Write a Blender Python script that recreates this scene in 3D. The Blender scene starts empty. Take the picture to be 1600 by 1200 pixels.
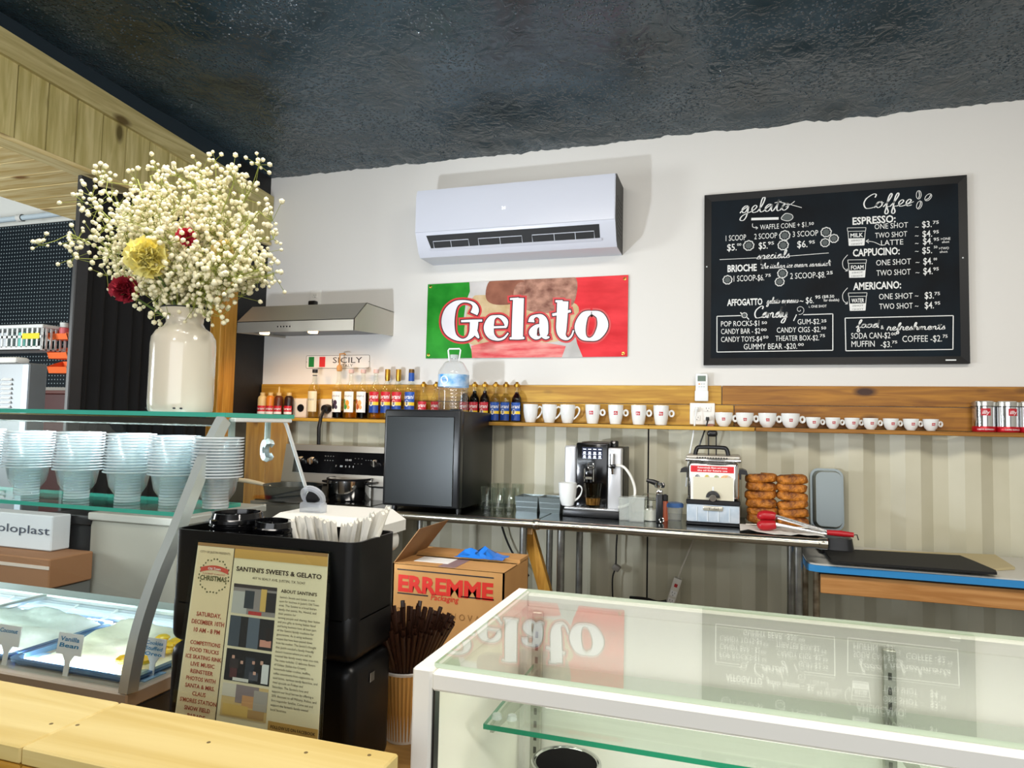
import bpy, bmesh, math, random
from mathutils import Vector, Matrix
random.seed(7)
sc = bpy.context.scene
COL = sc.collection
PI = math.pi

# ------------------------------------------------------------------ camera
FPX, CAMH = 1070.0, 1.36
YAW, PIT, ROL = math.radians(17.7), math.radians(3.365), math.radians(1.249)
_f0 = Vector((-math.sin(YAW), math.cos(YAW), 0)); _r0 = Vector((math.cos(YAW), math.sin(YAW), 0)); _u0 = Vector((0, 0, 1))
CF = _f0*math.cos(PIT) + _u0*math.sin(PIT); _u = _u0*math.cos(PIT) - _f0*math.sin(PIT)
CR = _r0*math.cos(ROL) + _u*math.sin(ROL); CU = _u*math.cos(ROL) - _r0*math.sin(ROL)
CP = Vector((0, 0, CAMH))
cam = bpy.data.cameras.new('camera'); camo = bpy.data.objects.new('camera', cam); COL.objects.link(camo)
cam.sensor_fit = 'HORIZONTAL'; cam.sensor_width = 36.0; cam.lens = FPX/1600.0*36.0; cam.clip_start = 0.02
mw = Matrix((CR, CU, -CF)).transposed().to_4x4(); mw.translation = CP
camo.matrix_world = mw
sc.camera = camo

# ------------------------------------------------------------------ world, lamps, exposure
sc.view_settings.view_transform = 'Standard'; sc.view_settings.look = 'None'
sc.view_settings.gamma = 1.0; sc.view_settings.use_curve_mapping = False
sc.view_settings.exposure = 0.05
sc.cycles.transparent_max_bounces = 32
w = bpy.data.worlds.new('world'); sc.world = w; w.use_nodes = True
w.node_tree.nodes['Background'].inputs[0].default_value = (0.93, 0.97, 1.0, 1)
w.node_tree.nodes['Background'].inputs[1].default_value = 0.45
def area(name, loc, look, sx, sy, power, col=(1, 1, 1)):
    l = bpy.data.lights.new(name, 'AREA'); l.shape = 'RECTANGLE'; l.size = sx; l.size_y = sy; l.energy = power; l.color = col
    o = bpy.data.objects.new(name, l); COL.objects.link(o); o.location = loc
    o.rotation_euler = (Vector(look)-Vector(loc)).to_track_quat('-Z', 'Y').to_euler(); return o
area('ceiling_panel_light', (1.0, 1.15, 2.93), (1.0, 1.9, 0), 1.2, 0.6, 44, (1.0, 0.94, 0.84))
area('ceiling_panel_light', (-1.0, 1.05, 2.93), (-1.0, 1.9, 0), 1.2, 0.6, 36, (1.0, 0.94, 0.86))
area('shop_window_light', (0.4, -2.7, 1.6), (-0.4, 3.0, 1.5), 3.6, 1.8, 62, (0.93, 0.96, 1.0))
area('side_room_fill', (-4.8, 0.5, 1.5), (-3.5, 2.9, 2.3), 0.9, 0.9, 70, (0.95, 1.0, 1.0))  # added light without a fixture, brightens the soffit and pegboard
_l = bpy.data.lights.new('gelato_case_back_lamp', 'SPOT'); _l.energy = 112; _l.color = (0.84, 0.91, 1.0); _l.spot_size = math.radians(104); _l.spot_blend = .75; _l.shadow_soft_size = .06
_o = bpy.data.objects.new('gelato_case_back_lamp', _l); COL.objects.link(_o); _o.location = (-1.9, 1.30, 1.08); _o.rotation_euler = (Vector((-.9, 3.76, 2.45))-_o.location).to_track_quat('-Z', 'Y').to_euler()

for _p in ((-0.9, -0.7, 2.35), (1.3, -0.9, 2.35)):   # unseen point lights added behind the camera to raise glints on the ceiling
    _l = bpy.data.lights.new('glint_light', 'POINT'); _l.energy = 26; _l.color = (1.0, .95, .88); _l.shadow_soft_size = .07
    _o = bpy.data.objects.new('glint_light', _l); COL.objects.link(_o); _o.location = _p

# ------------------------------------------------------------------ pixel -> place on a known plane
def ray(x, y): return CR*((x-800)/FPX) + CU*((600-y)/FPX) + CF
def at_y(x, y, Y): d = ray(x, y); return CP + d*(Y/d.y)
def at_x(x, y, X): d = ray(x, y); return CP + d*(X/d.x)
def at_z(x, y, Z): d = ray(x, y); return CP + d*((Z-CAMH)/d.z)

# ------------------------------------------------------------------ materials
def lin(c):
    return tuple(((v/255)/12.92 if v/255 <= .04045 else ((v/255+.055)/1.055)**2.4) for v in c[:3]) + (1.0,)
_M = {}
def nd(nt, t, **kw):
    n = nt.nodes.new(t)
    for k, v in kw.items(): setattr(n, k, v)
    return n
def base(name):
    m = bpy.data.materials.new(name); m.use_nodes = True; nt = m.node_tree
    return m, nt, nt.nodes['Principled BSDF']
def mat(name, rgb=(128, 128, 128), rough=.5, metal=0., vary=None, bump=None, emit=None, coat=0., spec=.5, sss=0., alpha=None):
    if name in _M: return _M[name]
    m, nt, b = base(name); _M[name] = m
    b.inputs['Base Color'].default_value = lin(rgb); b.inputs['Roughness'].default_value = rough
    b.inputs['Metallic'].default_value = metal; b.inputs['Coat Weight'].default_value = coat; b.inputs['Specular IOR Level'].default_value = spec
    tc = nd(nt, 'ShaderNodeTexCoord')
    if vary:   # (second colour, scale, (sx,sy,sz))
        mp = nd(nt, 'ShaderNodeMapping'); mp.inputs['Scale'].default_value = vary[2] if len(vary) > 2 else (1, 1, 1)
        n = nd(nt, 'ShaderNodeTexNoise'); n.inputs['Scale'].default_value = vary[1]; n.inputs['Detail'].default_value = 6
        r = nd(nt, 'ShaderNodeValToRGB'); r.color_ramp.elements[0].position = .35; r.color_ramp.elements[1].position = .68
        r.color_ramp.elements[0].color = lin(rgb); r.color_ramp.elements[1].color = lin(vary[0])
        nt.links.new(tc.outputs['Object'], mp.inputs[0]); nt.links.new(mp.outputs[0], n.inputs[0]); nt.links.new(n.outputs[0], r.inputs[0]); nt.links.new(r.outputs[0], b.inputs['Base Color'])
    if bump:   # (scale, strength, (sx,sy,sz))
        mp = nd(nt, 'ShaderNodeMapping'); mp.inputs['Scale'].default_value = bump[2] if len(bump) > 2 else (1, 1, 1)
        n = nd(nt, 'ShaderNodeTexNoise'); n.inputs['Scale'].default_value = bump[0]; n.inputs['Detail'].default_value = 4
        bp = nd(nt, 'ShaderNodeBump'); bp.inputs['Strength'].default_value = bump[1]; bp.inputs['Distance'].default_value = .01
        nt.links.new(tc.outputs['Object'], mp.inputs[0]); nt.links.new(mp.outputs[0], n.inputs[0]); nt.links.new(n.outputs[0], bp.inputs['Height']); nt.links.new(bp.outputs[0], b.inputs['Normal'])
    if emit: b.inputs['Emission Color'].default_value = lin(rgb); b.inputs['Emission Strength'].default_value = emit
    if alpha is not None: b.inputs['Alpha'].default_value = alpha
    return m
def glass(name, tint=(240, 248, 245), ior=1.45, rough=.01, milk=0., milkc=(230, 235, 235)):
    if name in _M: return _M[name]
    m = bpy.data.materials.new(name); m.use_nodes = True; _M[name] = m; nt = m.node_tree; nt.nodes.remove(nt.nodes['Principled BSDF'])
    out = nt.nodes['Material Output']; t = nd(nt, 'ShaderNodeBsdfTransparent'); t.inputs[0].default_value = lin(tint)
    g = nd(nt, 'ShaderNodeBsdfGlossy'); g.inputs['Roughness'].default_value = rough
    fr = nd(nt, 'ShaderNodeFresnel'); ge = nd(nt, 'ShaderNodeNewGeometry'); io = nd(nt, 'ShaderNodeMix', data_type='FLOAT'); io.inputs[2].default_value = ior; io.inputs[3].default_value = 1/ior
    nt.links.new(ge.outputs['Backfacing'], io.inputs[0]); nt.links.new(io.outputs[0], fr.inputs[0]); mx = nd(nt, 'ShaderNodeMixShader')
    src = t.outputs[0]
    if milk:
        d = nd(nt, 'ShaderNodeBsdfDiffuse'); d.inputs[0].default_value = lin(milkc); m2 = nd(nt, 'ShaderNodeMixShader'); m2.inputs[0].default_value = milk
        nt.links.new(t.outputs[0], m2.inputs[1]); nt.links.new(d.outputs[0], m2.inputs[2]); src = m2.outputs[0]
    nt.links.new(fr.outputs[0], mx.inputs[0]); nt.links.new(src, mx.inputs[1]); nt.links.new(g.outputs[0], mx.inputs[2]); nt.links.new(mx.outputs[0], out.inputs[0])
    return m
def wood(name, c1, c2, c3, axis='X', scale=1., knots=True, rough=.55):
    if name in _M: return _M[name]
    m, nt, b = base(name); _M[name] = m
    tc = nd(nt, 'ShaderNodeTexCoord'); oi = nd(nt, 'ShaderNodeObjectInfo'); add = nd(nt, 'ShaderNodeVectorMath', operation='MULTIPLY_ADD')
    add.inputs[1].default_value = (17, 13, 11); nt.links.new(oi.outputs['Random'], add.inputs[0]); nt.links.new(tc.outputs['Object'], add.inputs[2])
    mp = nd(nt, 'ShaderNodeMapping'); s = {'X': (1.2, 16, 16), 'Y': (16, 1.2, 16), 'Z': (16, 16, 1.2)}[axis]
    mp.inputs['Scale'].default_value = tuple(v*scale for v in s)
    n = nd(nt, 'ShaderNodeTexNoise'); n.inputs['Scale'].default_value = 2.2; n.inputs['Detail'].default_value = 7; n.inputs['Distortion'].default_value = .7
    r = nd(nt, 'ShaderNodeValToRGB'); e = r.color_ramp.elements; e[0].position = .36; e[0].color = lin(c1); e[1].position = .64; e[1].color = lin(c2)
    k = e.new(.5); k.color = lin(tuple((a+bb)/2 for a, bb in zip(c1, c2)))
    nt.links.new(add.outputs[0], mp.inputs[0]); nt.links.new(mp.outputs[0], n.inputs[0]); nt.links.new(n.outputs[0], r.inputs[0])
    src = r.outputs[0]
    if knots:
        mk = nd(nt, 'ShaderNodeMapping'); mk.inputs['Scale'].default_value = {'X': (2.6, 6, 6), 'Y': (6, 2.6, 6), 'Z': (6, 6, 2.6)}[axis]
        vo = nd(nt, 'ShaderNodeTexVoronoi'); vo.inputs['Scale'].default_value = 1.0
        rr = nd(nt, 'ShaderNodeValToRGB'); rr.color_ramp.elements[0].position = .08; rr.color_ramp.elements[0].color = (1, 1, 1, 1); rr.color_ramp.elements[1].position = .17; rr.color_ramp.elements[1].color = (0, 0, 0, 1)
        mx = nd(nt, 'ShaderNodeMix', data_type='RGBA'); mx.inputs[7].default_value = lin(c3)
        nt.links.new(add.outputs[0], mk.inputs[0]); nt.links.new(mk.outputs[0], vo.inputs[0]); nt.links.new(vo.outputs[0], rr.inputs[0])
        nt.links.new(rr.outputs[0], mx.inputs[0]); nt.links.new(src, mx.inputs[6]); src = mx.outputs[2]
    nt.links.new(src, b.inputs['Base Color']); b.inputs['Roughness'].default_value = rough
    bp = nd(nt, 'ShaderNodeBump'); bp.inputs['Strength'].default_value = .25; bp.inputs['Distance'].default_value = .004
    nt.links.new(n.outputs[0], bp.inputs['Height']); nt.links.new(bp.outputs[0], b.inputs['Normal'])
    return m

# ------------------------------------------------------------------ mesh building
class MB:
    def __init__(s): s.v = []; s.f = []; s.m = []; s.M = Matrix()
    def add(s, vs, fs, mi=0):
        k = len(s.v); s.v += [s.M @ Vector(p) for p in vs]
        for i, f in enumerate(fs): s.f.append([a+k for a in f]); s.m.append(mi[i] if isinstance(mi, (list, tuple)) else mi)
        return s
    def box(s, x0, x1, y0, y1, z0, z1, mi=0):
        return s.add([(x0, y0, z0), (x1, y0, z0), (x1, y1, z0), (x0, y1, z0), (x0, y0, z1), (x1, y0, z1), (x1, y1, z1), (x0, y1, z1)],
                     [(0, 3, 2, 1), (4, 5, 6, 7), (0, 1, 5, 4), (1, 2, 6, 5), (2, 3, 7, 6), (3, 0, 4, 7)], mi)
    def rbox(s, x0, x1, y0, y1, z0, z1, r=.004, seg=2, mi=0):
        b = bmesh.new(); bmesh.ops.create_cube(b, size=1)
        for v in b.verts: v.co = Vector(((x0+x1)/2+v.co.x*(x1-x0), (y0+y1)/2+v.co.y*(y1-y0), (z0+z1)/2+v.co.z*(z1-z0)))
        bmesh.ops.bevel(b, geom=b.edges[:], offset=min(r, .49*min(abs(x1-x0), abs(y1-y0), abs(z1-z0))), segments=seg, profile=.5, affect='EDGES')
        b.verts.index_update(); s.add([v.co.copy() for v in b.verts], [[v.index for v in f.verts] for f in b.faces], mi); b.free(); return s
    def slab(s, poly, z0, z1, mi=0, mside=None):     # polygon in XY, extruded in Z
        n = len(poly); vs = [(p[0], p[1], z0) for p in poly] + [(p[0], p[1], z1) for p in poly]
        fs = [list(range(n))[::-1], list(range(n, 2*n))] + [(i, (i+1) % n, n+(i+1) % n, n+i) for i in range(n)]
        return s.add(vs, fs, [mi, mi]+[mi if mside is None else mside]*n)
    def ext(s, poly, a, b, axis='x', mi=0, mside=None):  # polygon in (Y,Z) for x, (X,Z) for y, extruded
        n = len(poly); q = (lambda p, t: (t, p[0], p[1])) if axis == 'x' else (lambda p, t: (p[0], t, p[1]))
        vs = [q(p, a) for p in poly] + [q(p, b) for p in poly]
        fs = [list(range(n)), list(range(n, 2*n))[::-1]] + [(i, n+i, n+(i+1) % n, (i+1) % n) for i in range(n)]
        return s.add(vs, fs, [mi, mi]+[mi if mside is None else mside]*n)
    def lathe(s, prof, seg=24, c=(0, 0), mi=0, a0=0., a1=2*PI):  # mi may be a list per profile step
        full = abs(a1-a0-2*PI) < 1e-6; n = seg if full else seg+1; vs = []
        for r, z in prof:
            for i in range(n):
                a = a0+(a1-a0)*i/seg; vs.append((c[0]+r*math.cos(a), c[1]+r*math.sin(a), z))
        fs = []; ms = []
        for j in range(len(prof)-1):
            for i in range(seg):
                k = (i+1) % n; fs.append((j*n+i, j*n+k, (j+1)*n+k, (j+1)*n+i)); ms.append(mi[j] if isinstance(mi, (list, tuple)) else mi)
        return s.add(vs, fs, ms)
    def tube(s, pts, r, seg=8, mi=0, closed=False, cap=True):
        pts = [Vector(p) for p in pts]; n = len(pts); rs = r if isinstance(r, (list, tuple)) else [r]*n; vs = []; fs = []
        t0 = (pts[1]-pts[0]).normalized(); up = Vector((0, 0, 1)) if abs(t0.z) < .9 else Vector((1, 0, 0)); nn = t0.cross(up).normalized()
        for i in range(n):
            if closed: t = (pts[(i+1) % n]-pts[i-1]).normalized()
            else: t = (pts[min(i+1, n-1)]-pts[max(i-1, 0)]).normalized()
            nn = (nn-t*nn.dot(t)).normalized(); b = t.cross(nn)
            for k in range(seg): a = 2*PI*k/seg; vs.append(pts[i]+(nn*math.cos(a)+b*math.sin(a))*rs[i])
        for i in range(n if closed else n-1):
            j = (i+1) % n
            for k in range(seg): q = (k+1) % seg; fs.append((i*seg+k, i*seg+q, j*seg+q, j*seg+k))
        if cap and not closed: fs += [list(range(seg))[::-1], list(range((n-1)*seg, n*seg))]
        return s.add(vs, fs, mi)
    def ball(s, c, r, mi=0, n=6, sq=(1, 1, 1)):
        vs = [(c[0], c[1], c[2]-r*sq[2])]; fs = []
        for j in range(1, n):
            for i in range(2*n):
                a = PI*i/n; p = PI*j/n; vs.append((c[0]+r*sq[0]*math.sin(p)*math.cos(a), c[1]+r*sq[1]*math.sin(p)*math.sin(a), c[2]-r*sq[2]*math.cos(p)))
        vs.append((c[0], c[1], c[2]+r*sq[2])); L = len(vs)-1; m = 2*n
        for i in range(m):
            k = (i+1) % m; fs.append((0, 1+k, 1+i)); fs.append((L, 1+(n-2)*m+i, 1+(n-2)*m+k))
            for j in range(n-2): fs.append((1+j*m+i, 1+j*m+k, 1+(j+1)*m+k, 1+(j+1)*m+i))
        return s.add(vs, fs, mi)
    def mesh(s, name, mats, angle=.6):
        me = bpy.data.meshes.new(name); me.from_pydata([tuple(v) for v in s.v], [], s.f)
        for m in (mats if isinstance(mats, (list, tuple)) else [mats]): me.materials.append(m)
        me.polygons.foreach_set('material_index', s.m); me.polygons.foreach_set('use_smooth', [True]*len(s.f))
        me.update(); me.validate()
        b = bmesh.new(); b.from_mesh(me); bmesh.ops.recalc_face_normals(b, faces=b.faces[:]); b.to_mesh(me); b.free()
        me.set_sharp_from_angle(angle=angle); return me
    def build(s, name, mats, parent=None, loc=(0, 0, 0), rot=(0, 0, 0), angle=.6):
        o = bpy.data.objects.new(name, s.mesh(name, mats, angle)); COL.objects.link(o); o.location = loc; o.rotation_euler = rot
        if parent: o.parent = parent
        return o
def tag(o, label, cat, group=None):
    o['label'] = label; o['category'] = cat
    if group: o['group'] = group
    return o
def thing(name, label, cat, loc=(0, 0, 0), rz=0., group=None, rot=None):
    o = bpy.data.objects.new(name, None); COL.objects.link(o); o.location = loc; o.rotation_euler = rot or (0, 0, rz); o.empty_display_size = .05
    return tag(o, label, cat, group)
def struct(o): o['kind'] = 'structure'; return o
def copy_tree(o, parent=None):
    c = o.copy(); COL.objects.link(c); c.parent = parent
    for ch in list(o.children): copy_tree(ch, c)
    return c
ORD = ['first', 'second', 'third', 'fourth', 'fifth', 'sixth', 'seventh', 'eighth', 'ninth', 'tenth', 'eleventh', 'twelfth', 'thirteenth', 'fourteenth', 'fifteenth', 'sixteenth']

# ------------------------------------------------------------------ lettering
_T = {}
def glyphs(s, bold=0.):
    if (s, bold) in _T: return _T[(s, bold)]
    cu = bpy.data.curves.new('lettering', 'FONT'); cu.body = s; cu.resolution_u = 2; cu.offset = bold; cu.fill_mode = 'FRONT'
    o = bpy.data.objects.new('lettering', cu); COL.objects.link(o); dg = bpy.context.evaluated_depsgraph_get(); me = bpy.data.meshes.new_from_object(o.evaluated_get(dg))
    r = ([(v.co.x, v.co.y) for v in me.vertices], [list(p.vertices) for p in me.polygons])
    COL.objects.unlink(o); bpy.data.objects.remove(o); bpy.data.curves.remove(cu); bpy.data.meshes.remove(me); _T[(s, bold)] = r; return r
def text2(s, x0, x1, y, h, bold=0., shear=0., align=None):
    """2-D lettering: fills x0..x1, cap height h above baseline y.  x1 None keeps natural width"""
    vs, fs = glyphs(s, bold)
    if not vs: return [], []
    a = min(v[0] for v in vs); b = max(v[0] for v in vs); k = h/.7
    kx = k if x1 is None else (x1-x0)/(b-a)
    off = x0 if align != 'C' else x0-(b-a)*kx/2
    return [(off+(v[0]-a)*kx+shear*v[1]*k, y+v[1]*k) for v in vs], fs
CUR = {
 'a': (1.05, [[(0,.05),(.3,.5),(.72,.95),(.45,.98),(.18,.55),(.3,.06),(.6,.15),(.8,.7),(.85,.95),(.82,.3),(.93,.03),(1.05,.1)]]),
 'c': (.75, [[(0,.05),(.3,.6),(.62,.95),(.4,.98),(.16,.5),(.35,.03),(.75,.12)]]),
 'd': (1.1, [[(0,.05),(.3,.5),(.72,.95),(.45,.98),(.18,.55),(.3,.06),(.6,.15),(.85,1.0),(.98,2.0),(.86,.6),(.93,.03),(1.1,.1)]]),
 'e': (.78, [[(0,.08),(.45,.42),(.66,.8),(.45,1.0),(.18,.6),(.3,.06),(.55,.02),(.78,.12)]]),
 'f': (.72, [[(0,.08),(.45,.9),(.75,1.8),(.62,2.1),(.42,1.5),(.34,0),(.28,-.8),(.48,-1.05),(.62,-.7),(.42,0.),(.72,.1)]]),
 'g': (1.05, [[(0,.05),(.28,.5),(.74,.95),(.45,.98),(.18,.55),(.33,.08),(.62,.22),(.82,.9),(.76,-.4),(.5,-1.0),(.12,-.9),(.32,-.35),(1.05,.1)]]),
 'h': (1.1, [[(0,.08),(.4,.9),(.58,1.8),(.45,2.1),(.28,1.6),(.24,.05),(.3,.5),(.6,.95),(.8,.75),(.8,.2),(.92,.03),(1.1,.1)]]),
 'i': (.55, [[(0,.05),(.24,.9),(.24,.2),(.36,.03),(.55,.1)], [(.26,1.32),(.3,1.4)]]),
 'l': (.62, [[(0,.08),(.4,.9),(.6,1.8),(.46,2.1),(.28,1.6),(.24,.5),(.36,.03),(.62,.1)]]),
 'm': (1.5, [[(0,.05),(.16,.85),(.2,.05),(.28,.6),(.5,.95),(.64,.75),(.64,.05),(.74,.6),(.96,.95),(1.12,.75),(1.14,.2),(1.28,.03),(1.5,.1)]]),
 'n': (1.05, [[(0,.05),(.16,.85),(.2,.05),(.28,.55),(.55,.95),(.74,.75),(.75,.2),(.88,.03),(1.05,.1)]]),
 'o': (.95, [[(0,.05),(.3,.7),(.6,.98),(.3,.85),(.17,.35),(.42,.02),(.76,.35),(.74,.85),(.56,.97),(.7,.75),(.95,.75)]]),
 'p': (.95, [[(0,.05),(.24,.9),(.18,-.9),(.24,.3),(.5,.95),(.78,.7),(.68,.12),(.36,.1),(.7,.0),(.95,.1)]]),
 'r': (.85, [[(0,.05),(.2,.9),(.28,1.08),(.4,.85),(.62,.85),(.58,.3),(.7,.03),(.85,.1)]]),
 's': (.7, [[(0,.05),(.3,.65),(.46,1.02),(.48,.7),(.62,.3),(.42,.02),(.14,.1),(.7,.06)]]),
 't': (.7, [[(0,.08),(.3,.8),(.44,1.65),(.34,.5),(.45,.03),(.7,.1)], [(.02,1.15),(.72,1.28)]]),
 'u': (1.0, [[(0,.05),(.18,.92),(.18,.3),(.38,.03),(.66,.4),(.74,.92),(.72,.25),(.82,.03),(1.0,.1)]]),
 'w': (1.2, [[(0,.05),(.14,.92),(.2,.2),(.36,.03),(.58,.5),(.6,.9),(.62,.3),(.78,.03),(1.0,.5),(1.02,.92),(1.2,.75)]]),
 'y': (1.0, [[(0,.05),(.16,.92),(.2,.3),(.42,.05),(.68,.4),(.8,.95),(.74,-.3),(.5,-1.0),(.14,-.9),(.38,-.3),(1.0,.1)]]),
 'C': (1.3, [[(1.2,1.65),(1.28,2.1),(.95,2.2),(.3,1.6),(.1,.8),(.38,.08),(.85,.02),(1.3,.15)]]),
 'I': (.6, [[(.1,2.0),(.5,2.05),(.3,2.0),(.25,.05),(.1,.02),(.5,.06)]]),
 ' ': (.55, []), '&': (.8, [[(.7,.1),(.2,.75),(.35,1.05),(.5,.8),(.1,.3),(.3,0),(.6,.25),(.75,.5)]]),
}
def spline(pts, n=5, closed=False):
    P = [Vector(p) for p in pts]; out = []; L = len(P)
    rng = range(L if closed else L-1)
    for i in rng:
        g = (lambda k: P[k % L]) if closed else (lambda k: P[max(0, min(L-1, k))])
        p0, p1, p2, p3 = g(i-1), g(i), g(i+1), g(i+2)
        for j in range(n):
            t = j/n; out.append(.5*((2*p1)+(p2-p0)*t+(2*p0-5*p1+4*p2-p3)*t*t+(3*p1-p0-3*p2+p3)*t**3))
    if not closed: out.append(P[-1])
    return out
def ribbon(pts, wf):
    """2-D ribbon; wf(i, tangent)->half width"""
    vs = []; fs = []; n = len(pts)
    for i, p in enumerate(pts):
        t = (pts[min(i+1, n-1)]-pts[max(i-1, 0)]); t = t.normalized() if t.length else Vector((1, 0)); h = wf(i, t)
        vs += [(p.x-t.y*h, p.y+t.x*h), (p.x+t.y*h, p.y-t.x*h)]
        if i: fs.append((2*i-2, 2*i-1, 2*i+1, 2*i))
    return vs, fs
def cursive(s, x0, x1, y, xh, pen, shear=.25):
    V = []; F = []; X = 0; tot = sum(CUR[c][0] for c in s); k = (x1-x0)/tot
    for c in s:
        wd, strokes = CUR[c]
        for st in strokes:
            pts = [Vector((x0+k*X+p[0]*k+shear*p[1]*xh*.6, y+p[1]*xh)) for p in spline([Vector(q) for q in st], 5)]
            vs, fs = ribbon(pts, lambda i, t: pen*(.45+.55*abs(t.y)))
            b = len(V); V += vs; F += [[a+b for a in f] for f in fs]
        X += wd
    return V, F
def flat(vs, fs, mb, fn, mi=0):
    """put 2-D art into mb by mapping (u,v)->3-D"""
    if vs: mb.add([fn(*v) for v in vs], fs, mi)
# ------------------------------------------------------------------ the setting
WALL = 3.76
XL = -2.91
def ceil_z(y): return 2.96+.048*(WALL-y)
M_wall = mat('painted_wall', (226, 224, 219), .75, bump=(30, .06))
M_corr = mat('corrugated_paint', (206, 202, 180), .42, vary=((196, 192, 168), 3))
M_black = mat('black_wall_paint', (17, 18, 20), .55, bump=(40, .1))
M_floor = mat('concrete_floor', (120, 112, 100), .6, vary=((95, 90, 82), 5))
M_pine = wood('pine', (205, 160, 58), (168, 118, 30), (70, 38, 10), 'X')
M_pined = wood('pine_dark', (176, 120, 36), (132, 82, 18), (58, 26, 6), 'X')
M_fir = wood('weathered_fir', (206, 194, 138), (172, 160, 98), (96, 84, 42), 'Z')
M_firx = wood('fir_soffit', (236, 218, 166), (206, 176, 110), (140, 100, 50), 'X')
M_firy = wood('fir_trim', (204, 192, 138), (172, 158, 104), (100, 84, 46), 'Y')
M_ply = wood('plywood_top', (222, 202, 140), (204, 178, 108), (170, 140, 70), 'X', .6, False, .45)
M_plye = wood('plywood_edge', (200, 150, 50), (160, 110, 26), (100, 60, 16), 'X')
M_post = wood('pine_post', (204, 152, 62), (172, 118, 36), (90, 46, 16), 'Z')

struct(MB().box(-5.4, 3.3, -3.1, 4.0, -.1, 0).build('floor', M_floor))
# back wall: flat painted upper part, corrugated steel sheets below
wb = struct(MB().box(XL-.1, 3.3, WALL, WALL+.1, 1.40, 3.3).build('wall_back', M_wall))
def corr(x0, x1, nm):
    pts = []; x = -6.0+.06; per = .25
    while x < 4:
        for dx, dy in ((0, 0), (.066, 0), (.125, .038), (.191, .038)): pts.append((x+dx, dy))
        x += per
    prof = [(x0, None)]+[p for p in pts if x0 < p[0] < x1]+[(x1, None)]
    def yy(x):
        for a, b in zip(pts, pts[1:]):
            if a[0] <= x <= b[0]: return a[1]+(b[1]-a[1])*(x-a[0])/max(1e-9, b[0]-a[0])
    prof = [(p[0], yy(p[0]) if p[1] is None else p[1]) for p in prof]
    m = MB(); n = len(prof)
    m.add([(p[0], WALL-.003+p[1], 0) for p in prof]+[(p[0], WALL-.003+p[1], 1.43) for p in prof], [(i, i+1, n+i+1, n+i) for i in range(n-1)])
    m.build(nm, M_corr, wb, angle=.15)
SEAM = at_y(1013, 720, WALL).x
corr(XL-.05, -1.32, 'corrugated_sheet'); corr(-1.32, SEAM-.004, 'corrugated_sheet'); corr(SEAM+.004, 1.55, 'corrugated_sheet'); corr(1.554, 3.3, 'corrugated_sheet')
struct(MB().box(SEAM-.012, SEAM+.012, WALL+.034, WALL+.05, 0, 1.43).build('trim_1', M_black))
struct(MB().box(XL-.1, 3.3, WALL+.06, WALL+.1, 0, 1.40).build('trim_2', M_black))
# boards along the wall above the shelf
tb = struct(thing('trim_3', '', '')); del tb['label']; del tb['category']
def board(nm, m, x0, x1, z0, z1, y0=WALL-.022, y1=WALL-.002, par=tb, r=.002):
    return MB().rbox(-(x1-x0)/2, (x1-x0)/2, 0, y1-y0, 0, z1-z0, r, 1).build(nm, m, par, ((x0+x1)/2, y0, z0))
s1, s2 = at_y(1128, 615, 3.74).x, at_y(1147, 650, 3.74).x
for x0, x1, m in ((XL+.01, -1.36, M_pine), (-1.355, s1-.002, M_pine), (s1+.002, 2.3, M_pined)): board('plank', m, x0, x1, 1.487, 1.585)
for x0, x1, m in ((XL+.01, -1.62, M_pine), (-1.616, s2-.002, M_pine), (s2+.002, 2.3, M_pined)): board('plank', m, x0, x1, 1.374, 1.484)
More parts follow.
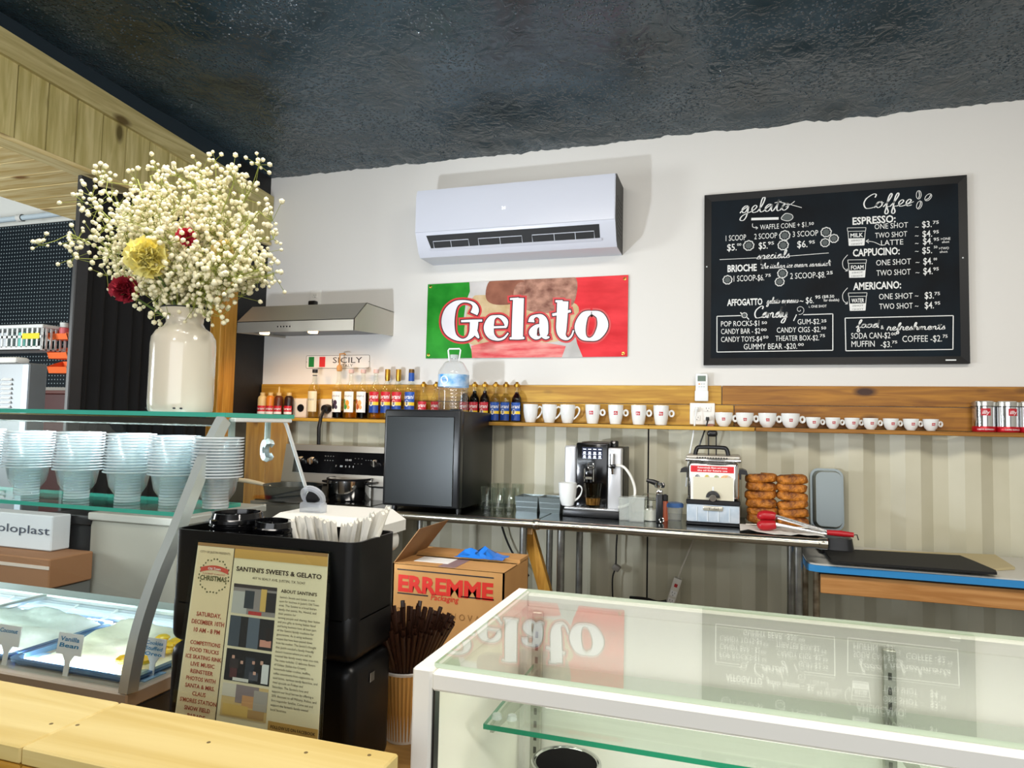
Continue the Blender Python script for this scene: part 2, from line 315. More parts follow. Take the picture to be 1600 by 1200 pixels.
# ceiling: rough, gloss-painted, ragged where it meets the wall
random.seed(3)
def ceiling():
    m = MB(); nx, ny = 320, 90; X0, X1, Y0, Y1 = -3.3, 3.3, -3.1, WALL+.03
    from mathutils import noise
    vs = []
    for j in range(ny+1):
        tj = (j/ny)**.6; y = Y0+(Y1-Y0)*tj
        for i in range(nx+1):
            x = X0+(X1-X0)*i/nx
            z = ceil_z(y)+.010*noise.noise((x*2.1, y*2.1, 0))+.006*noise.noise((x*7, y*5, 3))
            if y > WALL-.12: z += .012*noise.noise((x*9, 7.7, 1))+.009*noise.noise((x*31, 2.2, 1))-.004
            vs.append((x, y, z))
    fs = [(j*(nx+1)+i, j*(nx+1)+i+1, (j+1)*(nx+1)+i+1, (j+1)*(nx+1)+i) for j in range(ny) for i in range(nx)]
    m.add(vs, fs)
    mt, nt, b = base('ceiling_paint'); tc = nd(nt, 'ShaderNodeTexCoord')
    b.inputs['Base Color'].default_value = lin((44, 58, 70)); b.inputs['Roughness'].default_value = .2
    n1 = nd(nt, 'ShaderNodeTexVoronoi'); n1.inputs['Scale'].default_value = 62
    n1r = nd(nt, 'ShaderNodeMapRange'); n1r.inputs[1].default_value = .05; n1r.inputs[2].default_value = .42; n1r.inputs[3].default_value = 1; n1r.inputs[4].default_value = 0
    n2 = nd(nt, 'ShaderNodeTexNoise'); n2.inputs['Scale'].default_value = 3.2; n2.inputs['Detail'].default_value = 3
    n3 = nd(nt, 'ShaderNodeTexNoise'); n3.inputs['Scale'].default_value = 14; n3.inputs['Detail'].default_value = 4; n3.inputs['Distortion'].default_value = 1.2
    rp = nd(nt, 'ShaderNodeValToRGB'); rp.color_ramp.elements[0].position = .45; rp.color_ramp.elements[1].position = .66
    mu = nd(nt, 'ShaderNodeMath', operation='MULTIPLY'); ad = nd(nt, 'ShaderNodeMath', operation='MULTIPLY_ADD'); ad.inputs[1].default_value = .55
    bp = nd(nt, 'ShaderNodeBump'); bp.inputs['Strength'].default_value = 1.0; bp.inputs['Distance'].default_value = .016
    for n in (n1, n2, n3): nt.links.new(tc.outputs['Object'], n.inputs[0])
    nt.links.new(n2.outputs[0], rp.inputs[0]); nt.links.new(n1.outputs[0], n1r.inputs[0]); nt.links.new(n1r.outputs[0], mu.inputs[0]); nt.links.new(rp.outputs[0], mu.inputs[1])
    nt.links.new(n3.outputs[0], ad.inputs[0]); nt.links.new(mu.outputs[0], ad.inputs[2]); nt.links.new(ad.outputs[0], bp.inputs['Height']); nt.links.new(bp.outputs[0], b.inputs['Normal'])
    cr = nd(nt, 'ShaderNodeValToRGB'); cr.color_ramp.elements[0].position = .3; cr.color_ramp.elements[0].color = lin((30, 46, 52)); cr.color_ramp.elements[1].position = .75; cr.color_ramp.elements[1].color = lin((62, 80, 90))
    nt.links.new(n2.outputs[0], cr.inputs[0]); nt.links.new(cr.outputs[0], b.inputs['Base Color'])
    co = struct(m.build('ceiling', mt, angle=3))
    # raised paint droplets left by the roller, in drifts
    d = MB(); rnd = random.Random(11); cnt = 0; verts = []; faces = []
    while cnt < 5200:
        x = rnd.uniform(-2.8, 1.7); y = rnd.uniform(1.5, WALL-.02)
        k = noise.noise((x*1.6, y*1.6, 5))+.6*noise.noise((x*4.2, y*4.2, 9))
        if k < rnd.uniform(-.05, .5): continue
        r = rnd.uniform(.0022, .0058); z = ceil_z(y)+.010*noise.noise((x*2.1, y*2.1, 0))+.006*noise.noise((x*7, y*5, 3))-.0005; e = rnd.uniform(.7, 1.5); a0 = rnd.random()*6; b = len(verts)
        verts.append((x, y, z-r*.75))
        for q, hh in ((.62, .5), (1.0, -.3)):
            for i in range(6): a = a0+PI*i/3; verts.append((x+r*q*e*math.cos(a), y+r*q*math.sin(a), z-r*hh))
        for i in range(6): j = (i+1) % 6; faces += [(b, b+1+i, b+1+j), (b+1+i, b+7+i, b+7+j, b+1+j)]
        cnt += 1
    d.add(verts, faces); o = d.build('paint_droplets', mat('ceiling_gloss', (56, 72, 82), .1, coat=1., spec=1.), co, angle=3); o['kind'] = 'stuff'
ceiling()
# left wall beside the back corner, with opening to the side room
YP0, YP1 = at_x(336, 640, XL).y, at_x(362, 640, XL).y
struct(MB().box(XL-.1, XL, YP1, WALL+.1, 0, 3.2).build('wall_left', M_black))
struct(MB().box(XL-.1, XL-.02, -3.1, YP1, 2.75, 3.4).build('wall_left_header', mat('header_teal', (36, 50, 60), .5)))
struct(MB().rbox(XL-.1, XL+.012, YP0, YP1, 0, 2.52, .004, 1).build('trim_4', M_post))
MB().rbox(-.003, .0, 0, .07, 0, 2.4, .001, 1).build('plank', M_post, bpy.data.objects['trim_4'], (XL+.016, YP0+.04, 0))
# wooden header beam: vertical boards on the face, soffit boards below, trim on top
bm_ = struct(thing('trim_5', '', '')); del bm_['label']; del bm_['category']
XB = XL+.02
def beam_top(y): a = at_x(0, 45, XB); b = at_x(396, 290, XB); return a.z+(b.z-a.z)*(y-a.y)/(b.y-a.y)
def beam_tr(y): a = at_x(0, 85, XB); b = at_x(322, 272, XB); return a.z+(b.z-a.z)*(y-a.y)/(b.y-a.y)
ys = [at_x(x, 250, XB).y for x in (20, 71, 117, 158, 196, 233, 264, 294, 322)]
wdt = (ys[-1]-ys[0])/8; joints = [ys[0]-wdt*k for k in range(8, 0, -1)]+ys+[ys[-1]+wdt*k for k in range(1, 3)]+[WALL-.01]
joints = [j for j in joints if j <= WALL-.01]
for a, b in zip(joints, joints[1:]):
    if b-a < .02: continue
    t = random.uniform(-.002, .003)
    MB().ext([(0, 2.52), (b-a-.007, 2.52), (b-a-.007, beam_top(b)-.03), (0, beam_top(a)-.03)], XB-.022, XB+t, 'x').build('plank', M_fir, bm_, (0, a+.002, 0))
YE = at_x(322, 250, XB).y
for a, b, dx in ((joints[0], YE, .022), (YE, WALL-.01, .014)):
    MB().ext([(a, beam_tr(a)), (b, beam_tr(b)), (b, beam_top(b)), (a, beam_top(a))], XB, XB+dx, 'x').build('top_rail', M_firy, bm_)
MB().rbox(XB-.09, XB+.012, joints[0], WALL-.01, 2.498, 2.52, .003, 1).build('bottom_rail', M_firx if False else wood('fir_rail', (228, 212, 160), (200, 178, 118), (130, 100, 50), 'Y'), bm_)
y = joints[0]
while y < 3.2:
    MB().rbox(-.35, .35, 0, .137, 0, .018, .002, 1).build('plank', M_firx, bm_, (XB-.09-.352, y, 2.502+random.uniform(-.001, .002))); y += .14
# side room: far wall with pegboard, white band, ceiling
struct(MB().box(-5.4, XL-.1, 3.34, 3.44, 0, 3.2).build('wall_side_room', mat('side_room_white', (225, 226, 222), .7, bump=(12, .3))))
struct(MB().box(-5.5, -5.4, -3.1, 3.44, 0, 3.2).build('wall_side_room_left', M_black))
struct(MB().box(-5.4, XL-.1, -3.1, 3.44, 2.95, 3.05).build('ceiling_side_room', mat('side_ceiling', (200, 198, 190), .8)))
# walls behind and beside the camera
struct(MB().box(3.3, 3.4, -3.1, WALL+.1, 0, 3.4).build('wall_right', M_wall))
wf = MB(); wf.box(-5.4, -2.2, -3.2, -3.1, 0, 3.4).box(2.6, 3.3, -3.2, -3.1, 0, 3.4).box(-2.2, 2.6, -3.2, -3.1, 2.6, 3.4).box(-2.2, 2.6, -3.2, -3.1, 0, .5)
struct(wf.build('wall_front', M_wall))

# side room things, seen over the glass case
def px_box(x0, y0, x1, y1, Y):  # world rectangle spanned by two pixels at depth Y
    a, b = at_y(x0, y0, Y), at_y(x1, y1, Y); return a.x, b.x, b.z, a.z
def pegboard():
    a = at_y(0, 355, 3.3); b = at_y(125, 342, 3.3); z0 = at_y(60, 605, 3.3).z
    m, nt, bs = base('pegboard_black'); bs.inputs['Base Color'].default_value = lin((22, 30, 36)); bs.inputs['Roughness'].default_value = .3
    tc = nd(nt, 'ShaderNodeTexCoord'); mp = nd(nt, 'ShaderNodeMapping'); mp.inputs['Scale'].default_value = (40, 40, 40)
    vo = nd(nt, 'ShaderNodeTexVoronoi', feature='F1'); vo.inputs['Randomness'].default_value = 0; vo.inputs['Scale'].default_value = 1
    rp = nd(nt, 'ShaderNodeValToRGB'); rp.color_ramp.elements[0].position = .12; rp.color_ramp.elements[0].color = lin((150, 165, 170)); rp.color_ramp.elements[1].position = .19; rp.color_ramp.elements[1].color = lin((22, 30, 36))
    vo.voronoi_dimensions = '2D'; sp_ = nd(nt, 'ShaderNodeSeparateXYZ'); cb = nd(nt, 'ShaderNodeCombineXYZ'); nt.links.new(tc.outputs['Object'], mp.inputs[0]); nt.links.new(mp.outputs[0], sp_.inputs[0]); nt.links.new(sp_.outputs[0], cb.inputs[0]); nt.links.new(sp_.outputs[2], cb.inputs[1]); nt.links.new(cb.outputs[0], vo.inputs[0]); nt.links.new(vo.outputs[0], rp.inputs[0]); nt.links.new(rp.outputs[0], bs.inputs['Base Color'])
    t = thing('pegboard', 'large black pegboard with rows of small holes on the side room wall', 'pegboard', ((a.x+b.x)/2-.3, 3.31, z0))
    w2 = (b.x-a.x)/2+.45
    MB().box(-w2, w2, -.012, .012, 0, a.z-z0).build('board', m, t)
    MB().rbox(-w2, w2, -.02, .01, -.03, 0, .003, 1).build('bottom_rail', mat('rail_grey', (175, 172, 165), .5), t)
    return a, b
pegboard()
t = thing('conduit', 'pale blue-grey pipe running above the pegboard', 'pipe', (-4.4, 3.2, at_y(60, 338, 3.2).z))
MB().tube([(-.9, 0, -.01), (.9, 0, .01)], .017, 10).build('pipe', mat('pipe_paint', (190, 205, 215), .35), t)
MB().lathe([(.024, -.02), (.024, .02)], 12).build('coupling', mat('coupling_grey', (215, 215, 212), .4), t, rot=(0, PI/2, 0))
# curtain and black post in the opening
post = tag(MB().rbox(-.012, .012, -.034, .034, 0, 2.49, .004, 1).build('black_post', mat('post_black', (40, 41, 43), .45)), 'black square post beside the dark curtain', 'post'); post.location = (XL-.015, 2.425, 0)
cm = MB(); n = 120; y0c, y1c = at_x(148, 400, XL).y, YP0-.004; vs = []
for i in range(n+1):
    yy = y0c+(y1c-y0c)*i/n; xx = XL-.06+.018*math.sin(i*.55)+.008*math.sin(i*.21)
    vs += [(xx, yy, .02), (xx, yy, 2.49)]
cm.add(vs, [(2*i, 2*i+2, 2*i+3, 2*i+1) for i in range(n)])
tag(cm.build('curtain', mat('curtain_black', (12, 12, 14), .9), angle=3), 'black pleated curtain hanging behind the white vase', 'curtain')
# basket on pegboard
def basket():
    a = at_y(-40, 512, 3.18); b = at_y(79, 545, 3.18); x0, x1 = a.x, b.x; z0 = at_y(40, 549, 3.18).z; z1 = at_y(40, 510, 3.18).z
    t = thing('plastic_basket', 'white slotted plastic basket hung on the pegboard', 'basket', (x0, 3.12, z0)); W2 = x1-x0; H2 = z1-z0
    P = mat('white_plastic', (235, 238, 238), .4)
    m = MB(); m.rbox(-.01, W2+.01, -.01, .17, H2-.022, H2, .004, 1); m.build('rim', P, t)
    m = MB(); n = 16
    for yf in (0, .155):
        for i in range(n+1): x = W2*i/n; m.box(x-.007, x+.007, yf, yf+.004, .02, H2-.02)
        m.box(-.005, W2+.005, yf, yf+.004, 0, .025); m.box(-.005, W2+.005, yf, yf+.004, H2*.48, H2*.58)
    for xf in (0, W2-.004):
        for i in range(6): y = .155*i/5; m.box(xf, xf+.004, y-.006, y+.006, 0, H2)
    m.build('slatted_side', P, t)
    MB().box(0, W2, 0, .158, 0, .006).build('bottom', P, t)
    MB().box(W2*.76, W2*.97, -.004, -.001, H2*.44, H2*.66).build('sticker', mat('sticker_yellow', (240, 225, 60), .5), t)
    for k, (u, c) in enumerate(((.15, (225, 225, 225)), (.4, (210, 215, 220)), (.62, (120, 200, 190)))):
        MB().rbox(W2*u, W2*u+.07, .03, .12, .01, H2*.75+.02*(k == 0), .006, 1).build('contents', mat('basket_item_%s' % 'abc'[k], c, .5), t)
basket()
for k, (yt, yb) in enumerate(((516, 530), (545, 560), (567, 583))):
    a = at_y(77, yt, 3.2); b = at_y(106, yb, 3.2); w2 = b.x-a.x; h2 = a.z-b.z
    nm = ('highest', 'middle', 'lowest')[k]
    t = thing('storage_bin', '%s of three orange hanging storage bins on the pegboard' % nm, 'bin', (a.x, 3.2, b.z), 0, 'orange pegboard bins')
    m = MB(); O = mat('bin_orange', (255, 120, 60), .4)
    for x in (0, w2-.006): m.ext([(0, 0), (.085, 0), (.085, h2*1.25), (.03, h2*.95), (-.015, h2*.62)], x, x+.006, 'x')
    m.build('side_wall', O, t)
    MB().box(0, w2, 0, .09, 0, .005).build('bottom', O, t)
    MB().add([(0, -.012, h2*.6), (w2, -.012, h2*.6), (w2, 0, 0), (0, 0, 0), (0, -.006, h2*.6), (w2, -.006, h2*.6), (w2, .006, 0), (0, .006, 0)], [(0, 1, 2, 3), (7, 6, 5, 4), (0, 4, 5, 1), (1, 5, 6, 2), (3, 2, 6, 7), (0, 3, 7, 4)]).build('front_lip', O, t)
    MB().box(0, w2, .085, .09, 0, h2*1.25).build('back_wall', O, t)
    if k == 0:
        q = thing('small_jar', 'small pink jar with white cap in the highest orange bin', 'jar', (a.x+w2*.5, 3.235, b.z+.005))
        MB().lathe([(0, 0), (.026, 0), (.026, h2*1.2), (.02, h2*1.25), (0, h2*1.25)], 14).build('jar_body', mat('jar_pink', (225, 110, 120), .4), q)
        MB().lathe([(.024, h2*1.25), (.024, h2*1.75), (0, h2*1.75)], 14).build('cap', mat('white_plastic'), q)
# grey machine with louvres at the left edge
def machine():
    a = at_y(46, 568, 2.3); x1 = a.x; z1 = at_y(20, 567, 2.3).z
    t = thing('vented_machine', 'grey metal machine with louvred vents behind the glass case', 'machine', (x1-.6, 2.3, 0))
    G = mat('machine_grey', (120, 126, 130), .4, .3)
    MB().rbox(0, .6, 0, .09, 0, z1, .006, 1).build('body', G, t)
    MB().box(.565, .6, -.003, 0, .5, z1-.01).build('edge_strip', mat('edge_pale_blue', (205, 222, 238), .35), t)
    MB().rbox(.34, .50, .01, .08, z1, z1+.03, .012, 2).build('folded_cloth', mat('cloth_white', (230, 230, 226), .8), t)
    for c in range(3):
        for k in range(9):
            z = z1-.07-.021*k; x = .47-.085*c
            MB().add([(x-.03, -.001, z), (x+.03, -.001, z), (x+.03, -.012, z-.012), (x-.03, -.012, z-.012), (x-.03, -.001, z-.013), (x+.03, -.001, z-.013)], [(0, 1, 2, 3), (3, 2, 5, 4), (0, 3, 4), (1, 5, 2)]).build('louvre', mat('louvre_white', (232, 236, 238), .35), t)
machine()
# things seen through the glass case
def backdrop():
    x0, x1, z0, z1 = px_box(-60, 795, 79, 862, 2.0)
    t = thing('white_carton', 'white carton lettered poloplast behind the glass case', 'carton', (x0, 2.0, z0)); m = MB().rbox(0, x1-x0, 0, .08, 0, z1-z0, .004, 1); m.build('box_body', mat('carton_white', (212, 216, 220), .6), t)
    l = MB(); a = at_y(-16, 832, 2.0).x-x0; b = at_y(78, 832, 2.0).x-x0; vs, fs = text2('poloplast', a, b, at_y(30, 832, 2.0).z-z0, .032); flat(vs, fs, l, lambda u, v: (u, -.002, v)); l.build('lettering', mat('print_navy', (30, 45, 70), .5), t)
    xa, xb, za, zb = px_box(-70, 858, 76, 905, 1.9)
    t = thing('brown_carton', 'flat brown cardboard carton under the white carton', 'carton', (xa, 1.9, z0-.11)); MB().rbox(0, xb-xa, 0, .18, 0, .108, .004, 1).build('box_body', mat('card_brown', (150, 105, 70), .8), t)
    MB().box(0, xb-xa, -.002, 0, .07, .082).build('tape', mat('tape_pale', (215, 200, 185), .4), t)
    MB().rbox(xa, xb-.01, 1.9, 2.085, 0, z0-.111, .004, 1).build('prep_table', mat('side_steel', (150, 150, 150), .35, .8)); tag(bpy.data.objects['prep_table'], 'low steel prep table under the cartons behind the glass case', 'table')
    xa, xb, za, zb = px_box(142, 800, 275, 890, 2.1)
    t = thing('chest_cabinet', 'plain beige cabinet standing behind the glass case', 'cabinet', (xa, 2.1, 0)); MB().rbox(0, xb-xa, 0, .5, 0, zb-.03, .006, 1).build('body', mat('cabinet_beige', (168, 164, 152), .45), t)
    MB().rbox(-.005, xb-xa+.005, -.01, .51, zb-.03, zb, .004, 1).build('top', mat('cabinet_top', (176, 174, 166), .4), t)
    xa, xb, za, zb = px_box(80, 800, 139, 905, 2.1)
    t = thing('dark_bin', 'tall black bin between the cartons and the beige cabinet', 'bin', (xa, 2.1, 0)); MB().rbox(0, xb-xa, 0, .4, 0, zb-.04, .012, 2).build('body', mat('bin_black', (24, 25, 28), .4), t)
    MB().rbox(-.004, xb-xa, -.01, .41, zb-.04, zb, .01, 2).build('lid', mat('bin_black'), t)
backdrop()
a = at_y(20, 612, 3.22); t = thing('maroon_cabinet', 'dark maroon cabinet below the pegboard', 'cabinet', (-4.9, 3.0, 0)); MB().rbox(0, 1.3, 0, .3, 0, a.z-.02, .004, 1).build('body', mat('maroon_paint', (74, 30, 28), .45), t); MB().rbox(-.01, 1.31, -.01, .3, a.z-.02, a.z, .003, 1).build('top', mat('maroon_top', (96, 52, 46), .4), t)
# ------------------------------------------------------------------ wall fixtures
M_white = mat('white_plastic', (235, 238, 238), .4)
M_steel = mat('brushed_steel', (196, 191, 180), .42, .72, bump=(60, .05, (1, 1, 30)))
M_chrome = mat('chrome', (215, 215, 215), .12, 1.)
M_blk = mat('black_plastic', (16, 16, 18), .35)
M_blkg = mat('black_gloss', (10, 10, 12), .12)
def air_conditioner():
    a = at_y(653, 300, 3.52); b = at_y(963, 271, 3.52); x0, x1 = a.x, b.x; zt = b.z+.004; zb = at_y(972, 384, 3.56).z
    Wd = x1-x0; Hh = zt-zb; Y0 = 3.50
    t = thing('air_conditioner', 'white wall-mounted split air conditioner above the banner', 'air conditioner', (x0, Y0, zb))
    S = mat('ac_white', (208, 212, 224), .28)
    d = WALL-Y0-.001
    prof = [(d, .0), (.075, 0), (.05, .026), (.008, .115), (0, .13), (0, Hh-.05), (.006, Hh-.018), (.03, Hh), (d, Hh)]
    # body with an outlet slot cut between (.045,.055) and (.012,.11)
    MB().ext(prof, .0, Wd, 'x').build('housing', S, t)
    MB().ext([(-.004, .128), (.003, .128), (.003, Hh-.05), (.012, Hh-.008), (.005, Hh-.008), (-.004, Hh-.05)], .004, Wd-.004, 'x').build('front_panel', S, t)
    n = Vector((0, .055, .033)).normalized(); nv = Vector((0, -n.z, n.y))*-1
    def slot(u, w, off): # u along x, w 0..1 along the slope, off outwards
        p = Vector((0, .05, .026)).lerp(Vector((0, .008, .115)), w); o = Vector((0, -.904, -.427))
        return Vector((u, p.y, p.z))+o*off
    q = MB(); u0, u1 = .085, Wd-.085
    q.add([slot(u0, .16, .001), slot(u1, .16, .001), slot(u1+.0, .95, .001), slot(u0-.02, .95, .001)], [(0, 1, 2, 3)]); q.build('air_outlet', mat('outlet_black', (14, 15, 18), .6), t)
    for k, (a0, b0) in enumerate(((.02, .24), (.30, .56), (.62, .97))):
        m = MB(); xa, xb = u0+(u1-u0)*a0, u0+(u1-u0)*b0
        m.tube([slot(xa, .2, .003), slot(xa, .6, .005), slot(xb, .6, .005), slot(xb, .2, .003)], .0022, 6)
        for w in ((.5,), (.5,), (.36, .7))[k]: m.tube([slot(xa+(xb-xa)*w, .2, .003), slot(xa+(xb-xa)*w, .6, .005)], .0018, 6)
        m.build('louvre_frame', S, t)
    m = MB(); m.add([slot(u0-.01, .22, .010), slot(u1+.01, .22, .010), slot(u1+.01, .06, .004), slot(u0-.01, .06, .004), slot(u0-.01, .22, .007), slot(u1+.01, .22, .007), slot(u1+.01, .06, .001), slot(u0-.01, .06, .001)],
          [(0, 1, 2, 3), (7, 6, 5, 4), (0, 4, 5, 1), (2, 6, 7, 3), (0, 3, 7, 4), (1, 5, 6, 2)]); m.build('swing_flap', S, t)
    s = MB()
    for k in range(9): s.box(Wd, Wd+.003, .06+.0*k, .2, .07+.024*k, .08+.024*k)
    s.build('side_grille', mat('ac_side', (60, 60, 60), .5), t)
    MB().ext([(p[0]+.002, p[1]) for p in prof], Wd, Wd+.0015, 'x').build('side_cover', mat('ac_side_dark', (38, 37, 34), .5), t)
    l = MB(); vs, fs = text2('24', Wd*.455, None, Hh*.59, .016); flat(vs, fs, l, lambda u, v: (u, -.0055, v)); l.build('temperature_display', mat('led_white', (240, 245, 255), .5, emit=1.5), t)
    MB().box(.11, .155, .0, .001, 0, .009).build('sticker', mat('sticker_white', (240, 240, 240), .5), t, (0, .066, .03), (-.6, 0, 0))
air_conditioner()

# Gelato banner, traced at its own scale on the wall plane
def banner():
    YB = WALL-.012
    def P(cx, cy, d=0.): p = at_y(640+cx*.28329, 240+cy*.28333, YB); return (p.x, YB-d, p.z)
    cs = [P(103, 718), P(1208, 670), P(1200, 1122), P(88, 1128)]
    x0 = (cs[0][0]+cs[3][0])/2; x1 = (cs[1][0]+cs[2][0])/2; z1 = (cs[0][2]+cs[1][2])/2; z0 = (cs[2][2]+cs[3][2])/2
    t = thing('vinyl_banner', 'green white and red vinyl banner reading Gelato below the air conditioner', 'banner', ((x0+x1)/2, YB, z0))
    ox, oz = (x0+x1)/2, z0
    R = lambda p: (p[0]-ox, p[1]-YB, p[2]-oz)
    nx = 24; vs = []
    from mathutils import noise
    def wob(x): return 0.
    for i in range(nx+1):
        x = x0+(x1-x0)*i/nx; vs += [(x-ox, .004, 0), (x-ox, .004, z1-z0), (x-ox, 0, 0), (x-ox, 0, z1-z0)]
    G = mat('vinyl_green', (8, 118, 22), .4, vary=((50, 160, 50), 5), bump=(5, .25), spec=.25); Rm = mat('vinyl_red', (206, 10, 28), .4, spec=.25, vary=((236, 50, 60), 4, (1, 1, 3)), bump=(5, .25))
    Wm = mat('vinyl_white', (222, 218, 216), .3, vary=((180, 178, 175), 5)); Bm = mat('print_chocolate', (190, 140, 118), .5, vary=((110, 60, 42), 16, (1, 1, 1.4)))
    Bd = mat('print_dark_chocolate', (120, 66, 46), .4, vary=((160, 100, 76), 9)); Pk = mat('print_red_cup', (222, 60, 70), .35, vary=((240, 170, 160), 5, (1, 1, 6))); Wf = mat('print_wafer', (214, 190, 150), .5, vary=((190, 160, 110), 14))
    f = []
    for i in range(nx): f += [(4*i+2, 4*i+6, 4*i+7, 4*i+3), (4*i, 4*i+1, 4*i+5, 4*i+4), (4*i, 4*i+4, 4*i+6, 4*i+2), (4*i+1, 4*i+3, 4*i+7, 4*i+5)]
    f += [(0, 2, 3, 1), (4*nx, 4*nx+1, 4*nx+3, 4*nx+2)]
    MB().add(vs, f).build('sheet', Wm, t)
    def clampz(p): return (min(max(p[0], x0-ox), x1-ox), p[1], min(max(p[2], 0), z1-z0))
    def area2(nm, pts, m, d, smooth=True):
        q = [Vector(p) for p in pts]
        if nm in ('scoop_print', 'wafer_print'): q = spline(q, 5, True)
        b = MB(); b.add([clampz(R(P(p[0], p[1], d))) for p in q], [list(range(len(q)))]); b.build(nm, m, t)
    area2('green_print', [(95, 722), (330, 708), (333, 760), (310, 820), (300, 900), (310, 990), (340, 1080), (348, 1128), (80, 1132)], G, .0008)
    area2('red_print', [(905, 684), (1212, 668), (1204, 1124), (955, 1124), (925, 1050), (905, 960), (905, 860), (910, 760)], Rm, .0008)
    area2('cup_print', [(340, 1060), (470, 1030), (700, 1035), (862, 1062), (840, 1124), (345, 1128)], Pk, .0017)
    area2('wafer_print', [(345, 800), (400, 780), (650, 790), (900, 820), (930, 900), (880, 1020), (600, 1050), (330, 1050), (310, 900)], Wf, .0010)
    area2('scoop_print', [(560, 790), (575, 700), (640, 660), (840, 640), (920, 690), (915, 800), (870, 860), (760, 880), (640, 860)], Bm, .0012)
    area2('scoop_print', [(420, 790), (440, 705), (520, 690), (600, 690), (640, 720), (620, 790), (560, 830), (460, 830)], Bd, .0013)
    area2('scoop_print', [(575, 790), (580, 740), (605, 712), (640, 715), (630, 760), (610, 800)], Bm, .0014)
    # lettering: heavy display letters as swept strokes with outline layers
    S = []
    S.append([(356, 884, 40), (364, 862, 40), (358, 836, 24), (335, 820, 14), (295, 815, 14), (255, 830, 34), (225, 870, 62), (213, 925, 72), (222, 975, 62), (250, 1012, 32), (290, 1028, 14), (325, 1018, 20), (350, 985, 40), (356, 945, 46), (357, 925, 46)])
    S.append([(285, 925, 12), (340, 923, 14), (402, 921, 12)]); S.append([(362, 985, 30), (378, 1010, 16), (384, 1018, 6)])
    S.append([(425, 960, 10), (480, 958, 12), (536, 956, 12)]); S.append([(534, 956, 12), (530, 925, 28), (508, 903, 22), (480, 898, 14), (452, 915, 40), (438, 960, 56), (450, 1002, 42), (485, 1025, 16), (520, 1018, 12), (545, 990, 8)])
    S.append([(602, 797, 60), (598, 900, 62), (595, 1018, 62)]); S.append([(555, 803, 10), (602, 800, 12)]); S.append([(553, 1019, 12), (600, 1019, 14), (634, 1017, 12)])
    S.append([(672, 930, 36), (676, 908, 26), (700, 895, 14), (726, 902, 32), (740, 930, 48), (742, 990, 48), (752, 1014, 22), (772, 1012, 8)]); S.append([(730, 945, 10), (700, 955, 24), (682, 985, 46), (695, 1012, 28), (720, 1012, 12), (736, 985, 8)])
    S.append([(846, 815, 62), (842, 900, 60), (838, 970, 56), (846, 1006, 38), (872, 1022, 14), (894, 1005, 10), (905, 975, 8)]); S.append([(788, 890, 14), (840, 880, 16), (890, 868, 14)]); S.append([(805, 815, 12), (845, 815, 12)])
    S.append([(1005, 875, 16), (965, 895, 44), (942, 955, 62), (955, 1005, 44), (990, 1025, 16), (1035, 1008, 42), (1066, 950, 60), (1050, 895, 44), (1003, 875, 16)])
    for nm, grow, m, d in (('letter_halo', 30, mat('letter_halo_red', (214, 62, 66), .35), .0020), ('letter_outline', 11, mat('letter_outline_dark', (52, 8, 14), .4), .0030), ('letter_face', 0, mat('letter_white', (240, 238, 244), .35), .0040)):
        b = MB()
        for i, st in enumerate(S):
            c = [Vector((p[0], p[1], p[2])) for p in st]; sp = spline(c, 6)
            pts = [Vector((p.x, p.y)) for p in sp]; ws = [max(3, p.z)+grow for p in sp]
            g = grow/2
            if g and (pts[0]-pts[-1]).length > 5:  # extend the ends by the outline
                e0 = (pts[0]-pts[1]).normalized()*g; e1 = (pts[-1]-pts[-2]).normalized()*g
                pts = [pts[0]+e0]+pts+[pts[-1]+e1]; ws = [ws[0]]+ws+[ws[-1]]
            v2, f2 = ribbon(pts, lambda k, tt: ws[k]/2)
            flat(v2, f2, b, lambda u, v: R(P(u, v, d+i*.00004)))
        if True:
            for (cx, cy, r) in ():
                a = [(cx+(r+grow/2)*math.cos(k*PI/8), cy+(r+grow/2)*math.sin(k*PI/8)) for k in range(16)]
                flat(a, [list(range(16))], b, lambda u, v: R(P(u, v, d)))
        b.build(nm, m, t)
    for cx, cy in ((118, 735), (1187, 690), (105, 1110), (1178, 1103)):
        p = R(P(cx, cy)); g = MB().lathe([(.004, 0), (.009, 0), (.009, .003), (.004, .004), (.004, 0)], 14); g.build('grommet', mat('brass', (200, 165, 80), .25, 1.), t, (p[0], -.001, p[2]), (PI/2, 0, 0))
banner()

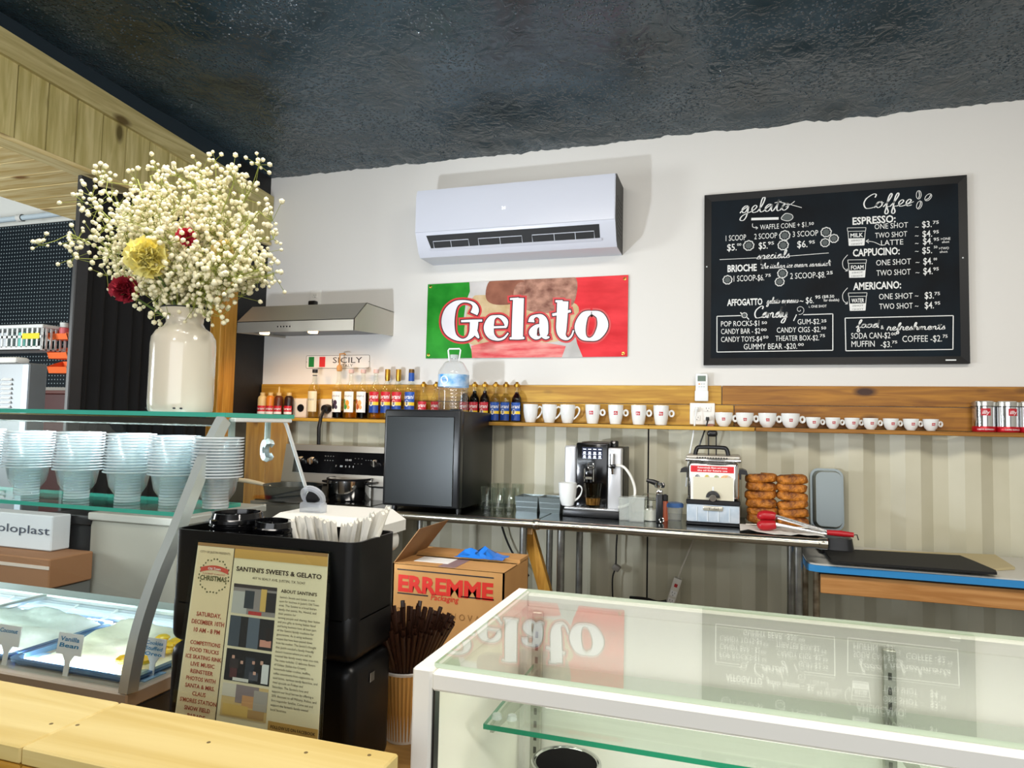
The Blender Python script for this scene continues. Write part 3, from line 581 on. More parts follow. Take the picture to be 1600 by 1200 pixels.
# chalkboard menu
def menu():
    YB = WALL-.030
    P = lambda cx, cy, d=0.: at_y(1090+cx*.275, 260+cy*.275, YB-d)
    x0 = at_y(1100, 437, WALL-.03).x; x1 = at_y(1513.3, 420, WALL-.03).x
    z1 = (at_y(1101, 305.4, WALL-.03).z+at_y(1511.3, 272.9, WALL-.03).z)/2; z0 = (at_y(1099, 570.8, WALL-.03).z+at_y(1515.7, 567.5, WALL-.03).z)/2
    t = thing('menu_chalkboard', 'black framed chalkboard menu with white gelato and coffee prices', 'menu board', ((x0+x1)/2, WALL-.001, z0)); ox, oz = (x0+x1)/2, z0
    W2, H2 = x1-x0, z1-z0; F = mat('frame_black', (8, 9, 10), .4, spec=.2); fw = .036
    q = MB().box(-W2/2+fw*.8, W2/2-fw*.8, -.022, -.002, fw*.8, H2-fw*.8)
    q.build('slate', mat('slate', (7, 11, 16), .6, vary=((14, 27, 36), 3.5), spec=.15), t)
    for nm, a, b in (('frame_rail', (0, 1), 0), ):
        pass
    def rail(p, i):   # mitred frame member: outer a-b, inner c-d
        (ax, az), (bx, bz), (cx, cz), (dx, dz) = p
        MB().add([(ax, -.001, az), (bx, -.001, bz), (cx, -.001, cz), (dx, -.001, dz), (ax, -.030, az), (bx, -.030, bz), (cx, -.023, cz), (dx, -.023, dz)],
                 [(3, 2, 1, 0), (4, 5, 6, 7), (0, 1, 5, 4), (1, 2, 6, 5), (2, 3, 7, 6), (3, 0, 4, 7)]).build('frame_rail', F, t)
    a, b = W2/2, W2/2-fw
    rail(((-a, 0), (a, 0), (b, fw), (-b, fw)), 0); rail(((a, 0), (a, H2), (b, H2-fw), (b, fw)), 1); rail(((a, H2), (-a, H2), (-b, H2-fw), (b, H2-fw)), 2); rail(((-a, H2), (-a, 0), (-b, fw), (-b, H2-fw)), 3)
    for sx, cy in ((-1, 570), (1, 519)):
        p = P(52 if sx < 0 else 1508, cy); MB().ball((0, 0, 0), .004, n=5).build('screw', M_white, t, (p.x-ox, -.028, p.z-oz))
    d = .0235-.001
    CH = mat('chalk', (235, 236, 234), .8)
    chalk = MB()
    Q = lambda u, v: (u, -d-.0012, v)
    def pos(cx, cy): p = P(cx, cy, -.007); return p.x-ox, p.z-oz
    def T(s, cx0, cy, cx1, h, bold=0., sh=0.):
        xa, za = pos(cx0, cy); xb, _ = pos(cx1, cy); hh = pos(cx0, cy-h)[1]-za
        vs, fs = text2(s, xa, xb, za, hh, bold, sh); flat(vs, fs, chalk, Q)
    def K(s, cx0, cy, cx1, xh, pen):
        xa, za = pos(cx0, cy); xb, _ = pos(cx1, cy); k = pos(cx0, cy-xh)[1]-za
        vs, fs = cursive(s, xa, xb, za, k, pen); flat(vs, fs, chalk, Q)
    def LN(pts, w=.0028, sm=False):
        q = [Vector(pos(*p)) for p in pts]; q = spline(q, 5) if sm else q
        if sm: vs, fs = ribbon(q, lambda i, tt: w/2); flat(vs, fs, chalk, Q)
        else:
            for u, v in zip(q, q[1:]): vs, fs = ribbon([u, v], lambda i, tt: w/2); flat(vs, fs, chalk, Q)
    def RING(cx, cy, r, fill=True):
        x, z = pos(cx, cy); rr = pos(cx+r, cy)[0]-x
        for k, (am, ph) in enumerate(((.05, 0), (.06, .8))):
            pts = [Vector((x+rr*(.98-.12*k)*(1+am*math.sin(9*a+ph))*math.cos(a), z+rr*(.98-.12*k)*(1+am*math.sin(9*a+ph))*math.sin(a))) for a in [2*PI*i/54 for i in range(55)]]
            vs, fs = ribbon(pts, lambda i, tt: .0011); flat(vs, fs, chalk, Q)
        if fill:
            pts = [(x+rr*.62*math.cos(a), z+rr*.62*math.sin(a)) for a in [2*PI*i/16 for i in range(16)]]
            MB().add([(u, -d-.0006, v) for u, v in pts], [list(range(16))]).build('scoop_shading', mat('chalk_grey', (90, 96, 96), .9), t)
    grey = MB()
    K('gelato', 240, 268, 520, 40, .0031); LN([(470, 205), (510, 212), (545, 222), (592, 235)], .003, True); LN([(500, 232), (530, 215), (552, 198)], .003, True)
    LN([(305, 300), (460, 296)], .013); RR = [(475, 292), (500, 268), (535, 275), (540, 295), (515, 310), (480, 303), (475, 292)]; LN(RR, .003, True); grey.add([(*pos(a, b), 0) and (pos(a, b)[0], -d-.0006, pos(a, b)[1]) for a, b in RR[:-1]], [list(range(6))])
    LN([(312, 325), (314, 345), (340, 350)], .0028, True); LN([(330, 342), (342, 350), (332, 358)], .0026)
    T('WAFFLE CONE + $1.', 355, 360, 628, 28); T('50', 632, 334, 660, 16, .01)
    T('1 SCOOP', 160, 425, 275, 32); T('2 SCOOP', 322, 415, 452, 32); T('3 SCOOP', 540, 402, 685, 32)
    T('$5.', 168, 480, 222, 38, .01); T('00', 224, 452, 248, 14, .01); T('$5.', 347, 470, 398, 38, .01); T('95', 400, 446, 434, 18, .01); T('$6.', 566, 462, 624, 38, .01); T('95', 632, 440, 666, 18, .01)
    for cx, cy, r in ((290, 450, 31), (495, 393, 31), (486, 448, 31), (730, 374, 31), (774, 410, 27), (724, 434, 27), (170, 645, 27), (482, 608, 29), (466, 656, 27)): RING(cx, cy, r)
    LN([(125, 530), (340, 520)], .0026); LN([(520, 510), (745, 492)], .0026); K('specials', 335, 528, 522, 22, .0026)
    T('BRIOCHE', 170, 600, 336, 38, .028); K('the italian ice cream sandwich', 362, 582, 755, 15, .0018); T('"', 358, 575, 366, 20); T('"', 748, 560, 757, 20)
    T('1 SCOOP-$6.', 205, 655, 378, 34); T('75', 384, 628, 416, 16, .01); T('2 SCOOP-$8.', 526, 640, 726, 34); T('25', 732, 614, 768, 18, .01)
    T('AFFOGATTO', 168, 792, 368, 36, .028); K('gelato espresso', 392, 780, 572, 17, .002); T('~ $6.', 580, 780, 660, 36); T('95', 668, 752, 698, 18, .01); T('($8.50', 708, 748, 776, 16, .01); T('for double)', 716, 768, 804, 15, .01); T('L', 632, 803, 640, 10); T('ONE SHOT', 645, 803, 733, 14, .01)
    LN([(245, 848), (110, 852), (110, 1055), (768, 1045), (768, 838), (600, 843)], .0042)
    K('Candy', 318, 862, 510, 30, .0032); RING(266, 846, 16); LN([(243, 830), (253, 840)], .005); LN([(280, 858), (292, 870)], .005)
    sp = [(580+(4+a*3.1)*math.cos(a), 815+(4+a*3.1)*.95*math.sin(a)) for a in [i*.35 for i in range(24)]]; LN(sp, .002, True); LN([(562, 842), (545, 878)], .0045)
    T('POP ROCKS-$1', 133, 910, 350, 30); T('50', 364, 896, 394, 15, .01); T('GUM-$2.', 568, 898, 698, 30); T('25', 702, 886, 732, 16, .01)
    T('CANDY BAR - $2', 133, 953, 355, 30); T('00', 360, 936, 392, 15, .01); T('CANDY CIGS -$2.', 450, 945, 698, 30); T('50', 702, 926, 730, 15, .01)
    T('CANDY TOYS-$4', 133, 998, 366, 30); T('50', 372, 978, 402, 15, .01); T('THEATER BOX-$2.', 442, 992, 690, 30); T('75', 694, 970, 724, 16, .01)
    T('GUMMY BEAR -$20.', 262, 1040, 565, 32); T('00', 570, 1020, 603, 15, .01)
    K('Coffee', 935, 242, 1215, 36, .0031); LN([(1195, 215), (1228, 200)], .003)
    for cx, cy, a in ((1256, 162, 1.5), (1310, 176, .8), (1259, 220, 1.2)):
        pts = [(cx+24*math.cos(k)*math.cos(a)-14*math.sin(k)*math.sin(a), cy-24*math.cos(k)*math.sin(a)-14*math.sin(k)*math.cos(a)) for k in [2*PI*i/14 for i in range(15)]]; LN(pts, .0026, True)
        LN([(cx-20*math.cos(a), cy+20*math.sin(a)), (cx+4, cy+4), (cx+20*math.cos(a), cy-20*math.sin(a))], .0036, True)
    T('ESPRESSO:', 880, 332, 1125, 40, .026); T('ONE SHOT', 1005, 358, 1195, 30); T('TWO SHOT', 1008, 408, 1190, 30); T('LATTE', 1042, 450, 1168, 30)
    for y in (345, 395, 438, 483): T('~', 1235, y+10, 1255, 24)
    T('$3.', 1275, 348, 1330, 36, .01); T('75', 1336, 328, 1370, 18, .01); T('$4.', 1277, 402, 1332, 36, .01); T('95', 1338, 382, 1370, 18, .01); T('$4.', 1280, 444, 1334, 36, .01); T('95', 1340, 424, 1372, 18, .01); T('$5.', 1276, 496, 1332, 36, .01); T('50', 1342, 466, 1362, 14, .01)
    T('>ONE', 1380, 420, 1436, 14, .01); T('shot', 1388, 436, 1430, 12, .01); T('>TWO', 1370, 474, 1428, 14, .01); T('shot', 1375, 492, 1420, 12, .01)
    T('CAPPUCINO:', 882, 512, 1148, 40, .026); T('ONE SHOT', 1014, 564, 1212, 32); T('TWO SHOT', 1016, 622, 1210, 32); T('~', 1238, 556, 1260, 24); T('~', 1238, 614, 1260, 24)
    T('$4.', 1282, 558, 1335, 38, .01); T('00', 1340, 534, 1360, 14, .01); T('$4.', 1282, 614, 1335, 38, .01); T('95', 1338, 592, 1370, 18, .01)
    T('AMERICANO:', 884, 702, 1156, 40, .026); T('ONE SHOT', 1030, 756, 1222, 32); T('TWO SHOT', 1032, 812, 1222, 32); T('~', 1234, 746, 1254, 24); T('~', 1234, 804, 1254, 24)
    T('$3.', 1290, 752, 1342, 38, .01); T('75', 1345, 732, 1377, 18, .01); T('$4.', 1290, 808, 1342, 38, .01); T('95', 1346, 786, 1378, 18, .01)
    for k, (cx, top, word) in enumerate(((904, 350, 'MILK'), (907, 532, 'FOAM'), (910, 720, 'WATER'))):
        h = 100; LN([(cx-54, top), (cx+52, top-2), (cx+50, top+18), (cx-52, top+20), (cx-54, top)], .0024); LN([(cx-50, top+20), (cx-44, top+h), (cx+42, top+h-2), (cx+48, top+20)], .0026)
        a = [pos(cx-47, top+60), pos(cx+46, top+58), pos(cx+42, top+h-2), pos(cx-44, top+h)]; chalk.add([(u, -d-.0008, v) for u, v in a], [(0, 1, 2, 3)])
        T(word, cx-36, top+54, cx+36, 22, .025)
        for j in (0, 1):
            xa, za = pos(cx-32, top+77+j*20); xb, _ = pos(cx+32, top+77); vs, fs = text2(('2SHOT', '1SHOT')[j], xa, xb, za, .008); flat(vs, fs, grey, lambda u, v: (u, -d-.0018, v))
    LN([(1040, 448), (1000, 430), (958, 425)], .0026, True); LN([(972, 415), (956, 425), (972, 436)], .0026)
    for y in (503, 690): LN([(852, y), (825, y+35), (828, y+72), (850, y+90)], .0026, True); LN([(838, y+92), (851, y+92), (850, y+78)], .0026)
    LN([(838, 862), (842, 1048), (1450, 1040), (1452, 848), (838, 862)], .0042)
    K('food', 900, 918, 1030, 22, .0026); T('&', 1040, 925, 1058, 22); K('refreshments', 1075, 932, 1405, 20, .0026)
    T('SODA CAN-$2', 872, 980, 1095, 34); T('00', 1100, 960, 1130, 16, .01); T('MUFFIN', 874, 1026, 1006, 34); T('-$3.', 1040, 1028, 1102, 34); T('75', 1104, 1006, 1134, 15, .01); T('COFFEE -$2.', 1163, 998, 1388, 36); T('75', 1392, 974, 1420, 18, .01)
    chalk.build('chalk_lettering', CH, t); grey.build('dark_lettering', mat('chalk_grey', (90, 96, 96), .9), t)['kind'] = 'stuff'
    p = P(1440, 1100); MB().box(p.x-ox-.022, p.x-ox+.022, -.0275, -.0262, p.z-oz-.003, p.z-oz+.003).build('maker_label', M_white, t)
menu()

# range hood with two lit lamps
def hood():
    x0 = at_y(370, 505, 3.30).x; x1 = at_y(553, 515, 3.30).x; zf1 = at_y(470, 500, 3.30).z; zf0 = at_y(460, 518, 3.30).z; zt = at_y(500, 484, 3.6).z
    zb = at_y(615, 525, WALL).z
    t = thing('range_hood', 'stainless steel range hood with two warm lamps above the stove', 'range hood', (x0, 3.30, zb)); W2 = x1-x0; d = WALL-3.301
    a, b, c = zf0-zb, zf1-zb, zt-zb
    M = M_steel
    shell = MB(); pr = [(0, a), (0, b), (.13, c), (d, c), (d, 0), (d-.004, 0), (d-.004, c-.004), (.132, c-.004), (.004, b-.003), (.004, a)]
    shell.ext([(0, a), (0, b), (.004, b), (.004, a)], 0, W2, 'x'); shell.ext([(0, b), (.13, c), (d, c), (d, c-.004), (.13, c-.004), (.0, b-.004)], 0, W2, 'x')
    for x in (0, W2-.004): shell.ext([(0, a), (0, b), (.13, c), (d, c), (d, 0)], x, x+.004, 'x')
    shell.build('canopy', M, t)
    MB().ext([(.012, a+.012), (d-.01, .012), (d-.01, .016), (.012, a+.016)], .006, W2-.006, 'x').build('underside_panel', mat('hood_dark', (40, 42, 46), .3, .7), t)
    for k in range(2):
        MB().rbox(W2*(.12+.4*k), W2*(.47+.4*k), .14, d-.05, -.002, .004, .002, 1).build('grease_filter', mat('filter_mesh', (90, 92, 94), .35, .9, bump=(200, .6)), t, (0, 0, .016), (math.atan2(-a, d)*.8, 0, 0))
    for k, u in enumerate((.20, .62)):
        l = bpy.data.lights.new('hood_lamp', 'SPOT'); l.energy = 5.5; l.color = (1.0, .62, .32); l.spot_size = 2.5; l.spot_blend = .6; l.shadow_soft_size = .03
        lo = bpy.data.objects.new('hood_lamp', l); COL.objects.link(lo); lo.parent = t; lo.location = (W2*u, .05, a-.01); lo.rotation_euler = (.35, 0, 0)
        MB().lathe([(0, 0), (.026, 0), (.028, .006), (.028, .016)], 18).build('lamp_lens', mat('lamp_lens', (255, 214, 150), .3, emit=9), t, (W2*u, .052, a-.004))
    for k in range(5): MB().rbox(W2*.36+k*.02, W2*.36+k*.02+.012, -.003, 0, (a+b)/2-.006, (a+b)/2+.002, .001, 1).build('button', M_chrome, t)
    return t
hood()
def outlet(par, x, z, y=0.):
    MB().rbox(x-.017, x+.017, y-.004, y, z-.014, z+.014, .006, 2).build('receptacle', mat('outlet_white', (238, 236, 230), .35), par)
    m = MB()
    for dx, h in ((-.0065, .009), (.0065, .007)): m.box(x+dx-.001, x+dx+.001, y-.0046, y-.0038, z+.002-h/2+.002, z+.002+h/2+.002)
    m.box(x-.002, x+.002, y-.0046, y-.0038, z-.010, z-.006); m.build('slots', M_blk, par)
a = at_y(484, 459, WALL); b = at_y(503, 483, WALL)
t = thing('wall_outlet', 'white wall outlet with black plug above the range hood', 'outlet', ((a.x+b.x)/2, WALL-.001, b.z)); MB().rbox(-.04, .04, -.006, 0, 0, a.z-b.z+.02, .003, 2).build('cover_plate', mat('outlet_white', (238, 236, 230), .35), t)
outlet(t, 0, .085, -.006)
MB().rbox(-.028, .024, -.045, -.006, .018, .05, .008, 2).build('plug', M_blk, t); MB().tube([(.0, -.04, .03), (.05, -.05, .015), (.09, -.03, -.02)], .004, 8).build('cord', M_blk, t)

def sicily():
    x0, x1, z0, z1 = px_box(478, 554, 578, 576.5, WALL-.004); a = at_y(478, 554, WALL-.004); c = at_y(578, 577, WALL-.004)
    z1 = (at_y(478, 556, WALL).z+at_y(578, 552.5, WALL).z)/2; z0 = (at_y(478, 576, WALL).z+at_y(578, 577, WALL).z)/2
    W2, H2 = x1-x0, z1-z0
    t = thing('street_sign', 'white metal sign reading SICILY ITALY with Italian flag', 'sign', ((x0+x1)/2, WALL-.001, z0))
    def rr(w, h, r, n=5):
        return [(sx*(w/2-r)+r*math.cos(a0+k*PI/2/n), sz*(h/2-r)+h/2+r*math.sin(a0+k*PI/2/n)-0) for sx, sz, a0 in ((1, 1, 0), (-1, 1, PI/2), (-1, -1, PI), (1, -1, 1.5*PI)) for k in range(n+1)]
    B = mat('sign_black', (30, 30, 32), .4); Wt = mat('sign_white', (240, 238, 232), .35)
    MB().ext(rr(W2, H2, .012), -.003, 0, 'y').build('plate', Wt, t)
    o = rr(W2-.006, H2-.006, .010); i = rr(W2-.011, H2-.011, .008); o = [(x, z+.003) for x, z in o]; i = [(x, z+.0055) for x, z in i]; n = len(o)
    MB().add([(p[0], -.0036, p[1]) for p in o]+[(p[0], -.0036, p[1]) for p in i], [(k, (k+1) % n, n+(k+1) % n, n+k) for k in range(n)]).build('border', B, t)
    u = lambda f: -W2/2+W2*f
    MB().box(u(.05), u(.135), -.0038, -.003, H2*.14, H2*.86).build('flag_green', mat('flag_green', (15, 130, 60), .4), t)
    MB().box(u(.22), u(.31), -.0038, -.003, H2*.14, H2*.86).build('flag_red', mat('flag_red', (225, 35, 45), .4), t)
    l = MB()
    for s, a, b, z, h in (('SICILY', .43, .88, .42, .40), ('ITALY', .56, .74, .13, .20)):
        vs, fs = text2(s, u(a), u(b), H2*z, H2*h); flat(vs, fs, l, lambda p, q: (p, -.0038, q))
    l.build('lettering', B, t)
    for sx in (-1, 1): MB().ball((sx*(W2/2-.008), -.0035, H2*.5), .0022, n=4).build('nail', B, t)
sicily()
# remote control in its wall holder, and the double outlet
a = at_y(1087, 584, WALL-.03); b = at_y(1106, 627, WALL-.03)
t = thing('remote_control', 'white air conditioner remote in a holder on the wall boards', 'remote control', ((a.x+b.x)/2, WALL-.023, b.z)); W2, H2 = b.x-a.x, a.z-b.z
MB().rbox(-W2/2, W2/2, -.022, -.004, .006, H2, .006, 2).build('body', M_white, t); MB().rbox(-W2/2-.003, W2/2+.003, -.027, 0, 0, H2*.38, .004, 2).build('holder', M_white, t)
MB().box(-W2*.33, W2*.33, -.0228, -.022, H2*.72, H2*.92).build('screen', mat('lcd', (92, 112, 96), .3), t)
for k in range(6): MB().rbox(-.012+.012*(k % 3)-.004, -.012+.012*(k % 3)+.004, -.0235, -.022, H2*(.62-.1*(k//3))-.003, H2*(.62-.1*(k//3))+.003, .001, 1).build('button', mat('button_orange' if k == 0 else 'button_grey', (230, 160, 60) if k == 0 else (200, 204, 206), .4), t)
a = at_y(1078, 629.5, 3.735); b = at_y(1117, 664, 3.735)
t = thing('double_outlet', 'white double outlet box with two cords plugged in', 'outlet', ((a.x+b.x)/2, WALL-.0225, b.z)); W2, H2 = b.x-a.x, a.z-b.z
MB().rbox(-W2/2, W2/2, -.010, 0, 0, H2, .004, 2).build('cover_plate', mat('outlet_white', (238, 236, 230), .35), t)
for dx in (-.027, .027):
    for dz in (.3, .72): outlet(t, dx, H2*dz, -.010)
OUTL = (t, W2, H2)
MB().rbox(-.036, -.018, -.04, -.0145, H2*.6, H2*.78, .006, 2).build('white_plug', M_white, t)
MB().rbox(.018, .036, -.038, -.0145, H2*.18, H2*.36, .005, 2).build('black_plug', M_blk, t)
MB().rbox(.02, .06, -.03, -.012, -.02, .005, .004, 2).build('copper_adapter', mat('adapter_brown', (150, 95, 70), .4), t)
g = lambda x, y, Y=3.66: Vector(at_y(x, y, Y))-Vector(t.location)
def cable(nm, pts, r, m, par): return MB().tube([tuple(p) for p in spline([Vector(p) for p in pts], 6)], r, 7).build(nm, m, par)
cable('white_cord', [(-.027, -.04, H2*.7), (-.03, -.055, H2*.5), g(1083, 680), g(1076, 720), g(1072, 760, 3.68)], .0042, M_white, t)
cable('black_cord', [(.027, -.038, H2*.25), (.026, -.06, H2*.05), g(1095, 690), g(1086, 715, 3.68)], .0042, M_blk, t)
# ------------------------------------------------------------------ shelf along the wall and what stands on it
SZ = 1.372; SY = 3.688
sx = at_y(1180, 671, 3.63).x
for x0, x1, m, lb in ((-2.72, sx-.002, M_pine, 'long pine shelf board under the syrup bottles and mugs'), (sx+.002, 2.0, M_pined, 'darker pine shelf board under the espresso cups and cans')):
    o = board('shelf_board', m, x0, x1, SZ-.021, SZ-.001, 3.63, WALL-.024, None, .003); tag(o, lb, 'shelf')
def SX(px, y=645, Y=SY): return at_y(px, y, Y).x
M_porc = mat('porcelain', (238, 240, 238), .12, coat=.3)
M_porci = M_porc
M_logo = mat('cup_logo_red', (190, 22, 40), .35)
def cup_prof(kind):
    if kind == 'tall': return [(0, 0), (.027, 0), (.030, .004), (.036, .035), (.040, .075), (.041, .104), (.038, .104), (.036, .07), (.027, .012), (0, .010)]
    if kind == 'mug':  return [(0, 0), (.025, 0), (.028, .003), (.036, .03), (.0405, .06), (.042, .102), (.039, .102), (.037, .06), (.026, .012), (0, .010)]
    if kind == 'cap':  return [(0, 0), (.021, 0), (.024, .004), (.035, .018), (.042, .042), (.0445, .072), (.0415, .072), (.039, .044), (.022, .010), (0, .008)]
    return [(0, 0), (.017, 0), (.019, .004), (.027, .014), (.032, .034), (.0345, .055), (.032, .055), (.029, .034), (.018, .008), (0, .006)]
def make_cup(kind, label, loc, rz, group, logo=True, handle='ring'):
    t = thing({'tall': 'coffee_mug', 'mug': 'coffee_mug', 'cap': 'cappuccino_cup', 'esp': 'espresso_cup'}[kind], label, 'mug' if kind in ('tall', 'mug') else 'cup', loc, rz, group)
    pr = cup_prof(kind); MB().lathe(pr, 28).build('bowl', M_porc, t)
    if handle == 'ring':
        r, rt, z, off = {'tall': (.0145, .0055, .062, .054), 'cap': (.0135, .006, .042, .056), 'esp': (.0105, .0048, .032, .0445)}[kind]
        MB().tube([(off+r*math.cos(a)*.8, 0, z+r*math.sin(a)) for a in [2*PI*i/16 for i in range(16)]], rt, 8, closed=True).build('handle', M_porc, t)
    else:
        MB().tube([tuple(p) for p in spline([Vector(p) for p in ((.036, 0, .078), (.050, 0, .090), (.064, 0, .080), (.062, 0, .058), (.048, 0, .036), (.031, 0, .022))], 5)], .0048, 8).build('handle', M_porc, t)
    if logo:
        z, h = {'tall': (.060, .011), 'cap': (.038, .008), 'esp': (.030, .007)}[kind]
        q = MB(); n = 4; rr = lambda zz: max(r0+(r1-r0)*(zz-za)/max(1e-6, zb-za) for (r0, za), (r1, zb) in zip(pr[1:6], pr[2:6]) if za <= zz <= zb) if any(za <= zz <= zb for (r0, za), (r1, zb) in zip(pr[1:6], pr[2:6])) else .03
        ang = h/rr(z); vs = []; A = -PI/2-.12
        for i in range(n+1):
            for zz in (z-h*.9, z+h*.9): r = rr(zz)+.0005; a = A-ang+2*ang*i/n; vs.append((r*math.cos(a), r*math.sin(a), zz))
        q.add(vs, [(2*i, 2*i+2, 2*i+3, 2*i+1) for i in range(n)]); q.build('logo', M_logo, t)
        l = MB(); v2, f2 = text2('illy', -h*.75, h*.75, z-h*.4, h*.9, .01, .15)
        flat(v2, f2, l, lambda u, v: ((rr(v)+.0009)*math.cos(A+u/rr(v)), (rr(v)+.0009)*math.sin(A+u/rr(v)), v)); l.build('logo_lettering', mat('logo_white', (245, 240, 240), .4), t)
    return t
def row(kind, pxs, labels, group, **kw):
    first = None
    for px, lb in zip(pxs, labels):
        loc = (SX(px), SY, SZ); rz = random.uniform(-.12, .12)+.15
        if first is None: first = make_cup(kind, lb, loc, rz, group, **kw)
        else: c = copy_tree(first); c.location = loc; c.rotation_euler = (0, 0, rz); c['label'] = lb
row('mug', (829, 858.5, 887), ['plain white mug with ear handle, %s of three from the blue syrup bottles' % o for o in ORD[:3]], 'plain white mugs on the shelf', logo=False, handle='ear')
row('tall', (926, 962, 998, 1033), ['tall white mug with red logo and ring handle, %s from the plain mugs' % o for o in ORD[:4]], 'tall logo mugs on the shelf')
row('cap', (1131, 1163.5, 1199, 1235), ['wide white cappuccino cup with red logo, %s from the outlet' % o for o in ORD[:4]], 'cappuccino cups on the shelf')
row('esp', (1270.5, 1301, 1331, 1360, 1391.6, 1423, 1454), ['small white espresso cup with red logo, %s from the cappuccino cups' % o for o in ORD[:7]], 'espresso cups on the shelf')
# coffee cans
def can(px, lb, rz):
    t = thing('coffee_can', lb, 'can', (SX(px, 650), SY, SZ), rz, 'steel coffee cans on the shelf'); R, H2 = .0455, .142
    MB().lathe([(0, .012), (R, .012), (R, .118)], 32).build('can_body', M_chrome, t)
    MB().lathe([(0, 0), (R, 0), (R+.002, .004), (R+.002, .022), (R, .026)], 32).build('red_band', mat('can_red', (190, 20, 36), .3, .3), t)
    MB().lathe([(R, .118), (R+.0025, .119), (R+.0025, .138), (R-.003, H2), (0, H2)], 32).build('lid', mat('can_lid', (205, 203, 196), .22, 1.), t)
    A = -PI/2-.1; cyl = lambda u, v, e=0: ((R+.0008+e)*math.cos(A+u/R), (R+.0008+e)*math.sin(A+u/R), v)
    q = MB(); vs = [cyl(-.019+.038*i/6, z) for i in range(7) for z in (.075, .108)]; q.add(vs, [(2*i, 2*i+2, 2*i+3, 2*i+1) for i in range(6)]); q.build('logo', M_logo, t)
    l = MB(); v2, f2 = text2('illy', -.014, .014, .083, .016, .015, .2); flat(v2, f2, l, lambda u, v: cyl(u, v, .0006)); l.build('logo_lettering', mat('logo_white'), t)
    l = MB(); v2, f2 = text2('CAFFE ESPRESSO', -.034, .034, .009, .006, .01); flat(v2, f2, l, lambda u, v: cyl(u, v, .0024)); l.build('band_lettering', mat('logo_white'), t)
    MB().tube([((R+.004)*math.cos(a), (R+.004)*math.sin(a), .117) for a in [2*PI*i/32 for i in range(32)]], .0012, 6, closed=True).build('clasp_wire', M_blk, t)
can(1537, 'steel coffee can with red base nearest the espresso cups', 0); can(1573, 'steel coffee can with red base, middle of the three', .35); can(1609, 'steel coffee can with red base at the right edge', .2)
# syrup bottles
M_bg = glass('bottle_glass', (250, 251, 246), 1.45)
def liquid(nm, c): return glass('syrup_'+nm, c, 1.3, .05)
def label_art(t, R, z0, z1, kind, A=-PI/2):
    cyl = lambda u, v, e=0: ((R+.001+e)*math.cos(A+u/R), (R+.001+e)*math.sin(A+u/R), v)
    w2 = 1.25*R; H2 = z1-z0; n = 10
    def band(nm, a, b, m, e=0., u0=-w2, u1=w2):
        q = MB(); q.add([cyl(u0+(u1-u0)*i/n, z, e) for i in range(n+1) for z in (z0+H2*a, z0+H2*b)], [(2*i, 2*i+2, 2*i+3, 2*i+1) for i in range(n)]); return q.build(nm, m, t)
    def word(s, z, h, m, sh=.0, w=.85, b=.015):
        l = MB(); v2, f2 = text2(s, -w2*w, w2*w, z0+H2*z, H2*h, b, sh); flat(v2, f2, l, lambda u, v: cyl(u, v, .0008)); l.build('lettering', m, t)
    LW = mat('label_print_white', (244, 242, 236), .45)
    if kind in ('red', 'blue'):
        c = mat('label_red', (206, 26, 44), .4) if kind == 'red' else mat('label_blue', (20, 80, 170), .4)
        band('label_top', .52, 1, c); band('label_stripe', .36, .52, mat('label_yellow', (245, 205, 40), .4)); band('label_bottom', 0, .36, mat('label_navy', (24, 66, 150), .4))
        word('Torani', .68, .2, LW, .15)
        q = MB(); a = [(R*.35*math.cos(k), z0+H2*(.47+.16*math.sin(k))) for k in [2*PI*i/12 for i in range(12)]]; q.add([cyl(u, v, .0004) for u, v in a], [list(range(12))]); q.build('label_medallion', LW, t)
        q = MB(); a = [(R*.2*math.cos(k), z0+H2*(.45+.09*math.sin(k))) for k in [2*PI*i/8 for i in range(8)]]; q.add([cyl(u, v, .0009) for u, v in a], [list(range(8))]); q.build('label_figure', mat('label_dark', (60, 40, 30), .5), t)
    elif kind == 'sauce':
        band('label', .0, .55, mat('label_red'), 0); word('Torani', .28, .16, LW, .15); band('label_stripe', 0, .16, LW, .0003)
    elif kind == 'clear':
        band('label', 0, 1, mat('label_clear', (226, 214, 178), .4)); word('SYRUP' if False else 'Torani', .55, .12, mat('label_dark'), 0, .6, 0)
    else:
        band('label', 0, 1, LW); word({'green': 'GREEN', 'amber': 'ONION', 'berry': 'BERRY'}.get(kind, 'MONIN') if False else 'MONIN', .74, .09, mat('label_dark'), 0, .7, 0)
        cols = {'green': ((70, 150, 60), (230, 160, 60)), 'amber': ((190, 90, 40), (235, 170, 100)), 'berry': ((30, 25, 35), (60, 40, 60))}[kind]
        for i, (u, v, r) in enumerate(((-.4, .52, .3), (.25, .45, .34), (-.1, .28, .36), (.45, .24, .24))):
            q = MB(); a = [(R*(u+r*math.cos(k)), z0+H2*(v+r*.42*math.sin(k))) for k in [2*PI*j/10 for j in range(10)]]; q.add([cyl(p, s, .0005+.0002*i) for p, s in a], [list(range(10))])
            q.build('label_picture', mat('fruit_%s_%s' % (kind, 'ab'[i % 2]), cols[i % 2], .5), t)
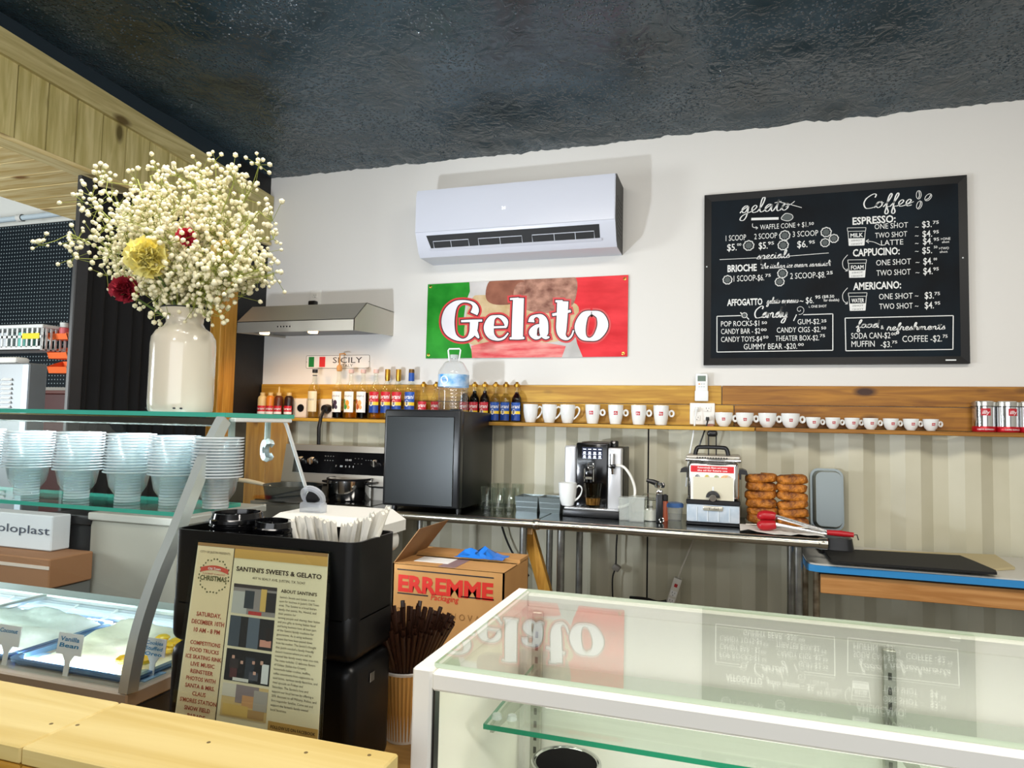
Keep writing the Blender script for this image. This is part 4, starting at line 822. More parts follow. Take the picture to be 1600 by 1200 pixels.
def bottle(px, lb, size, kind, cap, liq, Y=SY, level=.8, rz=0.):
    k = {'tall': 1.0, 'small': .735}[size]; R = .0365 if size == 'tall' else .0300; H2 = .300*k
    t = thing('syrup_bottle', lb, 'bottle', (SX(px, 640, Y), Y, SZ), rz, 'syrup bottles on the shelf')
    zs = .56*H2 if size == 'tall' else .55*H2
    MB().lathe([(0, 0), (R*.92, 0), (R, .006), (R, zs), (R*.9, zs+.022*k), (R*.42, zs+.055*k), (.0135, zs+.068*k), (.0125, H2*.93), (.0145, H2*.94), (.0145, H2), (0, H2)], 24).build('glass_body', M_bg, t)
    zl = zs*level; r2 = R-.003
    prof = [(0, .004), (r2, .006), (r2, min(zl, zs))]
    if zl > zs: prof += [(R*.85, zs+.022*k), (R*.38, zs+.055*k), (.0105, min(zl, H2*.9))]
    prof.append((0, prof[-1][1])); MB().lathe(prof, 20).build('syrup', liq, t)
    z0, z1 = ((.04*H2, .50*H2) if size == 'small' else (.13*H2, .55*H2)); label_art(t, R, z0, z1, kind, -PI/2+math.radians(-14))
    if cap == 'gold_long': MB().lathe([(0, H2*1.005), (.016, H2*1.005), (.0165, H2*.84), (.0135, H2*.77)], 18).build('foil_cap', mat('gold_foil', (196, 150, 60), .3, 1.), t)
    elif cap == 'gold': MB().lathe([(0, H2*1.03), (.007, H2*1.03), (.010, H2*.99), (.0175, H2*.97), (.0175, H2*.9), (.0145, H2*.9)], 18).build('cap', mat('gold_foil'), t)
    elif cap == 'blue':
        MB().lathe([(0, H2*1.005), (.0165, H2*1.005), (.017, H2*.93)], 18).build('cap', mat('cap_bronze', (120, 90, 50), .35, .8), t); MB().lathe([(.017, H2*.93), (.0175, H2*.77)], 18).build('neck_wrap', mat('label_blue'), t)
    elif cap == 'black': MB().lathe([(0, H2*1.005), (.0165, H2*1.005), (.0165, H2*.935)], 18).build('cap', M_blk, t); MB().lathe([(.0145, H2*.885), (.0145, H2*.87)], 18).build('neck_ring', M_blk, t)
    elif cap == 'white': MB().lathe([(0, H2*1.005), (.0165, H2*1.005), (.0165, H2*.93)], 18).build('cap', mat('cap_pink', (225, 190, 180), .4), t)
    elif cap == 'pump':
        P = mat('pump_wood', (205, 150, 85), .5); MB().lathe([(0, H2*1.10), (.010, H2*1.10), (.017, H2*1.06), (.017, H2*.99), (.013, H2*.97)], 18).build('pump_collar', P, t)
        MB().tube([(0, 0, H2*1.08), (0, 0, H2*1.33)], [.006, .0035], 8).build('pump_stem', P, t); MB().tube([(-.004, 0, H2*1.325), (.03, 0, H2*1.335), (.04, 0, H2*1.31)], .0042, 8).build('pump_spout', P, t)
    return t
AM = liquid('amber', (250, 222, 160)); DK = liquid('dark', (60, 14, 8)); CL = liquid('clear', (240, 238, 225)); RED = liquid('red', (120, 14, 26)); VD = liquid('espresso', (36, 16, 12))
bottle(490, 'clear syrup bottle with black cap beside the white range outlet', 'tall', 'clear', 'black', CL, 3.67, .9)
bottle(528, 'syrup bottle with wooden pump under the SICILY sign', 'tall', 'berry', 'pump', VD, SY, .3)
bottle(547, 'clear syrup bottle with white label and green fruit picture', 'tall', 'green', 'white', AM, SY, .25)
bottle(566, 'syrup bottle with white label, orange picture and dark syrup', 'tall', 'amber', 'white', DK, SY, .95)
bottle(586, 'tall bottle with red and yellow label and plain top', 'tall', 'red', 'white', AM, SY, .5)
bottle(604, 'tall bottle with red label and gold foil neck, left of two', 'tall', 'red', 'gold_long', CL, SY, .7)
bottle(621, 'tall bottle with red label and gold foil neck, right of two', 'tall', 'red', 'gold_long', CL, 3.70, .7)
bottle(641.5, 'tall bottle with blue label and blue neck wrap', 'tall', 'blue', 'blue', CL, SY, .7)
bottle(661, 'small gold-capped bottle with red label left of the water jug', 'small', 'red', 'gold', AM, SY, .8)
bottle(681, 'small red-labelled bottle half hidden by the left side of the water jug', 'small', 'red', 'gold', AM, SY, .8)
bottle(726, 'small red-labelled bottle half hidden by the right side of the water jug', 'small', 'red', 'gold', DK, SY, 1.3)
bottle(741, 'small gold-capped bottle with red label, first right of the water jug', 'small', 'red', 'gold', DK, SY, 1.45)
bottle(757, 'small gold-capped bottle with red label next to the blue-labelled ones', 'small', 'red', 'gold', RED, SY, 1.45)
bottle(774, 'small blue-labelled syrup bottle nearest the red-labelled ones', 'small', 'blue', 'gold', CL, SY, 1.2)
bottle(790, 'small blue-labelled syrup bottle, middle of three', 'small', 'blue', 'gold', CL, SY, 1.2)
bottle(807, 'small blue-labelled bottle of dark red syrup beside the plain mugs', 'small', 'blue', 'gold', RED, SY, 1.4)
for px, lb, c, h in ((409.5, 'small cream sauce bottle with red label at the shelf end', (226, 200, 140), .158), (422, 'small orange sauce bottle between the cream and brown ones', (220, 130, 40), .158), (435, 'small brown sauce bottle with spout tip', (96, 44, 24), .158), (451, 'small dark chocolate sauce bottle with red label', (44, 22, 20), .158)):
    t = thing('sauce_bottle', lb, 'bottle', (SX(px, 640, 3.67), 3.67, SZ), 0, 'sauce bottles on the shelf end'); R = .0285
    MB().lathe([(0, 0), (R*.95, 0), (R, .005), (R, h*.72), (R*.9, h*.8), (R*.55, h*.86), (0, h*.86)], 22).build('body', mat('sauce_%d%d' % (c[0], c[1]), c, .3), t)
    MB().lathe([(.015, h*.85), (.015, h*.98), (0, h*.98)], 16).build('cap', mat('sauce_cap', (220, 190, 130), .4), t)
    if px == 435: MB().lathe([(.006, h*.98), (.003, h*1.22), (0, h*1.22)], 12).build('spout', mat('sauce_cap'), t)
    label_art(t, R, .02, h*.72, 'sauce')
# 240 V outlets behind the stove, one with the thick black cord
for px, lb, plug in ((470.5, 'white range outlet box with round black socket and no cord', 0), (514, 'white range outlet box with thick black cord plugged in', 1)):
    a = at_y(px-10.5, 623, 3.73); b = at_y(px+10.5, 653.5, 3.73); W2 = b.x-a.x; H2 = a.z-b.z
    t = thing('range_outlet', lb, 'outlet', ((a.x+b.x)/2, WALL-.0225, SZ), 0, 'range outlets behind the stove')
    MB().rbox(-W2/2, W2/2, -.03, 0, 0, H2, .004, 2).build('cover_box', mat('outlet_cream', (238, 226, 208), .4), t)
    MB().lathe([(0, .006), (.022, .006), (.025, 0)], 20).build('socket', M_blk, t, (.012, -.03, H2*.5), (PI/2, 0, 0))
    if plug:
        MB().lathe([(0, .04), (.024, .036), (.030, .006), (.026, 0)], 20).build('plug', M_blk, t, (.008, -.036, H2*.48), (PI/2, 0, 0))
        MB().tube([(.008, -.07, H2*.42), (.01, -.105, H2*.1), (.012, -.128, -.06), (.012, -.12, -.25), (.01, -.1, -.5)], .011, 10).build('cord', M_blk, t)
# wooden panel on the wall between the black corner and the stove
t = thing('wood_panel', 'pine panel of upright boards between the black wall and the stove', 'panel', (at_y(383, 700, 3.62).x, 3.62, 0)); W2 = at_y(448, 700, 3.62).x-at_y(383, 700, 3.62).x
for k, (a, b) in enumerate(((0, .5), (.505, 1))): MB().rbox(W2*a, W2*b, 0, .02, 0, SZ-.03, .002, 1).build('plank', M_post, t)
# ------------------------------------------------------------------ stove, steel tables and what stands on them
TZ = .91
def stove():
    x0 = at_z(420, 778, .92).x; c = at_z(541, 787, .92); x0 = -2.55; x1 = x0+.755; Yf = c.y
    t = thing('electric_range', 'stainless electric range with black glass top and knobbed backguard', 'range', (x0, Yf, 0)); W2 = x1-x0; D = 3.62-Yf
    MB().rbox(0, W2, .02, D, .02, .885, .004, 1).build('body', M_steel, t); MB().rbox(.02, W2-.02, 0, .02, .2, .76, .006, 2).build('oven_door', M_steel, t)
    MB().tube([(.06, -.045, .72), (W2-.06, -.045, .72)], .012, 10).build('door_handle', M_steel, t)
    MB().rbox(0, W2, 0, D, .885, .905, .003, 1).build('steel_rim', M_steel, t); MB().rbox(.012, W2-.012, .02, D-.08, .9, .912, .003, 1).build('glass_cooktop', mat('cooktop_glass', (12, 12, 14), .06), t)
    zt = at_y(500, 695, 3.58).z; zb = .985; y1 = D-.05
    MB().ext([(y1-.05, zb-.05), (y1-.05, zb), (y1-.07, zb+.005), (y1-.03, zt), (D, zt), (D, .905), (y1-.05, .905)], 0, W2, 'x').build('backguard', M_steel, t)
    f = lambda u, v, e=.002: (u, y1-.07+.04*(v-zb-.005)/(zt-zb-.005)-e, v)
    zp0, zp1 = zb+.065, zt-.035
    q = MB(); q.add([f(.07, zp0), f(W2-.03, zp0), f(W2-.03, zp1), f(.07, zp1)], [(0, 1, 2, 3)]); q.build('control_panel', M_blkg, t)
    q = MB(); q.add([f(.0, zb+.008, .001), f(W2, zb+.008, .001), f(W2, zb-.004, -.006), f(0, zb-.004, -.006)], [(0, 1, 2, 3)]); q.build('shadow_gap', M_blk, t)
    zc = (zp0+zp1)/2+.01
    for u in (.12, .20, .62, .70):
        k = thing_part_knob(t, f(u, zc, .004))
    l = MB(); 
    for s, a, b, z in (('- - - -', .28, .34, .035), ('- - - -', .28, .34, .01), ('10:40', .42, .46, .015), ('. . .', .48, .53, .03), ('. . .', .48, .53, .0), ('- - -', .55, .59, .02), ('F    00   0   0   0', .36, .48, -.022)):
        v2, f2 = text2(s, a, b, zc+z-.012, .011); flat(v2, f2, l, lambda u, v: f(u, v, .0032))
    l.build('panel_lettering', mat('panel_print', (215, 218, 220), .4), t)['kind'] = 'stuff'
    return t
def thing_part_knob(t, p):
    o = MB().lathe([(0, .028), (.019, .028), (.021, .02), (.022, 0)], 20).build('knob', M_chrome, t, p, (PI/2+.2, 0, 0)); MB().box(-.0025, .0025, -.018, .018, .028, .031).build('pointer', M_steel, o); return o
rng = stove(); RX, RYf = rng.location.x, rng.location.y
# pans on the stove
c = at_z(523, 784, .915); px_ = thing('stock_pot', 'shiny steel pot with black rim on the front of the stove', 'pot', (c.x, c.y+.15, .9125)); R = .125
MB().lathe([(0, 0), (R-.006, 0), (R, .01), (R, .118), (R+.004, .121), (R-.003, .121), (R-.004, .012), (0, .008)], 32).build('pot_body', M_chrome, px_); MB().lathe([(R+.003, .112), (R+.006, .12), (R+.003, .124), (R-.004, .124)], 32).build('rim', M_blk, px_)
for s in (1, -1): MB().tube([(s*(R-.002), -.03, .095), (s*(R+.035), -.025, .10), (s*(R+.035), .025, .10), (s*(R-.002), .03, .095)], .006, 8).build('handle', M_blk, px_)
c = at_z(455, 780, .915); t = thing('frying_pan', 'deep dark frying pan with pale handle on the left burners', 'pan', (-2.30, 3.27, .9125)); R = .158
MB().lathe([(0, 0), (R*.82, 0), (R*.9, .008), (R, .088), (R+.003, .09), (R-.003, .09), (R*.86, .012), (0, .008)], 36).build('pan_body', mat('pan_dark', (22, 28, 30), .3), t)
MB().tube([(-R+.01, 0, .07), (-R-.05, -.01, .085), (-R-.12, -.03, .098), (-R-.20, -.05, .105)], [.008, .011, .013, .011], 10).build('handle', mat('handle_cream', (214, 198, 170), .45), t)
# steel work tables
def steel_table(x0, x1, lb, legs):
    t = thing('steel_table', lb, 'table', (x0, 3.15, 0)); W2 = x1-x0; D = .585; S = mat('table_steel', (92, 98, 98), .16, 1.); P = mat('galvanised', (168, 170, 166), .35, 1., vary=((140, 142, 140), 20))
    MB().rbox(0, W2, .0, D, TZ-.012, TZ, .003, 1).build('table_top', S, t); MB().rbox(0.01, W2-.01, .02, D-.01, TZ-.04, TZ-.012, .003, 1).build('under_brace', mat('brace_dark', (60, 60, 58), .5, .6), t)
    MB().tube([(.006, -.004, TZ-.018), (W2-.006, -.004, TZ-.018)], .021, 14).build('front_roll_edge', mat('roll_edge', (205, 200, 186), .22, 1.), t)
    for lx, ly, r in legs: MB().tube([(lx-x0, ly-3.15, 0), (lx-x0, ly-3.15, TZ-.03)], r, 12).build('leg', P, t)
    return t
jx = at_y(838, 812, 3.15).x; xa = at_y(563, 795, 3.15).x; xb = at_y(1291, 845, 3.15).x
L = lambda px, Y: (at_y(px, 880, Y).x, Y, .0185)
t1 = steel_table(xa, jx-.003, 'steel work table carrying the black fridge and glasses', [L(817, 3.21), (at_y(656, 840, 3.22).x, 3.22, .012), L(858, 3.66), (xa+.1, 3.66, .016)])
t2 = steel_table(jx+.003, xb, 'steel work table carrying the coffee machine and fryer', [L(876, 3.21), L(1247, 3.21), L(1236, 3.66), L(905, 3.66)])
MB().lathe([(.024, -.014), (.026, -.008), (.026, .008), (.024, .014)], 14).build('joint_collar', mat('roll_edge'), t2, (0, -.004, TZ-.018), (0, PI/2, 0))
MB().lathe([(.0, -.004), (.022, -.004), (.024, .0), (.024, .03), (.021, .032)], 14).build('end_cap', mat('roll_edge'), t2, (xb-jx-.03, -.004, TZ-.018), (0, PI/2, 0))
# slanted wooden brace below
a = at_y(823, 825, 3.24); b = at_y(862, 965, 3.30)
o = MB(); dv = (b-a); b2 = a+dv*2.5; w2 = .03
o.add([(a.x-w2, a.y, a.z), (a.x+w2, a.y, a.z), (a.x+w2, a.y+.04, a.z), (a.x-w2, a.y+.04, a.z), (b2.x-w2, b2.y, b2.z), (b2.x+w2, b2.y, b2.z), (b2.x+w2, b2.y+.04, b2.z), (b2.x-w2, b2.y+.04, b2.z)], [(3, 2, 1, 0), (4, 5, 6, 7), (0, 1, 5, 4), (1, 2, 6, 5), (2, 3, 7, 6), (3, 0, 4, 7)])
tag(o.build('wooden_brace', M_post), 'slanted wooden brace leaning under the steel table', 'brace')
o = MB().rbox(-w2, w2, -.004, .0, -.03, .0, .002, 1); o.build('sawn_end', mat('end_grain', (238, 190, 130), .6), bpy.data.objects['wooden_brace'], tuple(a))
# cables and power strip under the tables
def loose(nm, lb, pts, r, m, cat='cable'):
    return tag(MB().tube([tuple(p) for p in spline([Vector(p) for p in pts], 6)], r, 7).build(nm, m), lb, cat)
loose('black_cable', 'black cable drooping beside the cardboard box under the table', [at_y(783, 818, 3.7), at_y(790, 840, 3.7), at_y(800, 862, 3.7), at_y(812, 880, 3.7), at_y(826, 900, 3.72)], .006, M_blk)
t = thing('plugged_cable', 'black cable with a grey plug joint hanging on the corrugated wall', 'cable', at_y(962, 890, 3.72))
lo = lambda x, y: Vector(at_y(x, y, 3.72))-Vector(t.location)
MB().tube([tuple(p) for p in spline([lo(965, 825), lo(963, 855), lo(962, 885), lo(957, 905), lo(958, 950), lo(960, 1000)], 6)], .0045, 7).build('cord', M_blk, t)
MB().rbox(-.022, .018, -.02, .02, -.005, .028, .008, 2).build('plug_joint', mat('plug_grey', (130, 125, 115), .5), t, rot=(0, .5, 0))
a = at_y(1046, 946, 3.68)
t = thing('power_strip', 'white power strip with red switch hanging on the wall', 'power strip', tuple(a), 0, None, (0, math.radians(17), 0))
MB().rbox(-.021, .021, -.02, .02, 0, .15, .004, 2).build('body', mat('strip_white', (222, 218, 205), .4), t); MB().rbox(-.008, .008, -.026, -.02, .105, .122, .002, 1).build('switch', mat('switch_red', (190, 40, 40), .4), t)
for z in (.03, .07): outlet(t, 0, z, -.02)
MB().tube([tuple(p) for p in spline([(0, 0, .15), (.0, .01, .2), (.01, .02, .35), (.0, .03, .42)], 5)], .0045, 8).build('cord', mat('cord_beige', (205, 200, 182), .5), t)
MB().tube([tuple(p) for p in spline([(-.02, -.022, .02), (-.06, -.03, .0), (-.12, -.02, -.01), (-.2, .0, -.04)], 5)], .009, 8).build('plugged_lead', M_blk, t)
# fridge
def fridge():
    x0 = at_y(600, 700, 3.2).x; x1 = at_y(718, 700, 3.2).x; zt = at_y(660, 640, 3.2).z; zb = TZ+.018; yb = 3.70
    t = thing('mini_fridge', 'black mini fridge with brushed door on the steel table', 'fridge', (x0, 3.2, TZ)); W2 = x1-x0; H2 = zt-TZ
    MB().rbox(0, W2, .055, yb-3.2, .018, H2-.004, .006, 2).build('cabinet', mat('fridge_black', (16, 17, 19), .38), t)
    MB().rbox(-.002, W2+.002, .0, .052, .02, H2, .010, 3).build('door', mat('fridge_trim', (22, 23, 25), .3), t)
    MB().rbox(.012, W2-.03, -.004, .002, .03, H2-.035, .003, 1).build('door_panel', mat('fridge_panel', (46, 48, 48), .36, .85, bump=(80, .04, (1, 1, 20))), t)
    l = MB(); v2, f2 = text2('hisense' if False else 'Insignia', W2*.36, W2*.62, H2*.79, .016); flat(v2, f2, l, lambda u, v: (u, -.0046, v)); l.build('logo', mat('fridge_logo', (30, 32, 34), .3, .5), t)
    for x in (.03, W2-.03):
        for y in (.08, yb-3.2-.04): MB().lathe([(.014, 0), (.014, .02)], 12).build('foot', M_blk, t, (x, y, 0))
    MB().rbox(W2-.07, W2-.015, .03, .06, H2-.002, H2+.006, .002, 1).build('hinge_cover', M_blk, t)
    return t
fr = fridge(); FT = at_y(660, 640, 3.2).z
# water jug on the fridge
def jug():
    c = at_y(707.5, 640, 3.42); t = thing('water_jug', 'clear ribbed plastic water jug with blue label on the fridge', 'jug', (c.x, 3.42, FT)); R = .083
    pr = [(0, 0), (R*.9, .0), (R, .01)]
    for k in range(6): z = .015+k*.018; pr += [(R, z), (R*.965, z+.006), (R*.965, z+.010), (R, z+.016)]
    pr += [(R, .125), (R, .20), (R*.97, .215), (R*.6, .262), (.024, .272), (.021, .278), (.021, .292)]
    MB().lathe(pr, 32).build('jug_body', glass('jug_plastic', (250, 251, 252), 1.5, .05, .03), t); MB().lathe([(0, .004), (R*.93, .008), (R*.93, .11), (0, .11)], 28).build('water', glass('water', (250, 251, 252), 1.4, .03), t)
    MB().lathe([(.0225, .282), (.0235, .303), (0, .304)], 20).build('cap', glass('cap_clear', (230, 236, 240), 1.4, .1, .5), t)
    MB().lathe([(R+.001, .128), (R+.001, .194)], 36).build('label', mat('label_sky', (62, 150, 214), .35, vary=((214, 232, 246), 16)), t)
    q = MB(); A = -PI/2-.25; q.add([((R+.0018)*math.cos(A+.3*math.cos(k)), (R+.0018)*math.sin(A+.3*math.cos(k)), .163+.021*math.sin(k)) for k in [2*PI*i/16 for i in range(16)]], [list(range(16))]); q.build('label_oval', mat('label_pale', (225, 230, 244), .4), t)
    l = MB(); v2, f2 = text2('PURE WATER' if False else 'WATER', -.014, .014, .158, .008, .01); flat(v2, f2, l, lambda u, v: ((R+.0024)*math.cos(A+u/R), (R+.0024)*math.sin(A+u/R), v)); l.build('label_lettering', mat('print_blue', (70, 110, 180), .4), t)
    MB().tube([(-.028, 0, .27), (-.036, 0, .328), (-.03, 0, .336), (.03, 0, .336), (.036, 0, .328), (.028, 0, .27)], .0045, 8).build('handle', mat('handle_white', (236, 238, 240), .35), t)
jug()
# tumblers
M_gl = glass('tumbler_glass', (250, 252, 250), 1.75)
def tumbler(loc, lb, first=None):
    if first: c = copy_tree(first); c.location = loc; c['label'] = lb; return c
    t = thing('glass_tumbler', lb, 'glass', loc, 0, 'tumblers beside the fridge'); pr = [(0, 0), (.026, 0), (.028, .003), (.0275, .02), (.031, .05), (.034, .10), (.0345, .118), (.033, .118), (.0325, .1), (.0295, .05), (.025, .016), (0, .014)]
    n = 24; m = MB(); vs = []
    for j, (r, z) in enumerate(pr):
        for i in range(n): a = 2*PI*i/n; k = r*(1+(.045*math.cos(8*a) if j in (2, 3, 4) else 0)); vs.append((k*math.cos(a), k*math.sin(a), z))
    m.add(vs, [(j*n+i, j*n+(i+1) % n, (j+1)*n+(i+1) % n, (j+1)*n+i) for j in range(len(pr)-1) for i in range(n)]); m.build('tumbler_wall', M_gl, t)
    MB().lathe([(0, .001), (.024, .001), (.024, .012), (0, .013)], 16).build('thick_base', glass('tumbler_base', (240, 244, 240), 1.6), t)
    return t
g0 = None
for (x, y), lb in zip(((749, 788), (757, 797), (775, 799), (792, 799), (806, 790), (783, 789), (766, 789)), ('clear ridged tumbler closest to the fridge', 'clear ridged tumbler at the front beside the fridge', 'clear ridged tumbler in the middle of the front row', 'clear ridged tumbler at the front beside the grey pans', 'clear ridged tumbler behind the left grey pan', 'clear ridged tumbler in the middle of the back row', 'clear ridged tumbler in the back row near the fridge')):
    p = at_z(x, y, TZ); q = tumbler((p.x, p.y+.034, TZ), lb, g0); g0 = g0 or q
# small grey pans
def small_pan(x0, x1, lb, Y):
    a = at_z(x0, 798.5, TZ); b = at_z(x1, 799, TZ); Y = 3.42; xa, xb = at_y(x0, 790, Y).x, at_y(x1, 790, Y).x; h = .078; s = .008
    t = thing('loaf_tin', lb, 'tin', ((xa+xb)/2, Y, TZ), 0, 'small grey tins by the coffee machine'); W2 = (xb-xa)/2; D = .15; G = mat('tin_grey', (112, 122, 122), .32, .5)
    m = MB(); o = [(-W2+s, 0+s), (W2-s, 0+s), (W2-s, D-s), (-W2+s, D-s)]; u = [(-W2, 0), (W2, 0), (W2, D), (-W2, D)]; e = .003
    i1 = [(-W2+e, e), (W2-e, e), (W2-e, D-e), (-W2+e, D-e)]; i0 = [(-W2+s+e, s+e), (W2-s-e, s+e), (W2-s-e, D-s-e), (-W2+s+e, D-s-e)]
    vs = [(*p, 0) for p in o]+[(*p, h) for p in u]+[(*p, h) for p in i1]+[(*p, .004) for p in i0]
    f = [(3, 2, 1, 0), (12, 13, 14, 15)]
    for k in range(4): j = (k+1) % 4; f += [(k, j, 4+j, 4+k), (4+k, 4+j, 8+j, 8+k), (8+k, 8+j, 12+j, 12+k)]
    m.add(vs, f); m.build('pan_wall', G, t)
    for z in (.022, .05): MB().box(-W2+s*.6, W2-s*.6, -.0015+s*(1-z/h), .002+s*(1-z/h), z, z+.004).build('ridge', G, t)
small_pan(804, 840.5, 'small grey loaf tin next to the tumblers', 0); small_pan(841, 876, 'small grey loaf tin next to the coffee machine', 0)
# coffee machine
def coffee():
    Yb = 3.36; xa = at_y(879, 800, Yb).x; xb = at_y(968, 810, Yb).x
    t = thing('coffee_machine', 'black and silver bean-to-cup coffee machine with lit screen', 'coffee machine', ((xa+xb)/2, Yb, TZ)); ox = (xa+xb)/2
    X = lambda px, Y, y=740: at_y(px, y, Y).x-ox
    Z = lambda py, Y, x=925: at_y(x, py, Y).z-TZ
    S = mat('machine_silver', (205, 206, 208), .3, .35); B = M_blkg
    zt = Z(692, 3.42)
    MB().rbox(xa-ox, xb-ox, 0, .31, .0, .035, .006, 2).build('base', M_blk, t)
    MB().rbox(xa-ox+.006, xb-ox-.006, .006, .10, .035, .045, .004, 2).build('drip_tray', mat('tray_silver', (215, 216, 218), .2, .7), t)
    m = MB()
    for k in range(9): m.box(xa-ox+.03+k*.028, xa-ox+.036+k*.028, .012, .095, .045, .047)
    m.build('drip_grate', M_chrome, t)
    MB().rbox(X(900, 3.42), X(971, 3.42), .10, .33, .035, zt-.02, .006, 2).build('body', M_blk, t)
    MB().rbox(X(900, 3.42), X(950, 3.42), .055, .12, .04, zt, .008, 3).build('front_panel', B, t)
    MB().rbox(X(882, 3.47), X(901, 3.47), .10, .24, .04, Z(697, 3.47), .012, 3).build('left_side_panel', S, t)
    MB().rbox(X(949.5, 3.42), X(971, 3.42), .058, .14, .035, Z(699, 3.42), .008, 3).build('right_side_panel', S, t)
    MB().rbox(X(905, 3.42), X(952, 3.42), .10, .30, zt-.02, zt+.004, .006, 2).build('top_lid', M_blk, t)
    k = MB().lathe([(0, .03), (.018, .03), (.021, .024), (.021, .0)], 18).build('top_knob', M_blk, t, (X(958, 3.46), .13, zt-.018)); MB().ball((0, -.018, .02), .009, n=6).build('knob_accent', M_chrome, k)
    f = lambda px, py: (X(px, 3.415), Z(py, 3.415)); y = .0545
    a = f(909, 699); b = f(941, 717); MB().box(a[0], b[0], y-.0008, y, b[1], a[1]).build('screen', mat('screen_navy', (20, 26, 48), .2, emit=.4), t)
    l = MB(); cw = (b[0]-a[0])/4; ch = (a[1]-b[1])/3
    for i in range(4):
        for j in range(3):
            x = a[0]+cw*(i+.5); z = b[1]+ch*(j+.5)
            if j == 2: l.box(x-cw*.3, x+cw*.3, y-.0016, y-.0012, z-ch*.1, z+ch*.1)
            else: l.box(x-cw*.22, x+cw*.22, y-.0016, y-.0012, z-ch*.1, z+ch*.34); l.box(x-cw*.34, x+cw*.34, y-.0016, y-.0012, z-ch*.38, z-ch*.24)
    l.build('screen_icons', mat('screen_icon', (225, 232, 250), .4, emit=1.2), t)
    c = f(923, 728); r = .016; MB().tube([(c[0]+r*math.cos(k), y-.002, c[1]+r*math.sin(k)) for k in [2*PI*i/24 for i in range(24)]], .0022, 6, closed=True).build('logo_ring', M_chrome, t)
    l = MB(); v2, f2 = text2('jura', c[0]-.011, c[0]+.011, c[1]-.004, .011, .012, .2); flat(v2, f2, l, lambda u, v: (u, y-.001, v)); l.build('logo', M_chrome, t)
    a = f(915, 732); b = f(929, 752); MB().rbox(a[0]+.004, b[0]-.004, .02, .06, b[1]+.01, a[1]+.004, .006, 2).build('spout_block', M_blkg, t)
    for x in (a[0], b[0]): MB().rbox(x-.003, x+.003, .02, .056, b[1], a[1], .002, 1).build('spout_trim', M_chrome, t)
    for dx in (-.01, .01): MB().lathe([(.005, 0), (.006, .018)], 10).build('spout_nozzle', M_blk, t, ((a[0]+b[0])/2+dx, .03, b[1]-.004))
    MB().box(a[0]+.006, b[0]-.006, .0185, .02, b[1]+.012, b[1]+.024).build('spout_badge', M_chrome, t)
    p = f(957, 708); q = f(957, 727); MB().tube([(p[0], .045, p[1]), (p[0], .045, q[1])], .013, 14).build('milk_frother', M_chrome, t); MB().rbox(p[0]-.012, p[0]+.016, .03, .058, q[1]-.012, q[1]+.012, .005, 2).build('frother_block', M_blkg, t); MB().ball((p[0]-.01, .03, q[1]), .009, n=6).build('frother_knob', M_chrome, t)
    MB().lathe([(.007, -.03), (.009, 0)], 10).build('frother_nozzle', M_chrome, t, (p[0]+.003, .045, q[1]-.01))
    h = lambda px, py, Y: Vector((at_y(px, py, Y).x-ox, Y-Yb, at_y(px, py, Y).z-TZ))
    MB().tube([tuple(v) for v in spline([h(963, 727, 3.41), h(975, 730, 3.40), h(986, 745, 3.39), h(992, 764, 3.39), h(990, 780, 3.38), h(980, 789, 3.37), h(966, 793, 3.36)], 6)], .0068, 9).build('milk_hose', mat('hose_white', (232, 230, 222), .35), t)
    return t
cm_ = coffee()
p = at_y(889, 791, 3.39); t = make_cup('mug', 'plain white mug on the coffee machine drip tray', (at_y(886, 780, 3.40).x, 3.412, TZ+.0475), .1, 'plain white mugs on the shelf', False, 'ear'); t.scale = (1.12,)*3
t = thing('espresso_glass', 'faceted glass with coffee left under the spout', 'glass', (at_y(926, 780, 3.40).x, 3.405, TZ+.0475))
MB().lathe([(0, 0), (.034, 0), (.036, .01), (.050, .12), (.048, .12), (.034, .012), (0, .010)], 12).build('glass_wall', glass('smoky_glass', (216, 208, 180), 1.5), t); MB().lathe([(0, .012), (.034, .012), (.038, .045), (0, .043)], 16).build('coffee_froth', mat('froth', (176, 138, 80), .6, vary=((120, 84, 40), 40)), t)
# jars and tubs to the right of it
M_fr = glass('frosted_plastic', (246, 248, 246), 1.3, .25, .22, (244, 246, 242))
def tub(px0, px1, py0, py1, lb, Y, m, lid=None):
    xa, xb = at_y(px0, 790, Y).x, at_y(px1, 790, Y).x; h = at_y(px0, py0, Y).z-TZ; W2 = (xb-xa)/2
    t = thing('plastic_tub', lb, 'container', ((xa+xb)/2, Y+W2, TZ)); s = .93
    q = MB(); o = lambda k, z: [(-W2*k, -W2*k, z), (W2*k, -W2*k, z), (W2*k, W2*k, z), (-W2*k, W2*k, z)]
    vs = o(s, 0)+o(1, h)+o(.96, h)+o(s*.96, .004); f = [(3, 2, 1, 0), (12, 13, 14, 15)]
    for k in range(4): j = (k+1) % 4; f += [(k, j, 4+j, 4+k), (4+k, 4+j, 8+j, 8+k), (8+k, 8+j, 12+j, 12+k)]
    q.add(vs, f); q.build('tub_wall', m, t); e = .004
    MB().box(-W2-e, W2+e, -W2-e, W2+e, h-.006, h-.001).build('rim', m, t)
    return t
tub(967, 985, 777, 807, 'frosted plastic tub touching the coffee machine', 3.33, M_fr); tub(983, 1007, 776, 811, 'larger frosted plastic tub beside the sugar jar', 3.30, M_fr)
c = at_y(1016, 800, 3.38); t = thing('sugar_jar', 'glass jar of white sugar with wire clasp lid', 'jar', (c.x, 3.40, TZ)); R = .044
MB().lathe([(0, 0), (R, 0), (R, .09), (R*.93, .1), (R*.93, .105)], 24).build('jar_body', M_gl, t); MB().lathe([(0, .003), (R*.93, .003), (R*.93, .052), (0, .056)], 20).build('sugar', mat('sugar', (240, 238, 230), .8), t)
